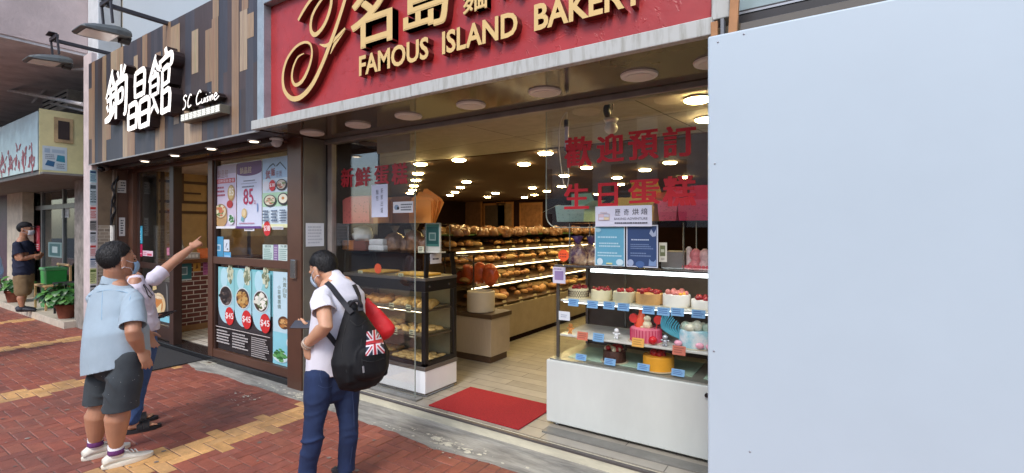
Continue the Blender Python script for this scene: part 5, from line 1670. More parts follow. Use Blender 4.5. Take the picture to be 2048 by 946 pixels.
# things on top of the left case
TZ = 1.465
def onTop(px, Y):
    return onY(px, 480, Y).x
x0, x1 = onTop(692, 3.6), onTop(738, 3.6)
tbx = empty('tissue_box', 'orange brown tissue box on the left end of the pastry case', 'tissue box', ((x0 + x1) / 2, 3.62, TZ))
mb = MB(); mb.box(x0, x1, 3.55, 3.7, TZ, TZ + 0.1)
mb.build('box', mat('tissue_carton', S(196, 122, 66), rough=0.6, var=0.1), tbx, bevel=0.005)
mb = MB(); mb.box((x0 + x1) / 2, x1 + 0.002, 3.548, 3.702, TZ + 0.002, TZ + 0.098)
mb.build('sleeve', mat('carton_brown', S(120, 66, 50), rough=0.6), tbx)
def crumple(name, ce, r, mt, lab, cat, seed, grp=None, amp=0.3):
    mb = MB(); mb.ell((0, 0, 0), (1, 1, 1), n=26, k=18)
    mb.v = [V((v.x * r[0], v.y * r[1], v.z * r[2])) * (1 + amp * noise.noise(v * 1.8 + V((seed, 0, 0))) + amp * 0.6 * noise.noise(v * 4.3 + V((0, seed, 0)))) + V(ce) for v in mb.v]
    return tag(mb.build(name, mt, smooth='all'), lab, cat, grp)
M_plas = mat('white_plastic_bag', S(206, 210, 208), rough=0.35, var=0.1, vscale=8, bump=0.6, bscale=14)
crumple('plastic_bag', ((x0 + x1) / 2 + 0.06, 3.62, TZ + 0.17), (0.15, 0.09, 0.09), M_plas, 'crumpled white plastic bag on the orange brown tissue box', 'plastic bag', 3)
x0, x1 = onTop(742, 3.56), onTop(772, 3.56)
for k in range(2):
    mb = MB(); mb.box(x0 + 0.01 * k, x1 - 0.008 * k, 3.52, 3.66, TZ + 0.062 * k, TZ + 0.06 + 0.062 * k)
    o = mb.build('napkin_stack', mat('napkin', S(216, 218, 220), rough=0.8, var=0.06, vscale=20, bump=0.3), bevel=0.012)
    tag(o, ['lower white napkin pack on the pastry case', 'upper white napkin pack on the pastry case'][k], 'napkins')
M_bag = mat('bread_bag', S(100, 64, 44), rough=0.22, var=0.35, vscale=9, col2=S(160, 122, 92), bump=0.7, bscale=16)
for k, (px, w_, h_, lab) in enumerate([(790, 0.11, 0.15, 'tall clear bag of brown bread beside the napkin packs'), (815, 0.075, 0.12, 'slim clear bag of brown bread between two bigger bags'), (830, 0.10, 0.17, 'clear bag of brown bread with twisted neck near the green stand'), (850, 0.08, 0.12, 'small clear bag of brown bread behind the green stand')]):
    x = onTop(px, 3.68)
    t = empty('bagged_loaf', lab, 'bagged bread', (x, 3.68, TZ), 'bread bags on the pastry case')
    mb = MB(); mb.lathe((x, 3.68, TZ), [(w_ * 0.9, 0), (w_, 0.03), (w_ * 0.93, h_ * 0.5), (w_, h_ * 0.8), (w_ * 0.75, h_ * 1.1), (w_ * 0.25, h_ * 1.3)], n=24)
    mb.v = [v + V((0.02 * noise.noise(v * 22), 0.02 * noise.noise(v * 22 + V((5, 0, 0))), 0.008 * noise.noise(v * 25))) for v in mb.v]
    mb.build('bag', M_bag, t, smooth='all')
    mb = MB(); mb.lathe((x, 3.68, TZ + h_ * 1.28), [(w_ * 0.14, 0), (w_ * 0.2, 0.012), (w_ * 0.5, 0.07), (w_ * 0.42, 0.072)], n=18)
    mb.v = [v + V((0.015 * noise.noise(v * 40), 0.015 * noise.noise(v * 40 + V((3, 0, 0))), 0)) for v in mb.v]
    mb.build('bag_neck', mat('clear_bag', S(176, 160, 140), rough=0.25, var=0.2), t, smooth='all')
A, B = onY(851, 446, 3.5), onY(880, 503, 3.5)
t = empty('sign_stand', 'pale upright stand with a green card on the pastry case', 'card stand', ((A.x + B.x) / 2, 3.52, TZ))
mb = MB(); mb.box(A.x, B.x, 3.5, 3.52, TZ, A.z); mb.box(A.x - 0.005, B.x + 0.005, 3.48, 3.58, TZ, TZ + 0.012)
mb.build('stand', mat('pale_grey', S(190, 190, 180), rough=0.4), t, bevel=0.004)
h = A.z - TZ
poster('card', None, None, facade(3.4995), A.x + 0.012, B.x - 0.012, TZ + h * 0.22, A.z - h * 0.04, [('r', 0.06, 0.1, 0.94, 0.88, S(24, 70, 66)), ('r', 0.22, 0.26, 0.78, 0.62, S(120, 140, 132)), ('r', 0.3, 0.32, 0.7, 0.56, S(60, 96, 90))], S(60, 110, 100), parent=t)
card(3.47, 842, 499, 0.075, 0.06, CRM, 'cream price card on the pastry case, before the green stand', grp='cream price cards in the pastry case')

# glass shelf over the case with flat-packed cake boxes
zs = onY(760, 447, 3.55).z
t = empty('hanging_shelf', 'glass shelf on thin rods above the pastry case', 'shelf', (-3.9, 3.6, zs))
mb = MB(); mb.box(xg0 + 0.03, onY(900, 447, 3.62).x, 3.45, 3.85, zs - 0.012, zs)
mb.build('shelf_glass', glassmat('shelf_glass', (0.6, 0.62, 0.58, 1)), t)
for x in (xg0 + 0.08, -3.3):
    for y in (3.47, 3.83):
        mb = MB()
        mb.cyl((x, y, TZ), (x, y, zs - 0.0125), 0.006, n=8)
        mb.build('rod', mat('chrome'), t, smooth=True)
def carton(name, px0, px1, pyt, Y, col, lab, n, seed, fan=0.0, lean=0.0, zb=None, dots=None, grp='folded cake boxes on the window shelves'):
    rg = random.Random(seed)
    a, b = onY(px0, pyt, Y), onY(px1, pyt, Y)
    zb = zs if zb is None else zb
    mb = MB()
    h = (a.z + b.z) / 2 - zb
    W = b.x - a.x
    cx = (a.x + b.x) / 2
    for k in range(n):
        y = Y + 0.018 * k
        an = fan * (k / max(1, n - 1)) + rg.gauss(0, 0.02)
        u = V((math.cos(an), 0, math.sin(an)))
        v_ = V((-math.sin(an), lean, math.cos(an))).normalized()
        o = V((cx - W / 2 + rg.gauss(0, 0.008), y, zb + 0.001 + max(0, -math.sin(an)) * W))
        fr = Fr(o, u, v_, -YA)
        kk = 0.86 + 0.2 * rg.random()
        c = tuple(q * kk for q in col[:3]) + (1,)
        hh = h * (0.9 + 0.12 * rg.random())
        mb.prism(fr, [(0, 0), (W, 0), (W, hh * 0.92), (W * 0.86, hh), (W * 0.12, hh), (0, hh * 0.92)], -0.003, 0.003, c=c)
        if dots and k == 0:
            for q in range(26):
                dx, dy = rg.random() * W * 0.9 + W * 0.05, rg.random() * hh * 0.85 + 0.01
                mb.rect(fr, dx, dx + 0.008, dy, dy + 0.012, 0.0037, c=dots)
            mb.rect(fr, W * 0.55, W * 0.552, 0, hh * 0.9, 0.0036, c=tuple(q * 0.7 for q in c[:3]) + (1,))
    tag(mb.build(name, PRINT), lab, 'cake box', grp)
carton('cake_box', 685, 737, 392, 3.5, S(244, 128, 122), 'stack of speckled pink folded cake boxes on the left window shelf', 6, 1, dots=S(150, 50, 50))
carton('cake_box', 748, 780, 396, 3.52, S(232, 156, 90), 'orange folded cake boxes half behind the hanging white list', 5, 2)
carton('cake_box', 780, 818, 393, 3.56, S(170, 104, 60), 'brown orange folded cake boxes in the middle of the left shelf', 5, 3)
carton('cake_box', 818, 862, 396, 3.5, S(244, 156, 70), 'bright orange folded cake boxes fanned out at the right of the left shelf', 6, 4, fan=-0.5)
A, B = onY(743, 370, BG - 0.012), onY(775, 434, BG - 0.012)
poster('price_list', 'long white handwritten list hanging over the orange boxes', 'list', facade(BG - 0.008), A.x, B.x, B.z, A.z, [('tv', '新鮮出爐', 0.58, 0.12, 0.72, 0.9, S(60, 64, 90)), ('tv', '麵包', 0.28, 0.5, 0.44, 0.86, S(60, 64, 90))], S(214, 218, 236))
A, B = onY(786, 404, BG - 0.012), onY(826, 425, BG - 0.012)
poster('window_card', 'small white card with a grey bird mark beside the long list', 'card', facade(BG - 0.008), A.x, B.x, B.z, A.z, [('e', 0.18, 0.5, 0.12, 0.24, S(120, 140, 160)), ('e', 0.26, 0.42, 0.06, 0.14, S(30, 34, 40)), ('lines', 0.4, 0.15, 0.95, 0.85, 3, S(90, 94, 100), 4)], S(200, 200, 202))
A, B = onY(754, 276, BG - 0.012), onY(820, 300, BG - 0.012)
poster('window_card', 'pale translucent strip stuck at the top of the left pane', 'card', facade(BG - 0.008), A.x, B.x, B.z, A.z, [('lines', 0.1, 0.3, 0.9, 0.7, 1, S(150, 146, 130), 4)], S(150, 142, 124))

# red vinyl characters
M_vinyl = mat('red_vinyl', S(196, 26, 38), rough=0.6, var=0.05)
def vinyl(s, boxes, lab, Y, grp=None, mt=M_vinyl):
    mb = MB()
    for ch_, (pa, pb) in zip(s, boxes):
        a, b = onY(*pa, Y), onY(*pb, Y)
        vs, fs = glyphs(ch_, 0.004)
        fr = facade(Y)
        for q, (ex, ez) in enumerate(((-.03, -.012), (.03, -.012), (-.03, .012), (.03, .012), (0, 0))):
            mb.add([fr.p(a.x + (0.03 + 0.94 * x + ex) * (b.x - a.x), b.z + (0.02 + 0.96 * y + ez) * (a.z - b.z), 0.0002 * q) for x, y in vs], fs)
    tag(mb.build('window_lettering', mt), lab, 'window lettering')
Yv = BG - 0.0275
vinyl('歡迎預訂', [((1129, 276), (1184, 333)), ((1193, 270), (1248, 323)), ((1256, 263), (1317, 317)), ((1325, 254), (1392, 311))], 'upper row of four red characters on the right window', Yv)
vinyl('生日蛋糕', [((1128, 368), (1178, 418)), ((1196, 366), (1236, 416)), ((1256, 360), (1320, 408)), ((1325, 353), (1392, 412))], 'lower row of four red characters on the right window', Yv)
vinyl('新鮮蛋糕', [((682, 337), (707, 374)), ((710, 336), (741, 372)), ((748, 332), (778, 368)), ((783, 327), (815, 368))], 'dull row of red characters on the left window', BG - 0.0065, mt=mat('dull_vinyl', S(176, 26, 38), rough=0.4, var=0.1))
# hanging board and posters
A, B = onY(1191, 413, 3.31), onY(1304, 447, 3.31)
poster('hanging_board', 'white hanging board with black Chinese brush title over two posters', 'board', facade(3.31), A.x, B.x, onY(1191, 453, 3.31).z, A.z, [
    ('t', '歷', 0.36, 0.52, 0.46, 0.84, S(40, 40, 52)), ('t', '奇', 0.52, 0.54, 0.61, 0.84, S(40, 40, 52)), ('t', '烘', 0.67, 0.55, 0.78, 0.85, S(40, 40, 52)), ('t', '焙', 0.82, 0.56, 0.93, 0.86, S(40, 40, 52)),
    ('t', 'BAKING ADVENTURE', 0.35, 0.32, 0.93, 0.43, S(90, 88, 104)), ('lines', 0.36, 0.1, 0.93, 0.24, 1, S(70, 70, 84), 3), ('r', 0.06, 0.3, 0.27, 0.62, S(196, 176, 176)), ('r', 0.075, 0.33, 0.165, 0.45, S(216, 214, 228)), ('r', 0.17, 0.33, 0.26, 0.45, S(222, 206, 170)), ('r', 0.075, 0.47, 0.165, 0.59, S(214, 190, 196)), ('r', 0.17, 0.47, 0.26, 0.59, S(200, 204, 220)), ('r', 0.1, 0.64, 0.23, 0.72, S(200, 190, 200))], S(214, 216, 232))
A, B = onY(1190, 452, 3.33), onY(1250, 533, 3.33)
poster('window_poster', 'light blue poster under the white hanging board, left one', 'poster', facade(3.33), A.x, B.x, B.z, A.z, [('r', 0.03, 0.02, 0.97, 0.98, S(96, 160, 186)), ('lines', 0.1, 0.68, 0.9, 0.76, 1, S(170, 206, 220), 2), ('lines', 0.15, 0.46, 0.85, 0.6, 2, S(176, 210, 222), 3), ('lines', 0.1, 0.22, 0.9, 0.36, 2, S(176, 210, 222), 4), ('e', 0.18, 0.1, 0.1, 0.09, S(200, 220, 228)), ('e', 0.84, 0.1, 0.12, 0.08, S(190, 216, 226)), ('e', 0.12, 0.9, 0.1, 0.06, S(150, 190, 204)), ('r', 0.4, 0.04, 0.6, 0.08, S(206, 206, 150))], S(196, 210, 220))
A, B = onY(1253, 450, 3.332), onY(1316, 536, 3.332)
poster('window_poster', 'dark navy poster with white edge under the hanging board', 'poster', facade(3.332), A.x, B.x, B.z, A.z, [('r', 0.035, 0.025, 0.965, 0.975, S(48, 70, 112)), ('lines', 0.16, 0.62, 0.86, 0.68, 1, S(176, 190, 214), 2), ('lines', 0.14, 0.42, 0.86, 0.56, 3, S(110, 130, 166), 3), ('lines', 0.14, 0.24, 0.8, 0.36, 2, S(110, 130, 166), 4), ('e', 0.14, 0.1, 0.1, 0.08, S(150, 166, 196)), ('p', [(0.72, 0.04), (0.95, 0.04), (0.95, 0.2), (0.88, 0.14), (0.8, 0.15), (0.74, 0.21)], S(120, 146, 186)), ('p', [(0.74, 0.8), (0.84, 0.72), (0.95, 0.74), (0.95, 0.9), (0.88, 0.8), (0.8, 0.9)], S(160, 172, 196)), ('e', 0.45, 0.07, 0.14, 0.08, S(70, 100, 150))], S(206, 212, 226))
starburst(3.42, 1127, 511, 0.05, 'orange starburst tag at the left end of the cake case', S(150, 40, 30))

# ---------------------------------------------------------------- right-hand cake case
RX0, RX1, RY0, RY1 = -1.99, 1.3, 3.52, 4.2
cc = empty('cake_case', 'long white cake case with sloping glass, right of the doorway', 'display case', (-0.8, 3.85, FL))
mb = MB(); mb.box(RX0, RX1, RY0, RY1, 0.115, 0.62)
mb.build('base', mat('cream_laminate', S(204, 209, 204), rough=0.3, var=0.05, vscale=2.5, stretch=(1, 1, 0.4)), cc, bevel=0.006)
mb = MB(); mb.box(RX0 + 0.08, RX1, RY0 + 0.08, RY1 - 0.05, FL, 0.114)
mb.build('plinth', mat('plinth_dark', S(50, 42, 40), rough=0.7), cc)
mb = MB(); mb.box(RX0 + 0.06, RX0 + 0.085, RY0 + 0.05, RY0 + 0.075, FL, 0.114)
mb.build('foot', M_white, cc)
mb = MB(); mb.box(RX0 + 0.02, RX1, RY0 + 0.02, RY1 - 0.01, 0.621, 0.632)
mb.build('deck', mat('deck_steel', S(150, 152, 144), rough=0.3, metal=0.4), cc)
mb = MB()
mb.box(RX0 + 0.055, RX0 + 0.08, RY0 + 0.07, RY0 + 0.09, 0.633, 1.40); mb.box(RX0 + 0.055, RX0 + 0.08, RY1 - 0.04, RY1 - 0.015, 0.633, 1.40)
mb.box(RX0 + 0.05, RX1, RY0 + 0.045, RY0 + 0.065, 1.385, 1.402); mb.box(RX0 + 0.05, RX1, RY1 - 0.04, RY1 - 0.01, 1.38, 1.40)
mb.box(RX0 + 0.45, RX0 + 0.47, RY1 - 0.1, RY1 - 0.08, 0.633, 1.38)
mb.build('steel_frame', mat('bright_steel', S(120, 118, 114), rough=0.25, metal=0.7), cc, bevel=0.003)
mb = MB()
mb.add([(RX0 + 0.06, RY0 + 0.03, 0.634), (RX1, RY0 + 0.03, 0.634), (RX1, RY0 + 0.05, 1.385), (RX0 + 0.06, RY0 + 0.05, 1.385)], [(0, 1, 2, 3)])
mb.box(RX0 + 0.05, RX1, RY0 + 0.05, RY1 - 0.02, 1.403, 1.409)
mb.add([(RX0 + 0.052, RY0 + 0.03, 0.634), (RX0 + 0.052, RY1 - 0.02, 0.634), (RX0 + 0.052, RY1 - 0.02, 1.39), (RX0 + 0.052, RY0 + 0.05, 1.39)], [(0, 1, 2, 3)])
mb.build('glass_panel', GLC, cc)
mb = MB(); mb.box(RX0 + 0.06, RX1, RY1 - 0.012, RY1 - 0.005, 0.633, 1.37)
mb.build('back_panel', mat('case_back_dark', S(96, 84, 76), rough=0.3, var=0.15), cc)
for z, y0, lab in ((1.118, RY0 + 0.06, 'a'), (0.835, RY0 + 0.05, 'b')):
    mb = MB(); mb.box(RX0 + 0.10, RX1, y0, RY1 - 0.12, z - 0.016, z)
    mb.build('shelf', mat('white_shelf', S(206, 206, 200), rough=0.25), cc, bevel=0.003)
for (a, b) in ((-1.85, -1.55), (-1.12, -0.86), (-0.78, -0.4), (-1.5, -1.2)):
    mb = MB(); mb.box(a, b, RY0 + 0.12, RY1 - 0.15, 0.633, 0.637)
    mb.build('glass_mat', mat('mint_mat', S(176, 206, 186), rough=0.2), cc)
mb = MB(); mb.box(RX0 + 0.35, RX1, RY0 + 0.10, RY0 + 0.16, 1.352, 1.375)
mb.build('light_tube', mat('tube_white', S(244, 250, 250), emit=S(240, 250, 255), estr=3, var=0), cc)
mb = MB(); mb.box(RX0 + 0.12, RX1, RY0 + 0.075, RY0 + 0.095, 1.094, 1.1015)
mb.build('light_tube', mat('tube_white'), cc)
A, B = onY(1108, 533, RY0 + 0.045), onY(1133, 567, RY0 + 0.045)
poster('case_notice', 'lilac printed slip in the top left corner of the cake case', 'notice', facade(RY0 + 0.028), A.x, B.x, B.z, A.z, [('r', 0.15, 0.2, 0.85, 0.75, S(150, 130, 176)), ('lines', 0.1, 0.8, 0.9, 0.95, 1, S(150, 130, 176), 2)], S(214, 210, 228))
A, B = onY(1120, 621, RY0 + 0.045), onY(1142, 641, RY0 + 0.045)
poster('case_notice', 'small white slip on the left of the cake case glass', 'notice', facade(RY0 + 0.026), A.x, B.x, B.z, A.z, [('lines', 0.2, 0.3, 0.8, 0.7, 2, S(150, 160, 176), 2)], S(210, 216, 220))
p = onY(1416, 790, RY0)
mb = MB(); mb.cyl((p.x - 0.005, RY0 - 0.02, p.z), (p.x - 0.005, RY0 - 0.001, p.z), 0.014)
mb.build('lock', M_blkm, cc, smooth=True)

M_cream = mat('cream_icing', S(216, 206, 172), rough=0.5, var=0.06, vscale=10)
M_oran = mat('orange_sponge', S(216, 166, 104), rough=0.5, var=0.12, vscale=10)
M_whit = mat('white_icing', S(226, 222, 216), rough=0.5, var=0.05)
M_choc = mat('chocolate', S(66, 38, 30), rough=0.45, var=0.35, vscale=30, bump=0.6, bscale=60)
M_berry = mat('berry', S(140, 20, 30), rough=0.25, var=0.3, vscale=20)
M_straw = mat('strawberry', S(168, 30, 34), rough=0.3, var=0.2, vscale=20)
M_pinki = mat('pink_icing', S(212, 112, 134), rough=0.45, var=0.1, vscale=14)
M_yel = mat('mango_glaze', S(220, 156, 48), rough=0.25, var=0.1, vscale=6)


def cake(px, Y, z, r, h, mside, lab, topping, seed, deco=None):
    x = onY(px, 600, Y).x
    rg = random.Random(seed)
    t = empty('cake', lab, 'cake', (x, Y, z), 'cakes in the cake case')
    mb = MB(); mb.lathe((x, Y, z), [(r + 0.02, 0.0), (r + 0.02, 0.004)])
    mb.build('cake_board', mat('cake_board', S(206, 196, 170), rough=0.4, metal=0.2), t, smooth=True)
    mb = MB(); mb.lathe((x, Y, z + 0.0045), [(r, 0), (r, h * 0.9), (r * 0.97, h), (r * 0.5, h + 0.002)], n=36)
    mb.build('sponge', mside, t, smooth=True)
    if deco:
        mb = MB()
        for k in range(28):
            a = k * 6.283 / 28
            for s_ in (-1, 1):
                p0 = V((x + (r + .001) * math.cos(a), Y + (r + .001) * math.sin(a), z + h * 0.15))
                a2 = a + s_ * 0.35
                p1 = V((x + (r + .001) * math.cos(a2), Y + (r + .001) * math.sin(a2), z + h * 0.9))
                mb.tube([p0, V((x + (r + .002) * math.cos((a + a2) / 2), Y + (r + .002) * math.sin((a + a2) / 2), z + h * .52)), p1], 0.0022, n=5)
        mb.build('lattice', deco, t)
    tops = []
    for (mt, n, rr, spread, nm) in topping:
        mb = MB()
        for k in range(n):
            a, d = rg.random() * 6.283, spread * r * math.sqrt(rg.random())
            s_ = rr * (0.7 + 0.6 * rg.random())
            mb.ell((x + d * math.cos(a), Y + d * math.sin(a), z + h + s_ * 0.5 + 0.01 * rg.random()), (s_, s_, s_ * (0.8 + 0.4 * rg.random())), n=10, k=7)
        o = mb.build(nm, mt, t, smooth='all')
    return t


z1 = 1.119
cake(1157, 3.74, z1, 0.085, 0.075, M_cream, 'cream cake with brown lattice side and dark berries, leftmost on top shelf', [(M_berry, 14, 0.016, 0.8, 'berry')], 1, M_choc)
cake(1203, 3.74, z1, 0.085, 0.075, M_cream, 'plain cream cake with dark red berries beside the lattice cake', [(M_berry, 20, 0.013, 0.85, 'berry')], 2)
cake(1249, 3.74, z1, 0.09, 0.075, M_cream, 'cream cake with a low red mound, left of the orange cake', [(M_straw, 22, 0.014, 0.7, 'strawberry'), (M_whit, 8, 0.012, 0.9, 'cream_swirl')], 3)
cake(1299, 3.74, z1, 0.105, 0.08, M_oran, 'orange sponge cake covered with red fruit on the top shelf', [(M_straw, 26, 0.015, 0.9, 'strawberry'), (M_berry, 10, 0.012, 0.8, 'berry')], 4)
cake(1353, 3.74, z1, 0.10, 0.085, M_whit, 'white cake topped with pink fruit and gold leaf on the top shelf', [(mat('pale_fruit', S(206, 120, 110), rough=0.4, var=0.2), 18, 0.018, 0.8, 'fruit'), (M_yel, 8, 0.012, 0.8, 'gold_leaf')], 5)
cake(1410, 3.74, z1, 0.095, 0.06, M_whit, 'cake with dark cherries half hidden by the white hoarding', [(M_berry, 18, 0.018, 0.8, 'cherry')], 6)
z2 = 0.836
pk = cake(1292, 3.70, z2, 0.115, 0.10, M_pinki, 'pink birthday cake with red lollipops and a big red ball', [(M_straw, 5, 0.02, 0.7, 'red_ball'), (M_cream, 7, 0.018, 0.5, 'cream_swirl')], 7)
x = onY(1292, 600, 3.70).x
mb = MB()
for k in range(30):
    a = k * 6.283 / 30
    mb.box(x + 0.1165 * math.cos(a) - 0.003, x + 0.1165 * math.cos(a) + 0.003, 3.70 + 0.1165 * math.sin(a) - 0.003, 3.70 + 0.1165 * math.sin(a) + 0.003, z2 + 0.006, z2 + 0.1)
mb.build('tartan_stripe', mat('tartan', S(190, 50, 90), rough=0.5), pk)
mb = MB()
for dx, dz, r_ in ((-0.09, 0.17, 0.035), (0.10, 0.175, 0.033)):
    mb.cyl((x + dx * 0.8, 3.68, z2 + 0.09), (x + dx, 3.68, z2 + dz), 0.004, n=8)
    mb.cyl((x + dx, 3.672, z2 + dz), (x + dx, 3.688, z2 + dz), r_, n=20)
mb.build('lollipop', mat('red_candy', S(206, 60, 56), rough=0.25), pk, smooth=True)
mb = MB(); mb.lathe((x - 0.035, 3.70, z2 + 0.10), [(0.045, 0), (0.04, 0.06), (0.025, 0.10), (0.02, 0.14), (0.03, 0.16), (0.012, 0.18)], n=14)
mb.build('candy_tower', mat('orange_candy', S(214, 84, 50), rough=0.4, var=0.2), pk, smooth=True)
mb = MB(); mb.ell((x + 0.02, 3.67, z2 + 0.13), (0.035, 0.03, 0.035), n=14, k=9); mb.ell((x + 0.02, 3.67, z2 + 0.175), (0.028, 0.026, 0.026), n=14, k=9)
mb.build('topper', M_cream, pk, smooth='all')
mb = MB(); mb.ell((x + 0.085, 3.60, z2 + 0.033), (0.032, 0.032, 0.032), n=18, k=12)
mb.build('sugar_ball', mat('red_ball', S(196, 24, 34), rough=0.12), pk, smooth='all')
bk = cake(1392, 3.74, z2, 0.12, 0.12, mat('aqua_icing', S(150, 200, 214), rough=0.4, col2=S(222, 226, 228), vscale=12, thr=(0.4, 0.6)), 'blue and white ocean cake with shell mosaic and splashing wave', [(mat('mosaic', S(206, 200, 180), rough=0.4, var=0.3, vscale=20), 24, 0.03, 0.75, 'shell'), (mat('mosaic2', S(176, 190, 170), rough=0.4), 12, 0.028, 0.7, 'shell')], 8)
x = onY(1392, 600, 3.74).x
mb = MB()
for k in range(10):
    a = 2.4 + k * 0.12
    mb.tube(smooth_line([(x + 0.1 * math.cos(a), 3.7, z2 + 0.05), (x + 0.15 * math.cos(a) - 0.01 * k, 3.68, z2 + 0.12), (x - 0.10 - 0.012 * k, 3.67 + 0.01 * (k % 3), z2 + 0.16 + 0.011 * k)], 4), [0.012 - 0.001 * q for q in range(9)], n=6)
mb.build('wave', mat('wave_jelly', S(90, 176, 196), rough=0.15), bk, smooth='all')
mb = MB()
for q in (-0.1, 0.05, 0.12):
    mb.ell((x + q, 3.63, z2 + 0.03), (0.03, 0.025, 0.022), n=12, k=8)
mb.build('pink_shell', mat('pink_shell', S(226, 160, 180), rough=0.4), bk, smooth='all')
cake(1229, 3.72, 0.638, 0.09, 0.085, M_choc, 'dark chocolate cake piled with strawberries, at the bottom', [(M_straw, 10, 0.026, 0.6, 'strawberry'), (M_cream, 9, 0.02, 0.95, 'cream_swirl')], 9)
cake(1317, 3.70, 0.638, 0.115, 0.10, M_yel, 'glossy yellow mango cake with strawberries, at the bottom', [(M_straw, 9, 0.03, 0.45, 'strawberry')], 10)


def figurine(px, py, Y, z, hgt, mt, lab, seed):
    x = onY(px, py, Y).x
    t = empty('figurine', lab, 'figurine', (x, Y, z))
    s_ = hgt
    mb = MB(); mb.ell((x, Y, z + s_ * 0.34), (s_ * 0.2, s_ * 0.17, s_ * 0.25), n=14, k=10)
    for q in (-1, 1):
        mb.ell((x + q * s_ * 0.12, Y - 0.01, z + s_ * 0.1), (s_ * 0.09, s_ * 0.12, s_ * 0.11), n=10, k=8)
        mb.ell((x + q * s_ * 0.27, Y, z + s_ * 0.5), (s_ * 0.14, s_ * 0.07, s_ * 0.08), n=10, k=8)
    mb.build('body', mt, t, smooth='all')
    mb = MB(); mb.ell((x, Y, z + s_ * 0.76), (s_ * 0.23, s_ * 0.21, s_ * 0.22), n=16, k=12)
    mb.build('head', mt, t, smooth='all')
M_fw = mat('white_figure', S(220, 222, 226), rough=0.25)
figurine(1233, 660, 3.64, z2, 0.085, M_fw, 'small white figurine with raised arms beside the pink cake', 1)
figurine(1330, 680, 3.61, z2, 0.085, mat('silver_figure', S(176, 178, 186), rough=0.2, metal=0.4), 'small silver figurine right of the pink cake', 2)
figurine(1141, 658, 3.62, z2, 0.085, mat('amber_figure', S(214, 140, 70), rough=0.4), 'small amber bear figure at the left end of the shelf', 3)
BL = S(124, 170, 214)
inkb = S(70, 110, 170)
for px, py in ((1147, 605), (1185, 609), (1218, 611), (1247, 614), (1297, 620), (1327, 623), (1355, 624), (1397, 628)):
    card(RY0 + 0.056, px, py, 0.092, 0.058, BL, 'blue price card on the top cake shelf edge', grp='blue price cards on the top cake shelf', tilt=0.2, ink=inkb)
for px, py, c, lab in ((1165, 672, S(206, 116, 92), 'salmon price card at the left of the middle cake shelf'), (1197, 675, BL, 'single blue price card on the middle cake shelf'), (1276, 685, S(226, 170, 84), 'amber price card under the pink birthday cake'), (1358, 701, S(198, 112, 92), 'brown red price card left of the ocean cake')):
    card(RY0 + 0.046, px, py, 0.092, 0.065, c, lab, tilt=0.2, ink=tuple(q * 0.6 for q in c[:3]) + (1,))
for px, py in ((1162, 719), (1220, 728), (1287, 741), (1356, 751)):
    p = onY(px, py, RY0 + 0.06)
    card(RY0 + 0.06, px, 457 + (1.7 - 0.665) * 977 / (-p.x * sY + (RY0 + 0.06) * cY), 0.092, 0.05, BL, 'blue price card standing on the floor of the cake case', grp='blue price cards on the floor of the cake case', tilt=0.3, ink=inkb)

# things on top of the cake case
T2 = 1.41
def bag_of(px, Y, r, h, mt, lab, seed):
    x = onY(px, 500, Y).x
    t = empty('bagged_loaf', lab, 'bagged bread', (x, Y, T2), 'bread bags on the cake case')
    mb = MB(); mb.lathe((x, Y, T2), [(r * 0.8, 0), (r, 0.03), (r * 0.95, h * 0.5), (r * 0.6, h * 0.8), (r * 0.18, h)], n=24)
    mb.v = [v + V((0.03 * noise.noise(v * 16 + V((seed, 0, 0))), 0.03 * noise.noise(v * 16), 0.01 * noise.noise(v * 30))) for v in mb.v]
    mb.build('bag', mt, t, smooth='all')
    mb = MB(); mb.lathe((x, Y, T2 + h * 0.97), [(r * 0.16, 0), (r * 0.22, 0.01), (r * 0.55, 0.07), (r * 0.4, 0.075)], n=16)
    mb.v = [v + V((0.02 * noise.noise(v * 40), 0.02 * noise.noise(v * 40 + V((3, 0, 0))), 0)) for v in mb.v]
    mb.build('bag_neck', mat('purple_ribbon', S(84, 58, 110), rough=0.35), t, smooth='all')
M_bag2 = mat('mixed_bag', S(84, 56, 80), rough=0.2, var=0.3, vscale=14, col2=S(190, 160, 130), bump=0.7, bscale=18, thr=(0.4, 0.6))
bag_of(1157, 3.68, 0.085, 0.16, M_bag2, 'purple tied bag of pastries, leftmost on the cake case', 1)
bag_of(1182, 3.78, 0.085, 0.16, M_bag2, 'purple tied bag of pastries behind the light blue poster', 5)
A, B = onY(1318, 485, 3.45), onY(1334, 524, 3.45)
poster('sample_card', 'tall narrow white card with pictures right of the navy poster', 'card', facade(3.45), A.x, B.x, B.z, A.z, [('r', 0.15, 0.3, 0.8, 0.85, S(110, 120, 90)), ('r', 0.25, 0.5, 0.7, 0.65, S(190, 196, 180)), ('lines', 0.3, 0.1, 0.7, 0.22, 2, S(120, 120, 120), 3)], S(214, 216, 210))
A, B = onY(1322, 503, 3.62), onY(1368, 532, 3.62)
mb = MB(); mb.box(A.x, B.x, 3.62, 3.85, T2, A.z)
o = mb.build('grey_box', mat('grey_carton', S(126, 126, 128), rough=0.6), bevel=0.005)
tag(o, 'plain grey box on the cake case behind the narrow card', 'box')
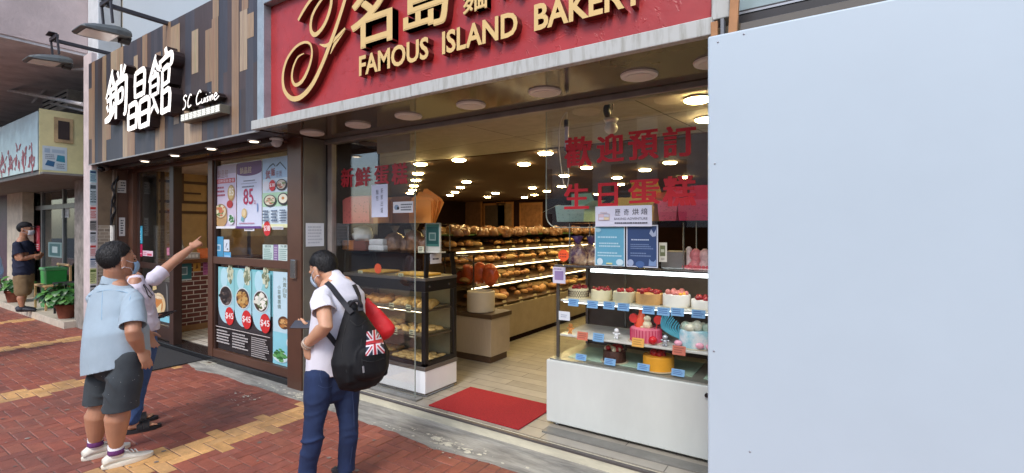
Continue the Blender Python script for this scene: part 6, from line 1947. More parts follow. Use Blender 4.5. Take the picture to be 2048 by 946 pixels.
for k, (px, lab, c) in enumerate([(1378, 'white candle shaped ornament on the cake case', S(226, 214, 214)), (1392, 'pink ornament with white frills on the cake case', S(214, 130, 136)), (1410, 'round white and red ornament by the hoarding edge', S(214, 176, 176))]):
    x = onY(px, 510, 3.66).x
    t = empty('sugar_ornament', lab, 'ornament', (x, 3.66, T2))
    mb = MB()
    if k == 0:
        mb.lathe((x, 3.66, T2), [(0.035, 0), (0.02, 0.02), (0.018, 0.13), (0.024, 0.14), (0.008, 0.16)], n=14)
    else:
        mb.lathe((x, 3.66, T2), [(0.05, 0), (0.055, 0.03), (0.03, 0.06), (0.045, 0.09), (0.04, 0.12), (0.012, 0.145)], n=16)
    mb.build('body', mat('orn%d' % k, c, rough=0.4, var=0.2, vscale=40), t, smooth='all')
    mb = MB()
    for q in range(12):
        a = q * 6.283 / 12
        mb.ell((x + 0.05 * math.cos(a), 3.66 + 0.05 * math.sin(a), T2 + 0.016), (0.014, 0.014, 0.014), n=8, k=6)
    mb.build('frill', mat('orn_frill', S(206, 90, 100), rough=0.4), t, smooth='all')
# shelf over the cake case, with folded boxes
zs2 = onY(1200, 443, 3.6).z
t = empty('hanging_shelf', 'glass shelf on thin rods above the cake case', 'shelf', (-0.9, 3.75, zs2))
mb = MB(); mb.box(-1.85, 1.3, 3.55, 3.98, zs2 - 0.012, zs2)
mb.build('shelf_glass', glassmat('shelf_glass'), t)
for x in (-1.8, -0.9):
    for y in (3.57, 3.96):
        mb = MB()
        mb.cyl((x, y, T2), (x, y, zs2 - 0.0125), 0.006, n=8)
        mb.build('rod', mat('chrome'), t, smooth=True)
def open_box(px0, px1, pyt, Y, col, lab, seed, flap=0.12):
    """an unfolded cake box: tray with its flaps spread open"""
    rg = random.Random(seed)
    a, b = onY(px0, pyt, Y), onY(px1, pyt, Y)
    h = a.z - zs2
    h = max(h, 0.06)
    W = b.x - a.x
    t = empty('open_cake_box', lab, 'cake box', ((a.x + b.x) / 2, Y, zs2), 'folded cake boxes on the window shelves')
    D = 0.26
    mb = MB(); z0 = zs2 + 0.001; z1_ = z0 + h * 0.62
    mb.add([(a.x, Y, z0), (b.x, Y, z0), (b.x + 0.01, Y - 0.015, z1_), (a.x - 0.01, Y - 0.015, z1_)], [(0, 1, 2, 3)], c=col)
    mb.add([(a.x, Y + D, z0), (b.x, Y + D, z0), (b.x + 0.01, Y + D, z1_), (a.x - 0.01, Y + D, z1_)], [(0, 1, 2, 3)], c=col)
    mb.add([(a.x, Y, z0), (a.x, Y + D, z0), (a.x - 0.012, Y + D, z1_), (a.x - 0.012, Y, z1_)], [(0, 1, 2, 3)], c=col)
    mb.add([(b.x, Y, z0), (b.x, Y + D, z0), (b.x + 0.012, Y + D, z1_), (b.x + 0.012, Y, z1_)], [(0, 1, 2, 3)], c=col)
    mb.add([(a.x, Y, z0), (b.x, Y, z0), (b.x, Y + D, z0), (a.x, Y + D, z0)], [(0, 1, 2, 3)], c=col)
    for q in range(20):
        dx, dz = rg.random() * W * 0.9 + 0.01, rg.random() * h * 0.5
        mb.rect(facade(Y - 0.017), a.x + dx, a.x + dx + 0.012, z0 + dz + 0.005, z0 + dz + 0.012, 0, c=tuple(e * 0.75 for e in col[:3]) + (1,))
    mb.build('tray', PRINT, t)
    mb = MB()
    mb.add([(a.x - 0.012, Y, z1_ + 0.001), (a.x - 0.012, Y + D, z1_ + 0.001), (a.x - flap, Y + D, z1_ + 0.02), (a.x - flap - 0.05, Y + 0.02, z1_ - 0.06)], [(0, 1, 2, 3)], c=tuple(e * 0.95 for e in col[:3]) + (1,))
    mb.add([(b.x + 0.012, Y, z1_ + 0.001), (b.x + 0.012, Y + D, z1_ + 0.001), (b.x + flap * 0.7, Y + D, z1_ + 0.05), (b.x + flap * 0.6, Y, z1_ + 0.03)], [(0, 1, 2, 3)], c=tuple(e * 0.95 for e in col[:3]) + (1,))
    mb.add([(a.x, Y + D + .002, z1_), (b.x, Y + D + .002, z1_), (b.x - W * 0.1, Y + D * 0.75, z1_ + h * 0.5), (a.x + W * 0.15, Y + D * 0.75, z1_ + h * 0.5)], [(0, 1, 2, 3)], c=tuple(e * 0.9 for e in col[:3]) + (1,))
    mb.build('flap', PRINT, t)
open_box(1114, 1167, 392, 3.58, S(176, 212, 198), 'mint green open cake box on the right window shelf', 1)
open_box(1236, 1306, 368, 3.62, S(222, 196, 84), 'yellow open cake box behind the white hanging board', 2, 0.06)
open_box(1318, 1352, 378, 3.58, S(240, 116, 150), 'pink open cake box, left of two near the hoarding', 3, 0.05)
open_box(1358, 1425, 376, 3.58, S(236, 80, 126), 'bright pink open cake box, right of two near the hoarding', 4, 0.04)

# ---------------------------------------------------------------- inside: bread shelves, cabinet, tub, bags
BXs = -3.84
bsu = empty('bread_shelf', 'long tiered bread shelf with lit edges along the left wall', 'bread shelf', (-4.3, 7.4, FL))
Y0s, Y1s = 5.0, 10.2
mb = MB(); mb.box(-4.75, BXs, Y0s, Y1s, 0.16, 0.62)
mb.build('base', mat('beige_panel', S(162, 146, 122), rough=0.5, var=0.08), bsu, bevel=0.004)
mb = MB(); mb.box(-4.7, BXs - 0.03, Y0s + 0.03, Y1s, FL, 0.159)
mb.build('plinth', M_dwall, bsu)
mb = MB(); mb.box(-4.80, -4.751, Y0s, Y1s, FL, 1.72)
mb.build('back_panel', mat('shelf_back', S(120, 90, 50), rough=0.5, var=0.2), bsu)
tiers = [(0.66, BXs - 0.02), (0.93, BXs - 0.16), (1.17, BXs - 0.30), (1.40, BXs - 0.42)]
M_led = mat('shelf_led', S(255, 246, 226), emit=S(255, 232, 184), estr=3.2, var=0)
for i, (z, x) in enumerate(tiers):
    mb = MB(); mb.add([(-4.75, Y0s, z + 0.10), (x, Y0s, z), (x, Y1s, z), (-4.75, Y1s, z + 0.10), (-4.75, Y0s, z + 0.085), (x, Y0s, z - 0.02), (x, Y1s, z - 0.02), (-4.75, Y1s, z + 0.085)], [(3, 2, 1, 0)[::-1], (4, 5, 6, 7)[::-1], (0, 1, 5, 4), (1, 2, 6, 5), (2, 3, 7, 6), (3, 0, 4, 7)])
    sb_ = mb.build('shelf_board', mat('shelf_wood', S(90, 66, 44), rough=0.45), bsu)
    if i:
        mb = MB()
        for k in range(4):
            mb.box(x - 0.02, x + 0.004, Y0s + 0.1 + k * 1.28, Y0s + 1.3 + k * 1.28, z - 0.036, z - 0.0215)
        mb.build('light_strip', M_led, sb_)
    for k in range(12):
        y = Y0s + 0.2 + k * 0.42
        mb = MB()
        mb.add([(x + 0.003, y, z - 0.05), (x + 0.003, y + 0.09, z - 0.05), (x - 0.02, y + 0.09, z + 0.03), (x - 0.02, y, z + 0.03)], [(0, 1, 2, 3)])
        mb.build('price_tag', mat('tag_cream', S(206, 196, 160), rough=0.5), sb_)
mb = MB(); mb.box(-4.75, BXs - 0.5, Y0s, Y1s, 1.60, 1.62)
mb.build('top_shelf', mat('green_glass_shelf', S(88, 110, 66), rough=0.2), bsu)
for y in (Y0s + 0.01, 7.6, Y1s - 0.02):
    mb = MB()
    mb.add([(-4.75, y, 0.62), (BXs - 0.01, y, 0.62), (BXs - 0.45, y, 1.66), (-4.75, y, 1.66)], [(0, 1, 2, 3)])
    mb.build('side_glass', GLC, bsu)
loaf0 = None
rg = random.Random(77)
for i, (z, x) in enumerate(tiers + [(1.52, -4.2)]):
    for k in range(29):
        y = Y0s + 0.12 + k * 0.177
        for q in range(2):
            p = V((x - 0.13 - q * 0.22 + rg.gauss(0, 0.022), y + rg.gauss(0, 0.025), z + 0.06 + q * 0.025 + (0.02 if i < 4 else 0.06)))
            if loaf0 is None:
                loaf0 = bun('bread_loaf', p, (0.075, 0.055, 0.042), 0.3, M_bread, 'golden loaf lying on the lit bread shelf', 'loaf', 'loaves on the lit bread shelf')
                dk = bagd = pale = None
            else:
                if rg.random() < 0.2:
                    continue
                src = loaf0
                if rg.random() < 0.35 and i < 4:
                    if dk is None:
                        dk = bun('bread_loaf', p, (0.07, 0.06, 0.036), 0.3, M_dkbread, 'golden loaf lying on the lit bread shelf', 'loaf', 'loaves on the lit bread shelf', sl=4)
                        continue
                    src = dk
                if i == 4:
                    if bagd is None:
                        bagd = bun('bread_loaf', p, (0.085, 0.07, 0.075), 0.3, M_bag, 'bagged loaf standing along the top of the bread shelf', 'loaf', 'bagged loaves on top of the bread shelf', wob=0.5, sl=9)
                        continue
                    src = bagd
                elif rg.random() < 0.3:
                    if pale is None:
                        pale = bun('bread_loaf', p, (0.05, 0.10, 0.036), 0.3, M_tan, 'golden loaf lying on the lit bread shelf', 'loaf', 'loaves on the lit bread shelf', sl=6)
                        continue
                    src = pale
                c = src.copy(); COL.objects.link(c)
                c.location = p
                kk = 0.75 + 0.55 * rg.random()
                c.scale = (kk, kk, kk)
                c.rotation_euler = (rg.gauss(0, 0.1), rg.gauss(0, 0.1), rg.random() * 3)
# small cabinet with the round tub
a, b = onZ(918, 718, FL), onZ(985, 728, FL)
X1c, Yc0 = -3.41, 4.70
sc_ = empty('till_cabinet', 'beige cabinet with dark top standing before the bread shelf', 'cabinet', (-3.65, 4.9, FL))
mb = MB(); mb.box(-4.1, X1c, Yc0, 5.1, 0.17, 0.62)
mb.build('body', mat('beige_panel2', S(176, 160, 138), rough=0.5, var=0.06, stretch=(20, 1, 1)), sc_, bevel=0.004)
mb = MB(); mb.box(-4.08, X1c - 0.03, Yc0 + 0.03, 5.08, FL, 0.169)
mb.build('plinth', mat('plinth_wood', S(84, 64, 50), rough=0.5), sc_)
mb = MB(); mb.box(-4.12, X1c + 0.02, Yc0 - 0.02, 5.12, 0.621, 0.675)
mb.build('top', mat('dark_top', S(78, 60, 46), rough=0.35), sc_, bevel=0.004)
p = onY(962, 606, 4.86)
mb = MB(); mb.lathe((p.x, 4.86, 0.676), [(0.165, 0), (0.172, 0.005), (0.172, 0.245), (0.165, 0.25), (0.15, 0.25), (0.145, 0.22)], n=40)
o = mb.build('round_tub', mat('tub_white', S(206, 196, 176), rough=0.5, var=0.04), smooth=True)
tag(o, 'plain round whitish tub standing on the beige cabinet', 'tub')
# clear bin of orange bags behind the tub
t = empty('gift_rack', 'clear rack of orange gift bags behind the round tub', 'rack', (-3.95, 5.3, 0.676))
mb = MB(); mb.box(-4.35, -3.85, 4.92, 4.93, 0.676, 1.35)
mb.build('rack_panel', GLC, t)
mb = MB()
for x in (-4.35, -3.86):
    mb.box(x, x + 0.015, 4.925, 4.94, 0.62, 1.36)
mb.tube([(-4.35, 4.93, 1.36), (-4.0, 4.9, 1.33), (-3.86, 4.93, 1.28)], 0.008)
mb.build('rack_frame', mat('chrome'), t)
for k, (px, py, r_) in enumerate(((935, 548, 0.11), (958, 546, 0.12), (980, 550, 0.12), (922, 556, 0.09))):
    p = onY(px, py, 5.15)
    crumple('gift_bag', p, (r_, r_ * 0.7, r_ * 1.2), mat('orange_foil', S(190, 84, 44), rough=0.3, var=0.3, vscale=10, bump=0.4, bscale=20), ['round orange gift bag at the left of the clear rack', 'tall orange gift bag in the middle of the clear rack', 'round orange gift bag at the right of the clear rack', 'small orange gift bag at the far left of the rack'][k], 'gift bag', k + 2, 'gift bags in the clear rack', amp=0.12)
# counters deeper in
for (b, lab) in (((-0.6, 3.6, 7.2, 8.0, FL, 1.05), 'long dark serving counter at the right of the shop'), ((-3.2, 0.5, 12.2, 13.0, FL, 1.1), 'dark cross counter near the back wall')):
    t = empty('serving_counter', lab, 'counter', ((b[0] + b[1]) / 2, b[2], FL))
    mb = MB(); mb.box(b[0], b[1], b[2], b[3], b[4], b[5])
    mb.build('body', mat('counter_brown', S(104, 80, 58), rough=0.5), t)
    mb = MB(); mb.box(b[0] - 0.03, b[1] + 0.03, b[2] - 0.03, b[3] + 0.03, b[5] + 0.001, b[5] + 0.04)
    mb.build('top', mat('counter_dark', S(60, 46, 36), rough=0.3), t)

# red mat
mb = MB(); mb.prism(FLOOR(FL + 0.001), [(-3.085, 3.285), (-2.11, 3.285), (-2.11, 3.9), (-3.085, 3.9)], 0, 0.012)
o = mb.build('red_mat', mat('red_carpet', S(152, 26, 32), rough=0.95, var=0.22, vscale=90, bump=0.5, bscale=200), bevel=0.004)
tag(o, 'bright red door mat lying in the bakery doorway', 'door mat')

# camera and insect tube hanging in the right window
p = onY(1222, 236, 3.75)
t = empty('ceiling_camera', 'white ball camera with dark housing hanging in the right window', 'security camera', (p.x, 3.75, CZ))
mb = MB(); mb.ell((p.x - 0.02, 3.72, onY(1218, 223, 3.75).z), (0.03, 0.05, 0.06), n=16, k=10)
mb.build('housing', mat('housing_dark', S(44, 42, 44), rough=0.3), t, smooth='all')
mb = MB(); mb.lathe((p.x, 3.75, onY(1222, 246, 3.75).z), [(0.045, 0), (0.06, 0.03), (0.05, 0.04)]); mb.ell((p.x, 3.75, onY(1224, 256, 3.75).z), (0.055, 0.055, 0.05), n=18, k=12)
mb.build('ball', mat('cam_white'), t, smooth='all')
mb = MB(); mb.cyl((p.x - 0.02, 3.73, onY(1218, 215, 3.75).z), (p.x - 0.02, 3.73, CZ), 0.02)
mb.tube(smooth_line([(p.x + 0.02, 3.73, p.z + 0.06), (p.x + 0.05, 3.7, p.z + 0.15), (p.x + 0.14, 3.7, CZ - 0.02)], 5), 0.004, n=6)
mb.build('stem', mat('housing_dark'), t, smooth=True)
a = onY(1133, 245, 3.42)
t = empty('insect_lamp', 'thin hanging tube lamp with a looped white cord', 'lamp', (a.x, 3.42, 2.6))
zt_, zb_ = a.z, onY(1134, 295, 3.42).z
mb = MB(); mb.cyl((a.x, 3.42, zb_), (a.x + 0.003, 3.42, zt_ - 0.03), 0.016)
mb.build('tube', mat('lilac_tube', S(190, 176, 200), rough=0.25), t, smooth=True)
mb = MB(); mb.cyl((a.x, 3.42, zt_ - 0.035), (a.x, 3.42, zt_ + 0.02), 0.02); mb.cyl((a.x, 3.42, zb_ - 0.03), (a.x, 3.42, zb_), 0.018)
mb.build('cap', mat('navy_cap', S(40, 38, 60), rough=0.4), t, smooth=True)
mb = MB(); mb.tube(smooth_line([(a.x, 3.42, zt_ + 0.02), (a.x, 3.42, 2.61), (a.x - 0.06, 3.43, zt_), (a.x - 0.07, 3.43, zb_), (a.x - 0.02, 3.42, zb_ - 0.3), (a.x + 0.02, 3.42, zb_ - 0.24), (a.x, 3.42, zb_ - 0.03)], 6), 0.004, n=6)
mb.build('cord', mat('white_cord', S(206, 200, 196), rough=0.4), t, smooth=True)

# ================================================================= HOARDING
HYp = 2.5
p = onY(1415, 200, HYp)
zt_ = onY(1425, 71, HYp).z
ho = empty('hoarding', 'tall plain white hoarding board covering the shop at right', 'hoarding', (1.5, HYp, 0))
mb = MB(); mb.box(p.x, 5.0, HYp, HYp + 0.018, 0.03, zt_)
mb.build('board', mat('hoarding_white', S(184, 198, 207), rough=0.35, var=0.025, vscale=0.9, bump=0.03, bscale=2.5), ho, bevel=0.012)
for (px, py) in ((1436, 84), (1488, 68), (1430, 327), (1428, 702), (1500, 903)):
    q = onY(px, py, HYp)
    mb = MB(); mb.ell((q.x, HYp - 0.001, q.z), (0.005, 0.003, 0.005), n=10, k=6)
    mb.build('screw', mat('screw_head', S(170, 172, 176), rough=0.3, metal=0.5), ho, smooth='all')
mb = MB(); mb.box(p.x + 0.05, p.x + 0.09, HYp + 0.02, HYp + 0.06, 0, zt_ - 0.1); mb.box(p.x + 1.2, p.x + 1.24, HYp + 0.02, HYp + 0.06, 0, zt_ - 0.1)
mb.build('stud', mat('batten_wood', S(176, 126, 84), rough=0.7, var=0.15), ho)
a, b = onY(1462, 62, 2.56), onY(1478, 0, 2.56)
mb = MB(); mb.bar((a.x, 2.57, 2.5), (b.x - 0.005, 2.57, 3.1), 0.04, 0.03, up=YA)
o = mb.build('wood_batten', mat('batten_wood'), bevel=0.003)
tag(o, 'reddish timber batten standing behind the hoarding top', 'batten')
a = onY(1428, 55, 2.56)
mb = MB(); mb.box(a.x - 0.012, a.x + 0.02, 2.54, 2.565, 2.6, onY(1428, 46, 2.56).z)
o = mb.build('wood_offcut', mat('batten_wood'), bevel=0.002)
tag(o, 'short timber offcut at the corner of the red sign ledge', 'offcut')
a = onY(1440, 50, 2.56)
mb = MB(); mb.box(a.x + 0.004, a.x + 0.02, 2.545, 2.6, 2.6, onY(1440, 40, 2.56).z)
o = mb.build('grey_bracket', mat('bracket_grey', S(120, 122, 126), rough=0.5, metal=0.3), bevel=0.002)
tag(o, 'grey metal bracket beside the timber offcut at the sign corner', 'bracket')
sx0 = onY(1476, 30, 2.75).x
sh_ = empty('shutter_box', 'dark shutter box with pale glass strip above the hoarding', 'shutter', (1, 2.8, 2.6))
zz = lambda y: onY(1482, y, 2.75).z
mb = MB(); mb.box(sx0, 5, 2.75, 2.9, 2.4, zz(54)); mb.box(sx0, 5, 2.74, 2.9, zz(49), zz(31)); mb.box(sx0, 5, 2.752, 2.9, zz(26), zz(20))
mb.build('dark_slat', mat('shutter_dark', S(32, 27, 27), rough=0.35, var=0.15), sh_, bevel=0.003)
mb = MB(); mb.box(sx0, 5, 2.73, 2.9, zz(53.5), zz(49.5)); mb.box(sx0, 5, 2.735, 2.9, zz(30.5), zz(26.5))
mb.build('silver_rail', mat('silver_rail', S(150, 152, 156), rough=0.3, metal=0.5), sh_)
mb = MB(); mb.box(sx0, 5, 2.76, 2.9, zz(19.5), 4.2)
mb.build('pale_panel', mat('pale_teal', S(150, 168, 170), rough=0.2, var=0.1), sh_)
# ================================================================= PEOPLE
from mathutils.bvhtree import BVHTree
N = lambda *a: V(a).normalized()
M_skin = mat('skin', S(180, 130, 102), rough=0.5, var=0.07, vscale=9, sss=0.15, bump=0.06, bscale=120)
M_skin2 = mat('skin_light', S(206, 156, 124), rough=0.5, var=0.06, vscale=9, sss=0.15, bump=0.06, bscale=120)
M_hair = mat('black_hair', S(20, 18, 18), rough=0.6, var=0.3, vscale=40, bump=0.5, bscale=160, stretch=(1, 1, 0.25))
M_mask = mat('mask_blue', S(150, 184, 212), rough=0.8, var=0.05, bump=0.2, bscale=40, stretch=(0.3, 0.3, 3))


import bmesh


def finish(mb, name, m, parent, voxel=0.008, it=6, fold=None, cuts=()):
    """weld the limbs into one continuous skin, relax it and press folds into cloth"""
    t = mb.build('tmp', M_skin)
    rm = t.modifiers.new('r', 'REMESH')
    rm.mode = 'VOXEL'
    rm.voxel_size = voxel
    sm = t.modifiers.new('s', 'SMOOTH')
    sm.iterations = it
    sm.factor = 0.5
    dg = bpy.context.evaluated_depsgraph_get()
    me = bpy.data.meshes.new_from_object(t.evaluated_get(dg))
    bpy.data.objects.remove(t)
    me.name = name
    if fold:
        nr = [v.normal.copy() for v in me.vertices]
        for v, n_ in zip(me.vertices, nr):
            v.co += n_ * fold(v.co)
    if cuts:      # hems, sleeves and cuffs are cut open
        bm = bmesh.new()
        bm.from_mesh(me)
        for co, no, rad in cuts:
            co, no = V(co), V(no).normalized()
            if rad is None:
                bmesh.ops.bisect_plane(bm, geom=bm.verts[:] + bm.edges[:] + bm.faces[:], plane_co=co, plane_no=no, clear_outer=True)
                continue
            near = [f for f in bm.faces if (f.calc_center_median() - co).length < rad]
            gs = set(near)
            for f in near:
                gs.update(f.edges)
                gs.update(f.verts)
            bmesh.ops.bisect_plane(bm, geom=list(gs), plane_co=co, plane_no=no)
            out = [f for f in bm.faces if (f.calc_center_median() - co).length < rad and (f.calc_center_median() - co).dot(no) > 1e-5]
            if not out:
                continue
            ok = set(out)
            start = max(out, key=lambda f: (f.calc_center_median() - co).dot(no) - 1.5 * ((f.calc_center_median() - co) - no * (f.calc_center_median() - co).dot(no)).length)
            seen, todo = {start}, [start]
            while todo:
                f = todo.pop()
                for e in f.edges:
                    for g_ in e.link_faces:
                        if g_ in ok and g_ not in seen:
                            seen.add(g_)
                            todo.append(g_)
            bmesh.ops.delete(bm, geom=list(seen), context='FACES')
        bm.to_mesh(me)
        bm.free()
    off = V((0, 0, 0))
    q = parent
    while q:
        off += q.location
        q = q.parent
    for v in me.vertices:
        v.co -= off
    me.materials.clear()
    me.materials.append(m)
    me.polygons.foreach_set('use_smooth', [True] * len(me.polygons))
    o = bpy.data.objects.new(name, me)
    COL.objects.link(o)
    o.parent = parent
    if cuts:
        sd_ = o.modifiers.new('cloth', 'SOLIDIFY')
        sd_.thickness = 0.004
        sd_.offset = -1
    return o


def folds(a=0.006, f=7, sq=(1, 1, 0.55), seed=0, lean=0.6):
    """creases in cloth: warped diagonal drapes that come and go, plus a soft crumple"""
    s = V((seed * 3.1, seed * 1.7, seed))
    sg = 1 if seed % 2 else -1
    def fn(co):
        p = V((co.x * sq[0], co.y * sq[1], co.z * sq[2])) * f + s
        w_ = noise.noise(p * 0.55)
        mask = max(0.0, min(1.0, 0.45 + 1.6 * noise.noise(p * 0.5 + V((9, 2, 4)))))
        ph = f * 3.0 * (co.z * 1.1 + sg * lean * (co.x + co.y)) + 7.0 * w_
        cr = 1 - abs(math.sin(ph))
        cr = cr ** 2.2
        return a * (1.5 * mask * (cr - 0.3) + 0.9 * noise.noise(p * 0.9 + V((3, 8, 1))) + 0.35 * noise.noise(p * 3.1))
    return fn


def head(mb, c, f, u, s=1.0):
    f, u = V(f).normalized(), V(u).normalized()
    r = f.cross(u).normalized()
    u = r.cross(f)
    A = (r, f, u)
    k = lambda a, b, d: c + r * (a * s) + f * (b * s) + u * (d * s)
    mb.ell(k(0, -0.012, 0.028), (0.077 * s, 0.096 * s, 0.094 * s), A, 26, 18)
    mb.ell(k(0, 0.03, -0.03), (0.062 * s, 0.060 * s, 0.078 * s), A, 22, 14)
    mb.ell(k(0, 0.052, -0.085), (0.036 * s, 0.034 * s, 0.03 * s), A, 16, 10)
    mb.ell(k(0, 0.075, 0.02), (0.055 * s, 0.02 * s, 0.018 * s), A, 16, 10)
    mb.loft([k(0, 0.078, 0.012), k(0, 0.094, -0.012), k(0, 0.1, -0.03)], [(0.009 * s, 0.012 * s), (0.012 * s, 0.014 * s), (0.017 * s, 0.012 * s)], r, 10)
    mb.loft([k(-0.02, 0.082, -0.058), k(0, 0.087, -0.057), k(0.02, 0.082, -0.058)], [0.007 * s, 0.009 * s, 0.007 * s], u, 8)
    for q in (-1, 1):
        mb.loft([k(q * 0.078, -0.012, -0.045), k(q * 0.083, -0.008, -0.015), k(q * 0.084, -0.012, 0.018)], [(0.009 * s, 0.014 * s), (0.008 * s, 0.02 * s), (0.009 * s, 0.016 * s)], r, 10)
    return k


def hair(k, c, f, u, s, parent, m=M_hair, seed=1, strands=2600):
    """short hair: a thick uneven cap over crown, sides and nape"""
    f, u = V(f).normalized(), V(u).normalized()
    r = f.cross(u).normalized()
    mb = MB()
    n, kk = 64, 44
    ce = k(0, -0.016, 0.03)
    rings = []
    for i in range(kk + 1):
        th = math.pi * (0.0 + 0.84 * i / kk)
        ring = []
        for j in range(n):
            ph = j * 2 * math.pi / n
            d = (r * (math.sin(th) * math.cos(ph)) + f * (math.sin(th) * math.sin(ph)) + u * math.cos(th))
            front, back_ = max(0, math.sin(ph)), max(0, -math.sin(ph))
            lim = math.pi * (0.54 + 0.27 * back_ ** 0.6 - 0.24 * front ** 0.9)
            t2 = min(th, lim)
            d = (r * (math.sin(t2) * math.cos(ph)) + f * (math.sin(t2) * math.sin(ph)) + u * math.cos(t2))
            thick = 0.012 * max(0.04, min(1.0, (lim - th) / 0.9)) if th < lim else 0.0
            thick *= (1 + 0.4 * noise.noise(d * 9 + V((seed, 0, 0))) + 0.25 * noise.noise(V((d.x * 40, d.y * 40, d.z * 8))))
            ring.append(ce + (r * (d.dot(r) * 0.078 * s) + f * (d.dot(f) * 0.098 * s) + u * (d.dot(u) * 0.096 * s)) + d * (thick * s) + u * (0.003 * noise.noise(d * 14)))
        rings.append(ring)
    mb.rings(rings)
    rg = random.Random(seed)
    for _ in range(strands):          # short tapering locks that break up the outline
        th, ph = math.pi * 0.86 * math.sqrt(rg.random()), rg.random() * 6.283
        front, back_ = max(0, math.sin(ph)), max(0, -math.sin(ph))
        lim = math.pi * (0.54 + 0.27 * back_ ** 0.6 - 0.24 * front ** 0.9)
        if th > lim + 0.05:
            continue
        tk = 0.011 * max(0.06, min(1.0, (lim - th) / 0.9))
        def at(t, lift):
            d = (r * (math.sin(t) * math.cos(ph)) + f * (math.sin(t) * math.sin(ph)) + u * math.cos(t))
            return ce + (r * (d.dot(r) * 0.078 * s) + f * (d.dot(f) * 0.098 * s) + u * (d.dot(u) * 0.096 * s)) + d * (tk * s + lift), d
        L = (0.10 + 0.16 * rg.random()) * (0.5 if th > lim - 0.25 else 1)
        p0, d0 = at(th, -0.002)
        p1, d1 = at(th + L * 0.5, 0.003 + 0.003 * rg.random())
        p2, d2 = at(th + L, 0.001 + 0.004 * rg.random())
        sw = d0.cross(p2 - p0).normalized()
        p1 += sw * (rg.random() - 0.5) * 0.006
        p2 += sw * (rg.random() - 0.5) * 0.014
        w_ = 0.0016 + 0.0012 * rg.random()
        mb.add([p0 - sw * w_, p0 + sw * w_, p1 + sw * w_, p1 - sw * w_, p2], [(0, 1, 2, 3), (3, 2, 4)])
    return mb.build('hair', m, parent, smooth='all')


def eyes(k, parent, s=1.0):
    mb = MB()
    for q in (-1, 1):
        mb.ell(k(q * 0.031, 0.079, 0.0), (0.013 * s, 0.006 * s, 0.006 * s), n=12, k=8)
    mb.build('eyes', mat('eye_dark', S(30, 24, 22), rough=0.15), parent, smooth='all')


def facemask(k, f, u, s, parent, m=M_mask, strap=True):
    f, u = V(f).normalized(), V(u).normalized()
    r = f.cross(u).normalized()
    mb = MB()
    rows = []
    for i in range(9):
        z = -0.012 - 0.095 * i / 8
        row = []
        bulge = 0.108 + 0.016 * math.sin(math.pi * (i / 8) ** 0.8) - 0.016 * (i / 8) ** 2
        for j in range(13):
            t = (j / 12 - 0.5) * 2
            a = t * 1.15
            row.append(k(0.072 * math.sin(a) * (1 - 0.12 * (i / 8)), bulge * math.cos(a * 0.85) - 0.004 * abs(t) + 0.0, z - 0.006 * abs(t) * (1 - i / 4)))
        rows.append(row)
    vs = [p for row in rows for p in row]
    fs = [(i * 13 + j, i * 13 + j + 1, (i + 1) * 13 + j + 1, (i + 1) * 13 + j) for i in range(8) for j in range(12)]
    mb.add(vs, fs)
    o = mb.build('face_mask', m, parent, smooth='all')
    so = o.modifiers.new('th', 'SOLIDIFY')
    so.thickness = 0.003
    if strap:
        mb = MB()
        for q, col_ in ((0, 0), (12, 12)):
            sg = -1 if q == 0 else 1
            for rw, ez in ((0, 0.012), (7, -0.04)):
                mb.tube([rows[rw][q], k(sg * 0.083, 0.03, -0.012 if rw == 0 else -0.055), k(sg * 0.088, -0.012, ez), k(sg * 0.085, -0.026, ez - 0.01)], 0.0022, n=5)
        mb.build('mask_strap', mat('strap_white', S(214, 216, 220), rough=0.7), o)
    return o


def hand(mb, wr, d, pn, th, s=1.0, curl=(0.5, 0.5, 0.5, 0.5), tcurl=0.4, spread=0.06):
    """palm and five fingers: d forward, pn out of the palm, th towards the thumb side"""
    d = V(d).normalized()
    th = V(th)
    th = (th - d * th.dot(d)).normalized()
    n = d.cross(th).normalized()
    if n.dot(V(pn)) < 0:
        n = -n
    mb.loft([wr, wr + d * 0.03 * s, wr + d * 0.07 * s, wr + d * 0.09 * s], [(0.024 * s, 0.019 * s), (0.034 * s, 0.017 * s), (0.04 * s, 0.0145 * s), (0.039 * s, 0.012 * s)], th, 14)
    for i, (o, L, w_) in enumerate(((0.028, 0.068, 0.0092), (0.0095, 0.075, 0.0096), (-0.0095, 0.07, 0.0092), (-0.027, 0.055, 0.0082))):
        p = wr + d * 0.085 * s + th * (o * s)
        dd = (d + th * (spread * (1.5 - i))).normalized()
        pts = [p - dd * 0.015 * s, p]
        a = 0.0
        for j, fr_ in enumerate((0.45, 0.31, 0.24)):
            a += curl[i] * (0.75, 1.0, 0.8)[j]
            pts.append(pts[-1] + (dd * math.cos(a) + n * math.sin(a)) * (L * fr_ * s))
        mb.loft(pts, [w_ * s, w_ * 1.02 * s, w_ * 0.97 * s, w_ * 0.9 * s, w_ * 0.72 * s], th, 10)
    p = wr + d * 0.025 * s + th * 0.024 * s
    t1 = (d * 0.55 + th * 0.8 + n * 0.25).normalized()
    t2 = (d * 0.85 + th * (0.4 - 0.5 * tcurl) + n * (0.3 + tcurl)).normalized()
    mb.loft([p - t1 * 0.01 * s, p + t1 * 0.03 * s, p + t1 * 0.03 * s + t2 * 0.028 * s, p + t1 * 0.03 * s + t2 * 0.052 * s], [0.014 * s, 0.0125 * s, 0.011 * s, 0.008 * s], n, 10)


def arm(mb, sh, el, wr, k=1.0):
    side = (el - sh).cross(wr - el)
    side = side.normalized() if side.length > 1e-4 else XA
    mb.loft([sh - V((0, 0, .012)), sh.lerp(el, 0.3), sh.lerp(el, 0.7), el, el.lerp(wr, 0.25), el.lerp(wr, 0.65), wr], [.040 * k, .043 * k, .042 * k, .039 * k, .042 * k, .034 * k, .026 * k], side, 16)


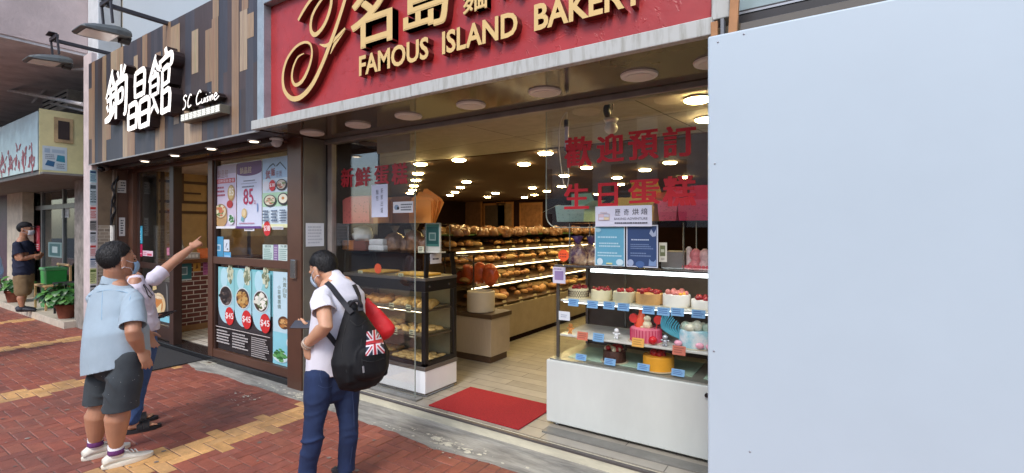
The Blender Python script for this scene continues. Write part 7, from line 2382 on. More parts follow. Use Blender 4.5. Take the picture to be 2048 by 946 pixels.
def leg(mb, hip, kn, an, fd, k=1.0, calf=1.0):
    bk = -V(fd)
    mb.loft([hip, hip.lerp(kn, 0.4), kn.lerp(hip, 0.12), kn, kn.lerp(an, 0.3) + bk * 0.014, kn.lerp(an, 0.65) + bk * 0.008, an], [.088 * k, .078 * k, .06 * k, .056 * k, .060 * k * calf, .047 * k * calf, .036 * k], V(fd).cross(ZA), 18)


def shoe(heel, toe, w_, mu, ms, parent, h=0.075, lace=None, name='shoe', seed=0):
    heel, toe = V(heel), V(toe)
    d = toe - heel
    L = d.length
    d.normalize()
    sd_ = d.cross(ZA).normalized()
    mb = MB()
    prof = [(0.0, 0.62, 0.75, 0.052), (0.1, 0.76, 0.95, 0.055), (0.28, 0.80, 1.0, 0.055), (0.45, 0.84, 0.86, 0.05), (0.62, 0.98, 0.62, 0.04), (0.8, 0.98, 0.45, 0.034), (0.94, 0.72, 0.36, 0.03), (1.0, 0.4, 0.28, 0.03)]
    rings = []
    for u, wd, ht, z0 in prof:
        c = heel + d * (L * u)
        hw = w_ * 0.5 * wd
        top = h * 1.25 * ht
        ring = []
        for a in range(16):
            t = a * 2 * math.pi / 16
            x, y = math.cos(t), math.sin(t)
            ring.append(c + sd_ * (hw * x * (1 if y < 0.3 else 0.95)) + ZA * (0.022 + (max(top - 0.022, 0.01)) * (0.5 + 0.5 * y)))
        rings.append(ring)
    mb.rings(rings)
    o = mb.build(name, mu, parent, smooth='all')
    mb = MB()
    n = 22
    out = []
    for i in range(n):
        t = i * 2 * math.pi / n
        uu = 0.5 - 0.53 * math.cos(t)
        wd = math.sin(t) * w_ * (0.43 + 0.11 * uu)
        out.append((heel + d * (L * uu) + sd_ * wd))
    mb.rings([[p + ZA * z_ + (p - (heel + toe) / 2) * e for p in out] for z_, e in ((0.001, -0.03), (0.006, 0.0), (0.027, 0.01), (0.033, -0.02))])
    mb.build('sole', ms, o, smooth=True)
    if lace:
        mb = MB()
        for u in (0.40, 0.48, 0.56, 0.64):
            c = heel + d * (L * u)
            zz_ = 0.022 + (h * 1.25 * (0.95 - 0.85 * (u - 0.36)) - 0.016)
            mb.tube([c - sd_ * w_ * 0.24 + ZA * (zz_ - 0.012), c + ZA * (zz_ + 0.006), c + sd_ * w_ * 0.24 + ZA * (zz_ - 0.012) + d * 0.012], 0.004, n=6)
        c = heel + d * (L * 0.4) + ZA * (h * 1.2)
        for q in (-1, 1):
            mb.tube(smooth_line([tuple(c), tuple(c + sd_ * 0.03 * q + ZA * 0.014), tuple(c + sd_ * 0.045 * q + d * 0.02), tuple(c + sd_ * 0.01 * q + d * 0.01)], 4), 0.003, n=5)
        mb.build('laces', lace, o, smooth=True)
    return o


# ----------------------------------------------------------------- man in the pale blue shirt, seen from behind
pA = empty('person', 'stout man in pale blue short sleeved shirt and dark shorts, hand in pocket', 'person', onZ(232, 915))
fA = N(-.2, .98, 0)
sdA = fA.cross(ZA)
cA = onD(238, 521, 3.58)
hf, hu = N(-.12, .98, 0.05), N(0, -.05, 1)
mb = MB()
kA = head(mb, cA, hf, hu, 1.06)
nb = onD(229, 566, 3.58)
shR, shL = onD(268, 596, 3.50), onD(190, 594, 3.66)
elR, wrR = onD(266, 664, 3.38), onD(280, 699, 3.47)
hpR, hpL = onD(256, 712, 3.46), onD(213, 712, 3.62)
knR, knL = onD(242, 806, 3.46), onD(202, 806, 3.60)
anR, anL = onD(232, 897, 3.50), onD(191, 886, 3.63)
mb.loft([kA(0, -0.03, -0.05), nb + V((0, 0, 0.02)), nb - V((0, 0, 0.05))], [.062, .066, .08], sdA)
mid = lambda a, b: (a + b) / 2
mb.loft([nb - V((0, 0, .03)), mid(shR, shL) - V((0, 0, .05)), onD(232, 660, 3.56), mid(hpR, hpL)], [(.12, .08), (.16, .10), (.16, .12), (.14, .11)], sdA)
arm(mb, shR, elR, wrR, 1.22)
hand(mb, wrR, N(.25, .35, -1), -sdA, fA, 1.0, curl=(.25, .25, .3, .35))
elL = shL + V((0, 0, -.24)) + fA * .1 + sdA * .03
wrL = elL + fA * .18 + sdA * .1 + V((0, 0, -.06))
arm(mb, shL, elL, wrL, 1.2)
hand(mb, wrL, N(.15, .3, -1), sdA, fA, 1.0, curl=(.3, .3, .35, .4))
leg(mb, hpR.lerp(knR, .45), knR, anR, fA, 1.05, 1.22)
leg(mb, hpL.lerp(knL, .45), knL, anL, fA, 1.05, 1.22)
for h_, k_ in ((hpR, knR), (hpL, knL)):
    mb.loft([h_ - V((0, 0, .04)), h_.lerp(k_, .5)], [.055, .06], sdA)
for a_ in (anR, anL):
    mb.loft([a_, V((a_.x, a_.y, 0.06)), V((a_.x, a_.y, 0.05)) + fA * 0.1], [.038, .036, .03], sdA)
finish(mb, 'body', M_skin, pA, 0.0062, 5)
hair(kA, cA, hf, hu, 1.06, pA, mat('dark_hair', S(26, 23, 22), rough=0.6, var=0.3, vscale=40, bump=0.5, bscale=160, stretch=(1, 1, 0.25)))
eyes(kA, pA)
facemask(kA, hf, hu, 1.06, pA)
mb = MB()
hemc = onD(232, 738, 3.55)
bel = onD(233, 668, 3.555)
chest = mid(shR, shL) - V((0, 0, .06))
mb.loft([nb + V((0, 0, .0)), nb - V((0, 0, .035)), chest + V((0, 0, .02)), chest - V((0, 0, .1)), bel, hemc.lerp(bel, .5), hemc, hemc - V((0, 0, .07))], [(.078, .072), (.145, .10), (.205, .13), (.222, .155), (.228, .178), (.232, .188), (.232, .188), (.23, .186)], sdA, 26)
slv = []
for sh, el in ((shR, elR), (shL, elL)):
    e = sh.lerp(el, 0.80)
    ia = (mid(shR, shL) - sh).normalized()
    mb.loft([sh + ia * .06 + V((0, 0, .02)), sh + ia * .015, sh.lerp(el, 0.2)], [(.046, .05), (.06, .06), (.062, .062)], fA, 18)
    m2 = MB(); slv.append((m2, (sh.lerp(el, .82), el - sh, None)))
    m2.loft([sh + ia * .05 + V((0, 0, .03)), sh + ia * .012 + V((0, 0, .0)), sh.lerp(el, 0.35) + ia * .006, e, e + (el - sh) * .22], [(.046, .05), (.062, .062), (.074, .073), (.082, .08), (.083, .08)], fA, 18, cap=True)
shirtA = mat('pale_blue_cloth', S(158, 175, 186), rough=0.85, var=0.06, vscale=5, bump=0.15, bscale=300)
def foldA(co):
    return folds(0.0075, 6, (1, 1, .5), 2)(co) + 0.002
shA = finish(mb, 'shirt', shirtA, pA, 0.0085, 16, foldA, [(hemc + V((0, 0, .005)), -ZA + sdA * .24, None)])
for m2, ct in slv:
    finish(m2, 'sleeve', shirtA, shA, 0.0085, 6, folds(0.006, 8, (1, 1, .6), 4), [ct])
mb = MB()
cr = []
for i in range(28):
    t = i * 6.283 / 28
    cr.append((math.cos(t), math.sin(t)))
base_ = nb + V((0, 0, 0.005))
mb.rings([[base_ + sdA * (x * r_) + fA * (y * r_ * 1.0 + 0.0) + V((0, 0, z_ - 0.028 * y)) for x, y in cr] for r_, z_ in ((.084, -.03), (.074, .018), (.069, .025), (.064, .015), (.074, -.03))], False)
mb.build('collar', shirtA, shA, smooth='all')
# yoke seam and back pleat stand slightly proud of the cloth
def surf(o, px, py):
    me = o.data
    off = V((0, 0, 0)); q = o
    while q: off += q.location; q = q.parent
    bv = BVHTree.FromPolygons([v.co + off for v in me.vertices], [tuple(p.vertices) for p in me.polygons])
    return bv
def on_surface(bv, pts, lift=0.002):
    out = []
    for px, py in pts:
        h_, n_, _, _ = bv.ray_cast(V((0, 0, EYE)), ray(px, py).normalized())
        if h_:
            out.append(h_ + n_ * lift)
    return out
bv = surf(shA, 0, 0)
mb = MB()
for line in ([(176, 592), (195, 584), (215, 580), (235, 581), (255, 586), (268, 596)], [(205, 583), (204, 605), (203, 640)], [(262, 590), (258, 605), (256, 625), (258, 645)]):
    q = on_surface(bv, line, 0.0)
    if len(q) > 2:
        mb.tube(smooth_line([tuple(e) for e in q], 4), 0.0028, n=6)
mb.build('seam', mat('seam_blue', S(158, 188, 208), rough=0.9), shA, smooth=True)
mb = MB()
M_shorts = mat('charcoal_cloth', S(58, 64, 68), rough=0.9, var=0.12, vscale=6, bump=0.15, bscale=260)
mb.loft([mid(hpR, hpL) + V((0, 0, .17)), mid(hpR, hpL) + V((0, 0, .03)), mid(hpR, hpL) - V((0, 0, .05))], [(.175, .145), (.184, .15), (.178, .145)], sdA, 24)
for hp, kn in ((hpR, knR), (hpL, knL)):
    e = hp.lerp(kn, 1.0)
    mb.loft([hp - V((0, 0, .01)), hp.lerp(kn, .5), e, e - V((0, 0, .09))], [(.072, .08), (.1, .112), (.102, .108), (.102, .108)], sdA, 20)
so_ = finish(mb, 'shorts', M_shorts, pA, 0.0085, 5, folds(0.009, 7, (1, 1, .45), 5), [(mid(knR, knL) - V((0, 0, .015)), -ZA, None)])
bv = surf(so_, 0, 0)
mb = MB()
rg = random.Random(4)
for _ in range(14):
    q = on_surface(bv, [(185 + 105 * rg.random(), 745 + 70 * rg.random())], 0.001)
    if q:
        mb.ell(q[0], (0.0018, 0.0018, 0.0018), n=6, k=4)
mb.build('lint', mat('pale_fleck', S(150, 150, 150)), so_)
M_snk, M_sole = mat('white_sneaker', S(218, 212, 198), rough=0.6, var=0.08, vscale=12, bump=0.2, bscale=50), mat('sneaker_sole', S(226, 220, 204), rough=0.5, var=0.08)
hR, tR = onZ(203, 932), onZ(298, 915)
dR = N(.10, .99, 0)
shoe(V((anR.x, anR.y, 0)) - dR * 0.075, V((anR.x, anR.y, 0)) + dR * 0.215, 0.105, M_snk, M_sole, pA, 0.08, mat('white_lace', S(226, 224, 216)))
dL = N(-.02, 1, 0)
shoe(V((anL.x, anL.y, 0)) - dL * 0.075, V((anL.x, anL.y, 0)) + dL * 0.21, 0.105, M_snk, M_sole, pA, 0.08, mat('white_lace'))
for a_ in (anR, anL):
    mb = MB(); mb.loft([V((a_.x, a_.y, .075)), V((a_.x, a_.y, .115)), V((a_.x, a_.y, .155))], [.048, .046, .047], sdA, cap=False)
    sk = mb.build('sock', mat('white_sock', S(222, 218, 222), rough=0.9), pA, smooth='all')
    mb = MB(); mb.loft([V((a_.x, a_.y, .088)), V((a_.x, a_.y, .098)), V((a_.x, a_.y, .122))], [.0495, .0492, .0485], sdA, cap=False)
    mb.build('purple_band', mat('purple_sock', S(96, 44, 96), rough=0.9, var=0.3, vscale=60), sk, smooth='all')

# ----------------------------------------------------------------- woman pointing, mostly hidden behind him
pB = empty('person', 'woman in white top and blue jeans pointing at the restaurant window', 'person', onZ(270, 850))
fB = N(.45, .89, 0)
sdB = fB.cross(ZA)
cB = onD(247, 525, 4.14)
mb = MB()
kB = head(mb, cB, N(.6, .8, 0), ZA, 0.98)
nbB = onD(272, 556, 4.08)
sR, sL = onD(310, 556, 3.98), onD(244, 560, 4.2)
eR, wR = onD(347, 524, 4.12), onD(382, 496, 4.26)
mb.loft([kB(0, -0.02, -0.05), nbB, nbB - V((0, 0, .05))], [.048, .05, .06], sdB)
hipB = onD(280, 682, 4.1)
mb.loft([nbB - V((0, 0, .03)), nbB - V((0, 0, .14)), nbB.lerp(hipB, .6), hipB], [(.10, .06), (.14, .09), (.125, .09), (.14, .1)], sdB)
arm(mb, sR, eR, wR, 0.98)
dp = (onD(407, 477, 4.36) - wR).normalized()
hand(mb, wR, dp, N(.2, .1, -1), N(-.55, .3, .7), 0.95, curl=(0.02, 1.15, 1.25, 1.3), tcurl=0.6)
eL, wL = onD(262, 632, 4.3), onD(292, 642, 4.18)
arm(mb, sL, eL, wL, .95)
hand(mb, wL, N(.8, .35, .15), ZA, fB, .95, curl=(.5, .5, .55, .6), tcurl=.5)
hr, hl = onD(291, 690, 4.06), onD(262, 690, 4.18)
aR, aL = onD(262, 852, 4.06), onD(258, 830, 4.24)
kr, kl = hr.lerp(aR, .52), hl.lerp(aL, .52)
leg(mb, hr, kr, aR, fB, .92)
leg(mb, hl, kl, aL, fB, .92)
dS = N(.28, .96, 0)
for a_ in (aR, aL):
    g0 = V((a_.x, a_.y, .045))
    mb.loft([a_, g0 + V((0, 0, .02)), g0 + dS * .08, g0 + dS * .14 - V((0, 0, .006))], [(.036, .036), (.036, .038), (.04, .024), (.038, .014)], dS.cross(ZA))
    for q in range(5):
        b_ = g0 + dS * (.145 - .006 * q) + dS.cross(ZA) * (.03 - .015 * q) * (1 if a_ is aR else -1)
        mb.loft([b_, b_ + dS * .03 - V((0, 0, .008))], [.0095 - .0008 * q, .008 - .0008 * q], ZA, 8)
finish(mb, 'body', M_skin, pB, 0.006, 4)
hair(kB, cB, N(.6, .8, 0), ZA, .98, pB, seed=4)
mb = MB()
mb.loft([nbB - V((0, 0, .02)), nbB - V((0, 0, .07)), nbB - V((0, 0, .16)), nbB.lerp(hipB, .55), onD(282, 648, 4.09), onD(281, 660, 4.09)], [(.075, .06), (.14, .085), (.16, .125), (.15, .125), (.16, .135), (.16, .135)], sdB, 22)
e = sR.lerp(eR, .38)
mb.loft([sR - (eR - sR) * .1, sR.lerp(eR, .18), e], [(.056, .056), (.06, .062), (.06, .066)], fB, 16)
mb.loft([e, e + (eR - sR) * .2], [(.06, .066), (.06, .066)], fB, 16)
mb.loft([sL, sL.lerp(eL, .4)], [.058, .06], fB, 16)
tp = finish(mb, 'top', mat('white_jersey', S(216, 208, 220), rough=0.85, var=0.04, bump=0.1, bscale=200), pB, 0.0085, 6, folds(0.006, 8, (1, 1, .6), 9), [(onD(281, 660, 4.09), -ZA, None), (sR.lerp(eR, .42), eR - sR, .13)])
bv = surf(tp, 0, 0)
q = on_surface(bv, [(284, 572), (288, 577), (295, 592), (299, 596)], 0.012)
if len(q) > 2:
    mb = MB(); mb.tube([tuple(e_) for e_ in q], 0.004, n=6)
    mb.tube([tuple(q[0]), tuple(q[0] + V((0.01, 0, .012))), tuple(q[-1] + V((0.006, .01, .02)))], 0.0035, n=6)
    mb.build('hanging_glasses', mat('black_plastic', S(30, 28, 34), rough=0.3), tp, smooth=True)
mb = MB()
q = on_surface(bv, [(281, 547), (286, 551), (292, 557), (296, 560)], 0.004)
if len(q) > 2:
    mb.tube(smooth_line([tuple(e_) for e_ in q], 3), 0.006, n=6)
    mb.build('bag_strap', mat('dark_strap', S(44, 44, 56), rough=0.7), tp, smooth=True)
mb = MB()
M_jeans2 = mat('mid_denim', S(58, 86, 134), rough=0.9, var=0.18, vscale=8, bump=0.15, bscale=250)
mb.loft([hipB + V((0, 0, .1)), hipB, hipB - V((0, 0, .06))], [(.14, .11), (.15, .12), (.145, .115)], sdB, 20)
for h_, k_, a_ in ((hr, kr, aR), (hl, kl, aL)):
    mb.loft([h_, h_.lerp(k_, .5), k_, k_.lerp(a_, .5), k_.lerp(a_, .82)], [(.085, .09), (.076, .08), (.062, .066), (.058, .062), (.054, .056)], sdB, 18)
finish(mb, 'jeans', M_jeans2, pB, 0.009, 4, folds(0.006, 8, (1, 1, .6), 12))
for a_ in (aR, aL):
    g0 = V((a_.x, a_.y, 0))
    sd_ = dS.cross(ZA)
    mb = MB()
    n = 22
    out = []
    for i in range(n):
        t = i * 6.283 / n
        uu = .5 - .53 * math.cos(t)
        out.append(g0 - dS * .06 + dS * (.26 * uu) + sd_ * (math.sin(t) * .1 * (.45 + .1 * uu)))
    mb.rings([[p + ZA * z_ for p in out] for z_ in (.002, .028)])
    sn = mb.build('sandal', mat('black_sandal', S(30, 28, 32), rough=0.7, var=0.2), pB, smooth=True)
    mb = MB()
    for uu in (.055, .10):
        c_ = g0 + dS * uu
        for e_ in (-.016, -.008, 0, .008, .016):
            mb.tube(smooth_line([tuple(c_ + dS * e_ + sd_ * (.05 * math.cos(t)) + ZA * (.025 + .052 * math.sin(t))) for t in [math.pi * q / 6 for q in range(7)]], 3), .0055, n=6)
    mb.build('strap', mat('black_sandal'), sn, smooth=True)
tb_ = onD(318, 631, 4.2)
mb = MB(); mb.obox(tb_, (N(.8, .5, .14), N(-.45, .82, .2), N(-.1, -.2, .97)), (.10, .075, .006))
o = mb.build('tablet', mat('tablet_black', S(34, 30, 34), rough=0.25), bevel=0.003)
tag(o, 'flat dark tablet held level by the pointing woman', 'tablet')

# ----------------------------------------------------------------- man with the black backpack looking at a phone
pC = empty('person', 'man in white T-shirt and blue jeans looking down at a phone', 'person', onZ(650, 960))
fC = N(-.97, .12, 0)
sdC = fC.cross(ZA)          # his right-hand side
cC = onD(646, 540, 3.22)
hf, hu = N(-.86, -.18, -.42), N(-.42, -.08, .9)
mb = MB()
kC = head(mb, cC, hf, hu, .92)
nC = onD(673, 567, 3.2)
cL_, cR_ = onD(643, 592, 3.06), onD(711, 589, 3.34)
eLc, wLc = onD(652, 652, 2.93), onD(613, 690, 3.06)
eRc, wRc = onD(672, 672, 3.6), onD(628, 650, 3.46)
mb.loft([kC(0, -0.035, -0.045), nC + V((0, 0, .01)), nC - V((0, 0, .05))], [.05, .052, .065], sdC)
hC = onD(662, 752, 3.2)
hLc, hRc = onD(640, 757, 3.12), onD(690, 757, 3.27)
mb.loft([nC - V((0, 0, .02)), mid(cL_, cR_) - V((0, 0, .06)), onD(668, 690, 3.2), hC], [(.12, .08), (.16, .11), (.14, .11), (.15, .115)], sdC)
arm(mb, cL_, eLc, wLc, 1.08)
hand(mb, wLc, N(-.15, .2, -1), sdC, fC, .98, curl=(.45, .5, .55, .6), tcurl=.4)
arm(mb, cR_, eRc, wRc, 1.05)
hand(mb, wRc, N(-.86, -.2, -.1), ZA, N(.2, -.9, .3), .95, curl=(.55, .6, .65, .7), tcurl=.5)
kLc, kRc = onD(628, 850, 3.07), onD(697, 846, 3.22)
aLc, aRc = onD(611, 962, 3.12), onD(692, 938, 3.27)
fF = N(-.95, .3, 0)
leg(mb, hLc, kLc, aLc, fC, .86)
leg(mb, hRc, kRc, aRc, fC, .86)
finish(mb, 'body', M_skin2, pC, 0.006, 5)
hair(kC, cC, hf, hu, .92, pC, seed=7)
eyes(kC, pC)
facemask(kC, hf, hu, .92, pC, mat('mask_pale', S(176, 196, 214), rough=0.8, var=0.04, bump=0.2, bscale=40))
mb = MB()
hem = onD(663, 742, 3.2)
mb.loft([nC + V((-.02, 0, .042)), nC - V((0, 0, .012)), mid(cL_, cR_) - V((0, 0, .01)), mid(cL_, cR_) - V((0, 0, .12)), onD(668, 690, 3.2), hem, hem - V((0, 0, .06))], [(.06, .06), (.115, .088), (.178, .12), (.18, .138), (.168, .142), (.17, .144), (.17, .144)], sdC, 26)
slv = []
for sh, el in ((cL_, eLc), (cR_, eRc)):
    e = sh.lerp(el, .52)
    ia = (mid(cL_, cR_) - sh).normalized()
    mb.loft([sh + ia * .06 + V((0, 0, .02)), sh + ia * .015, sh.lerp(el, 0.15)], [(.046, .05), (.056, .058), (.058, .06)], fC, 18)
    m2 = MB(); slv.append((m2, (sh.lerp(el, .55), el - sh, None)))
    m2.loft([sh + ia * .05 + V((0, 0, .03)), sh + ia * .015, sh.lerp(el, .25), e, e + (el - sh) * .3], [(.046, .05), (.058, .06), (.068, .07), (.072, .075), (.072, .075)], fC, 18)
M_tee = mat('white_tshirt', S(220, 218, 226), rough=0.85, var=0.04, bump=0.1, bscale=250)
shC = finish(mb, 'shirt', M_tee, pC, 0.008, 13, folds(0.0075, 6.5, (1, 1, .6), 21), [(hem, -ZA, None)])
for m2, ct in slv:
    finish(m2, 'sleeve', M_tee, shC, 0.008, 6, folds(0.006, 8, (1, 1, .6), 23), [ct])
mb = MB()
M_jeans = mat('dark_denim', S(28, 45, 80), rough=0.88, var=0.2, vscale=6, bump=0.2, bscale=300, stretch=(1, 1, .5))
mb.loft([hC + V((0, 0, .07)), hC, hC - V((0, 0, .06))], [(.15, .12), (.16, .128), (.155, .125)], sdC, 22)
for h_, k_, a_ in ((hLc, kLc, aLc), (hRc, kRc, aRc)):
    mb.loft([h_ + V((0, 0, .03)), h_.lerp(k_, .35), h_.lerp(k_, .75), k_, k_.lerp(a_, .3) - fC * .012, k_.lerp(a_, .7), a_ + V((0, 0, -.02))], [(.09, .105), (.086, .095), (.069, .075), (.058, .066), (.061, .068), (.056, .061), (.054, .059)], sdC, 20)
def foldC(co):
    kz = 1.0 + 1.3 * math.exp(-((co.z - .42) / .12) ** 2) + 1.2 * math.exp(-((co.z - .1) / .06) ** 2)
    return folds(0.0045, 7, (.7, .7, 1.5), 3, 0.25)(co) * kz
jn = finish(mb, 'jeans', M_jeans, pC, 0.0075, 4, foldC, [(V((aLc.x, aLc.y, aLc.z + .0)), -ZA, .16), (V((aRc.x, aRc.y, aRc.z - .0)), -ZA, .16)])
bv = surf(jn, 0, 0)
mb = MB()
for line in ([(700, 760), (706, 800), (708, 850), (704, 900), (700, 930)], [(646, 735), (640, 748), (643, 765)], [(612, 760), (606, 800), (604, 860), (600, 900), (598, 940)], [(636, 770), (650, 776), (664, 772)]):
    q = on_surface(bv, line, .0005)
    if len(q) > 2:
        mb.tube(smooth_line([tuple(e_) for e_ in q], 4), .0022, n=5)
mb.build('seam', mat('denim_seam', S(52, 66, 100), rough=0.9), jn, smooth=True)
for a_ in (aLc, aRc):
    shoe(V((a_.x, a_.y, 0)) - fF * .07, V((a_.x, a_.y, 0)) + fF * .2, .1, mat('dark_shoe', S(40, 42, 48), rough=0.6, var=0.2), mat('dark_sole', S(60, 60, 62)), pC, .075, mat('dark_lace', S(70, 70, 74)))
# watch and beads on the left wrist
wd_ = (wLc - eLc).normalized()
mb = MB()
ax_ = wd_.cross(ZA).normalized(); ay_ = wd_.cross(ax_)
for off_, r_, th_, cnt in ((-.035, .036, .006, 24),):
    mb.tube([wLc + wd_ * off_ + ax_ * (r_ * math.cos(i * 6.283 / cnt)) + ay_ * (r_ * math.sin(i * 6.283 / cnt)) for i in range(cnt + 1)], th_, n=8)
mb.build('watch_strap', mat('watch_pale', S(190, 176, 160), rough=0.3, metal=0.4), pC, smooth=True)
mb = MB()
for i in range(20):
    mb.ell(wLc + wd_ * -.008 + ax_ * (.033 * math.cos(i * 6.283 / 20)) + ay_ * (.033 * math.sin(i * 6.283 / 20)), (.0062, .0062, .0062), n=8, k=6)
mb.build('bead_bracelet', mat('beads', S(180, 160, 140), rough=0.25), pC, smooth='all')
# phone
ph = onD(604, 649, 3.44)
mb = MB(); mb.obox(ph, (N(-.9, -.38, -.02), N(-.3, .75, .55), N(.2, -.5, .8)), (.075, .037, .0045))
o = mb.build('mobile_phone', mat('phone_grey', S(70, 70, 76), rough=0.25), bevel=0.003)
tag(o, 'slim grey phone held by the man with the backpack', 'phone')
# backpack
bp = empty('backpack', 'black backpack with a Union Jack patch on its pocket', 'backpack', onD(718, 690, 3.06))
M_nyl = mat('black_nylon', S(17, 17, 20), rough=0.7, spec=0.3, var=0.2, vscale=5, bump=0.2, bscale=200)
back = -fC
P0, P1, P2, P3, P4 = onD(702, 608, 3.13), onD(708, 632, 3.11), onD(716, 675, 3.08), onD(722, 718, 3.06), onD(722, 742, 3.06)
mb = MB(); mb.loft([P0, P1, P2, P3, P4], [(.03, .025), (.075, .05), (.145, .095), (.188, .122), (.18, .12)], sdC, 26)
mb.loft([onD(744, 700, 2.99), onD(742, 742, 2.99)], [(.10, .05), (.115, .055)], sdC, 18)
mb.obox(onD(722, 735, 3.05), (N(.12, .97, .06).cross(ZA).normalized(), N(.12, .97, 0), ZA), (.085, .138, .055))
bpb = finish(mb, 'bag', M_nyl, bp, .008, 7, folds(.014, 5, (1, 1, .45), 31, 0.3))
bv = surf(bpb, 0, 0)
mb = MB(); fs_ = []
c00, c10, c01, c11 = (733, 664), (762, 657), (731, 712), (769, 706)
n = 12
grid = []
okp = True
for j in range(n + 1):
    row = []
    for i in range(n + 1):
        u_, v_ = i / n, j / n
        px = (c00[0] * (1 - u_) + c10[0] * u_) * (1 - v_) + (c01[0] * (1 - u_) + c11[0] * u_) * v_
        py = (c00[1] * (1 - u_) + c10[1] * u_) * (1 - v_) + (c01[1] * (1 - u_) + c11[1] * u_) * v_
        q = on_surface(bv, [(px, py)], .003)
        row.append(q[0] if q else None)
    grid.append(row)
def jack(u_, v_):
    x, y = (u_ - .5) * 2, (v_ - .5) * 2
    red, wht, nav = S(190, 44, 58), S(222, 216, 220), S(30, 32, 54)
    if abs(x) < .13 or abs(y) < .15: return red
    if abs(x) < .26 or abs(y) < .3: return wht
    d_ = abs(abs(x) - abs(y))
    if d_ < .09: return red
    if d_ < .26: return wht
    return nav
m_ = 4
for j in range(n):
    for i in range(n):
        q = [grid[j][i], grid[j][i + 1], grid[j + 1][i + 1], grid[j + 1][i]]
        if any(e_ is None for e_ in q):
            continue
        for jj in range(m_):
            for ii in range(m_):
                def bl(a, b):
                    return (q[0] * (1 - a) + q[1] * a) * (1 - b) + (q[3] * (1 - a) + q[2] * a) * b
                a0, a1, b0, b1 = ii / m_, (ii + 1) / m_, jj / m_, (jj + 1) / m_
                mb.add([bl(a0, b0), bl(a0, b1), bl(a1, b1), bl(a1, b0)], [(0, 1, 2, 3)], c=jack((i + (a0 + a1) / 2) / n, (j + (b0 + b1) / 2) / n))
mb.build('flag_patch', PRINT, bp)
for line, r_ in (([(704, 616), (690, 660), (684, 700), (694, 745)], .003), ([(724, 720), (742, 724), (768, 716)], .004), ([(726, 650), (722, 690), (724, 720), (728, 752)], .003), ([(700, 640), (716, 652), (732, 640)], .004)):
    q = on_surface(bv, line, .0005)
    if len(q) > 2:
        mb = MB(); mb.tube(smooth_line([tuple(e_) for e_ in q], 5), r_, n=6)
        mb.build('seam', mat('nylon_seam', S(14, 14, 16), rough=0.7), bp, smooth=True)
def strap(pts, wd, nm='strap'):
    mb = MB(); mb.loft([onD(*p) for p in pts], [(wd, .006)] * len(pts), N(.834, .552, 0), 12)
    return mb.build(nm, mat('strap_nylon', S(34, 34, 40), rough=0.7), bp, smooth='all')
bv2 = surf(shC, 0, 0)
def band(mb, q, nr, wd, th=.004):
    """a flat webbing strap lying along points q with surface normals nr"""
    rs = []
    for i, p in enumerate(q):
        t = (q[min(i + 1, len(q) - 1)] - q[max(i - 1, 0)]).normalized()
        n_ = (nr[i] - t * nr[i].dot(t)).normalized()
        sd = t.cross(n_)
        rs.append([p - sd * wd - n_ * th, p + sd * wd - n_ * th, p + sd * wd + n_ * th, p - sd * wd + n_ * th])
    mb.rings(rs)


def strap_on(pts, wd, tail):
    q, nr = [], []
    for px, py in pts:
        h_, n_, _, _ = bv2.ray_cast(V((0, 0, EYE)), ray(px, py).normalized())
        if h_:
            q.append(h_ + n_ * .008)
            nr.append(n_)
    for p in tail:
        q.append(onD(*p)); nr.append(N(.834 * .3 + .552, .552 * .3 - .834, .2))
    Q = [V(e_) for e_ in smooth_line([tuple(e_) for e_ in q], 4)]
    NN = [V(e_).normalized() for e_ in smooth_line([tuple(e_) for e_ in nr], 4)]
    mb = MB()
    band(mb, Q, NN, wd)
    mb.build('strap', mat('strap_nylon', S(34, 34, 40), rough=0.7), bp, smooth=True, bevel=.002)
strap_on([(654, 567), (662, 575), (674, 590), (686, 605)], .017, [(697, 618, 3.06), (704, 626, 3.05)])
strap_on([(706, 570), (712, 582), (717, 596)], .017, [(721, 612, 3.08), (722, 622, 3.05)])
strap_on([(650, 660), (662, 675), (672, 688)], .015, [(684, 700, 3.02), (694, 706, 3.0)])
mb = MB(); mb.tube(smooth_line([tuple(onD(*p)) for p in ((700, 612, 3.06), (706, 603, 3.05), (716, 602, 3.05), (722, 612, 3.06))], 4), .009, n=8)
mb.build('grab_handle', mat('strap_nylon', S(34, 34, 40), rough=0.7), bp, smooth='all')
q = on_surface(bv, [(726, 732), (727, 745)], .004)
if len(q) == 2:
    mb = MB(); mb.tube(q, .006, n=6)
    mb.build('zip_pull', mat('zip_silver', S(190, 190, 194), rough=0.3, metal=0.6), bp)
# red tote hanging behind
rt_ = empty('red_bag', 'bright red shoulder bag tucked behind the black backpack', 'bag', onD(755, 640, 3.42))
mb = MB(); mb.loft([onD(731, 602, 3.42), onD(744, 628, 3.42), onD(758, 654, 3.42), onD(766, 668, 3.42)], [(.03, .02), (.07, .03), (.098, .045), (.10, .05)], N(.834, .552, .3), 20)
finish(mb, 'bag', mat('red_fabric', S(206, 24, 30), rough=0.55, var=0.1, vscale=6, bump=0.15, bscale=200), rt_, .008, 3, folds(.006, 8, (1, 1, 1), 41))
mb = MB(); mb.tube(smooth_line([tuple(onD(*p)) for p in ((722, 578, 3.34), (726, 588, 3.37), (732, 600, 3.42))], 3), .009, n=8)
mb.build('strap', mat('strap_nylon', S(34, 34, 40), rough=0.7), rt_, smooth='all')

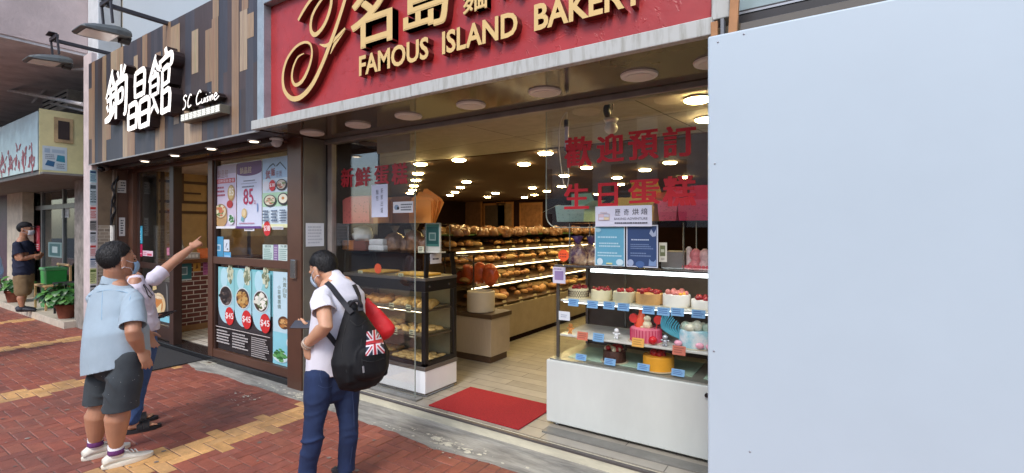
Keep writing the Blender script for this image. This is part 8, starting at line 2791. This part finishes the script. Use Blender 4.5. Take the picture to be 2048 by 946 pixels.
# ----------------------------------------------------------------- man in cap on the ledge, far left
pD = empty('person', 'man in dark cap, navy T-shirt and khaki shorts with folded arms', 'person', onZ(50, 620, .12))
dD = 9.3
fD = N(.62, .78, 0)
sdD = fD.cross(ZA)
cD = onD(52, 459, dD)
mb = MB()
kD = head(mb, cD, fD, ZA, 1.08)
nD = onD(46, 478, dD)
mb.loft([kD(0, -.03, -.05), nD, nD - V((0, 0, .05))], [.056, .058, .07], sdD)
hD = onD(48, 556, dD)
mb.loft([nD - V((0, 0, .02)), nD - V((0, 0, .16)), nD.lerp(hD, .6), hD], [(.12, .08), (.18, .12), (.16, .12), (.16, .12)], sdD)
s1, s2 = nD - V((0, 0, .10)) + sdD * .19, nD - V((0, 0, .10)) - sdD * .19
e1, e2 = s1 - V((0, 0, .27)) + fD * .08, s2 - V((0, 0, .27)) + fD * .08
w1, w2 = e1 + fD * .17 - sdD * .2 + V((0, 0, .06)), e2 + fD * .19 + sdD * .2 + V((0, 0, .02))
arm(mb, s1, e1, w1, 1.15); arm(mb, s2, e2, w2, 1.15)
hand(mb, w1, N(*(-sdD + fD * .1)), -fD, ZA, 1, curl=(.4, .4, .4, .4)); hand(mb, w2, N(*(sdD + fD * .1)), -fD, ZA, 1, curl=(.4, .4, .4, .4))
h1, h2 = hD + sdD * .09 - V((0, 0, .03)), hD - sdD * .09 - V((0, 0, .03))
a1, a2 = V((h1.x, h1.y, .2)) + fD * .02, V((h2.x, h2.y, .2)) - fD * .08
k1, k2 = h1.lerp(a1, .5), h2.lerp(a2, .5)
leg(mb, h1, k1, a1, fD, .88, 1.15); leg(mb, h2, k2, a2, fD, .88, 1.15)
finish(mb, 'body', M_skin, pD, .009, 4)
hair(kD, cD, fD, ZA, 1.08, pD, seed=3)
mb = MB()
mb.lathe(kD(0, -.012, .045), [(.098, 0), (.10, .03), (.085, .07), (.05, .09), (.01, .095)], n=24)
cp = mb.build('cap', mat('dark_cap', S(28, 28, 34), rough=0.8), pD, smooth='all')
mb = MB(); mb.loft([kD(0, .07, .06), kD(0, .13, .05), kD(0, .17, .038)], [(.075, .006), (.07, .006), (.05, .005)], sdD, 16)
mb.build('peak', mat('dark_cap'), cp, smooth='all')
facemask(kD, fD, ZA, 1.08, pD, mat('mask_white', S(206, 206, 210), rough=0.8))
mb = MB()
mb.loft([nD + V((0, 0, .0)), nD - V((0, 0, .04)), nD - V((0, 0, .14)), nD.lerp(hD, .5), onD(48, 546, dD)], [(.075, .07), (.13, .1), (.2, .135), (.185, .145), (.185, .15)], sdD, 22)
mb.loft([s1, s1.lerp(e1, .6)], [.066, .072], fD); mb.loft([s2, s2.lerp(e2, .6)], [.066, .072], fD)
finish(mb, 'shirt', mat('navy_cloth', S(34, 40, 62), rough=0.9, var=0.1), pD, .011, 5, folds(.007, 6, (1, 1, .6), 51), [(s1.lerp(e1, .62), e1 - s1, .14), (s2.lerp(e2, .62), e2 - s2, .14)])
mb = MB()
mb.loft([hD + V((0, 0, .09)), hD, hD - V((0, 0, .05))], [(.17, .14), (.175, .145), (.17, .14)], sdD)
for h_, k_ in ((h1, k1), (h2, k2)):
    mb.loft([h_, h_.lerp(k_, .6), h_.lerp(k_, .92)], [(.085, .12), (.08, .11), (.08, .108)], sdD)
finish(mb, 'shorts', mat('khaki_cloth', S(128, 106, 76), rough=0.9, var=0.12), pD, .011, 3, folds(.009, 6, (1, 1, .6), 55))
for a_ in (a1, a2):
    b_ = V((a_.x, a_.y, .12))
    so2 = MB(); so2.loft([b_ - fD * .06 + V((0, 0, .05)), b_ + V((0, 0, .055)), b_ + fD * .1 + V((0, 0, .045)), b_ + fD * .19 + V((0, 0, .035))], [(.04, .045), (.045, .05), (.048, .038), (.036, .026)], sdD)
    sh1 = so2.build('shoe', mat('black_shoe', S(34, 36, 46), rough=0.6), pD, smooth='all')
    so2 = MB(); so2.loft([V((a_.x, a_.y, .15)), a_ + V((0, 0, .02))], [.05, .047], sdD, cap=False)
    so2.build('sock', mat('dark_sock', S(40, 42, 52), rough=0.9), pD, smooth='all')

# ----------------------------------------------------------------- passer-by cut off by the frame's left edge
pE = empty('person', 'passer-by in light blue at the very left edge of the picture', 'person', onZ(-42, 716))
dE = 6.4
fE = N(-.9, -.4, 0)
sdE = fE.cross(ZA)
cE = onD(-46, 476, dE)
mb = MB()
kE = head(mb, cE, fE, ZA, 1.0)
nE = onD(-44, 508, dE)
mb.loft([kE(0, -.03, -.05), nE, nE - V((0, 0, .05))], [.054, .056, .07], sdE)
hE = V((nE.x, nE.y, .86))
mb.loft([nE - V((0, 0, .02)), nE - V((0, 0, .16)), nE.lerp(hE, .6), hE], [(.12, .08), (.17, .11), (.14, .11), (.15, .11)], sdE)
for q in (-1, 1):
    s_ = nE - V((0, 0, .09)) + sdE * (.18 * q)
    e_ = s_ - V((0, 0, .26)) - fE * .03
    w_ = e_ - V((0, 0, .22)) + fE * .07
    arm(mb, s_, e_, w_, 1.05)
    hand(mb, w_, N(0, 0, -1), -sdE * q, fE, 1, curl=(.3, .3, .35, .4))
    h_ = hE + sdE * (.085 * q)
    a_ = V((h_.x, h_.y, .09)) + fE * (.12 * q)
    leg(mb, h_, h_.lerp(a_, .5) + fE * .02, a_, fE, 1.0)
finish(mb, 'body', M_skin, pE, .009, 4)
hair(kE, cE, fE, ZA, 1.0, pE, seed=9)
eyes(kE, pE)
mb = MB()
mb.loft([nE, nE - V((0, 0, .04)), nE - V((0, 0, .13)), nE.lerp(hE, .5), hE + V((0, 0, -.02))], [(.075, .07), (.13, .1), (.19, .125), (.175, .135), (.175, .135)], sdE, 22)
for q in (-1, 1):
    s_ = nE - V((0, 0, .09)) + sdE * (.18 * q)
    mb.loft([s_, s_ - V((0, 0, .2)) - fE * .02], [.072, .078], fE)
finish(mb, 'shirt', mat('sky_cloth', S(140, 172, 200), rough=0.9, var=0.06), pE, .011, 3, folds(.007, 6, (1, 1, .6), 61))
mb = MB()
mb.loft([hE + V((0, 0, .06)), hE - V((0, 0, .06))], [(.155, .125), (.16, .125)], sdE)
for q in (-1, 1):
    h_ = hE + sdE * (.085 * q)
    a_ = V((h_.x, h_.y, .09)) + fE * (.12 * q)
    mb.loft([h_, h_.lerp(a_, .5) + fE * .02, a_], [.095, .072, .06], sdE)
    shoe(V((a_.x, a_.y, 0)) - fE * .07, V((a_.x, a_.y, 0)) + fE * .19, .1, mat('white_sneaker'), mat('sneaker_sole'), pE, .075)
finish(mb, 'trousers', mat('mid_denim'), pE, .011, 3, folds(.006, 7, (1, 1, .6), 66))
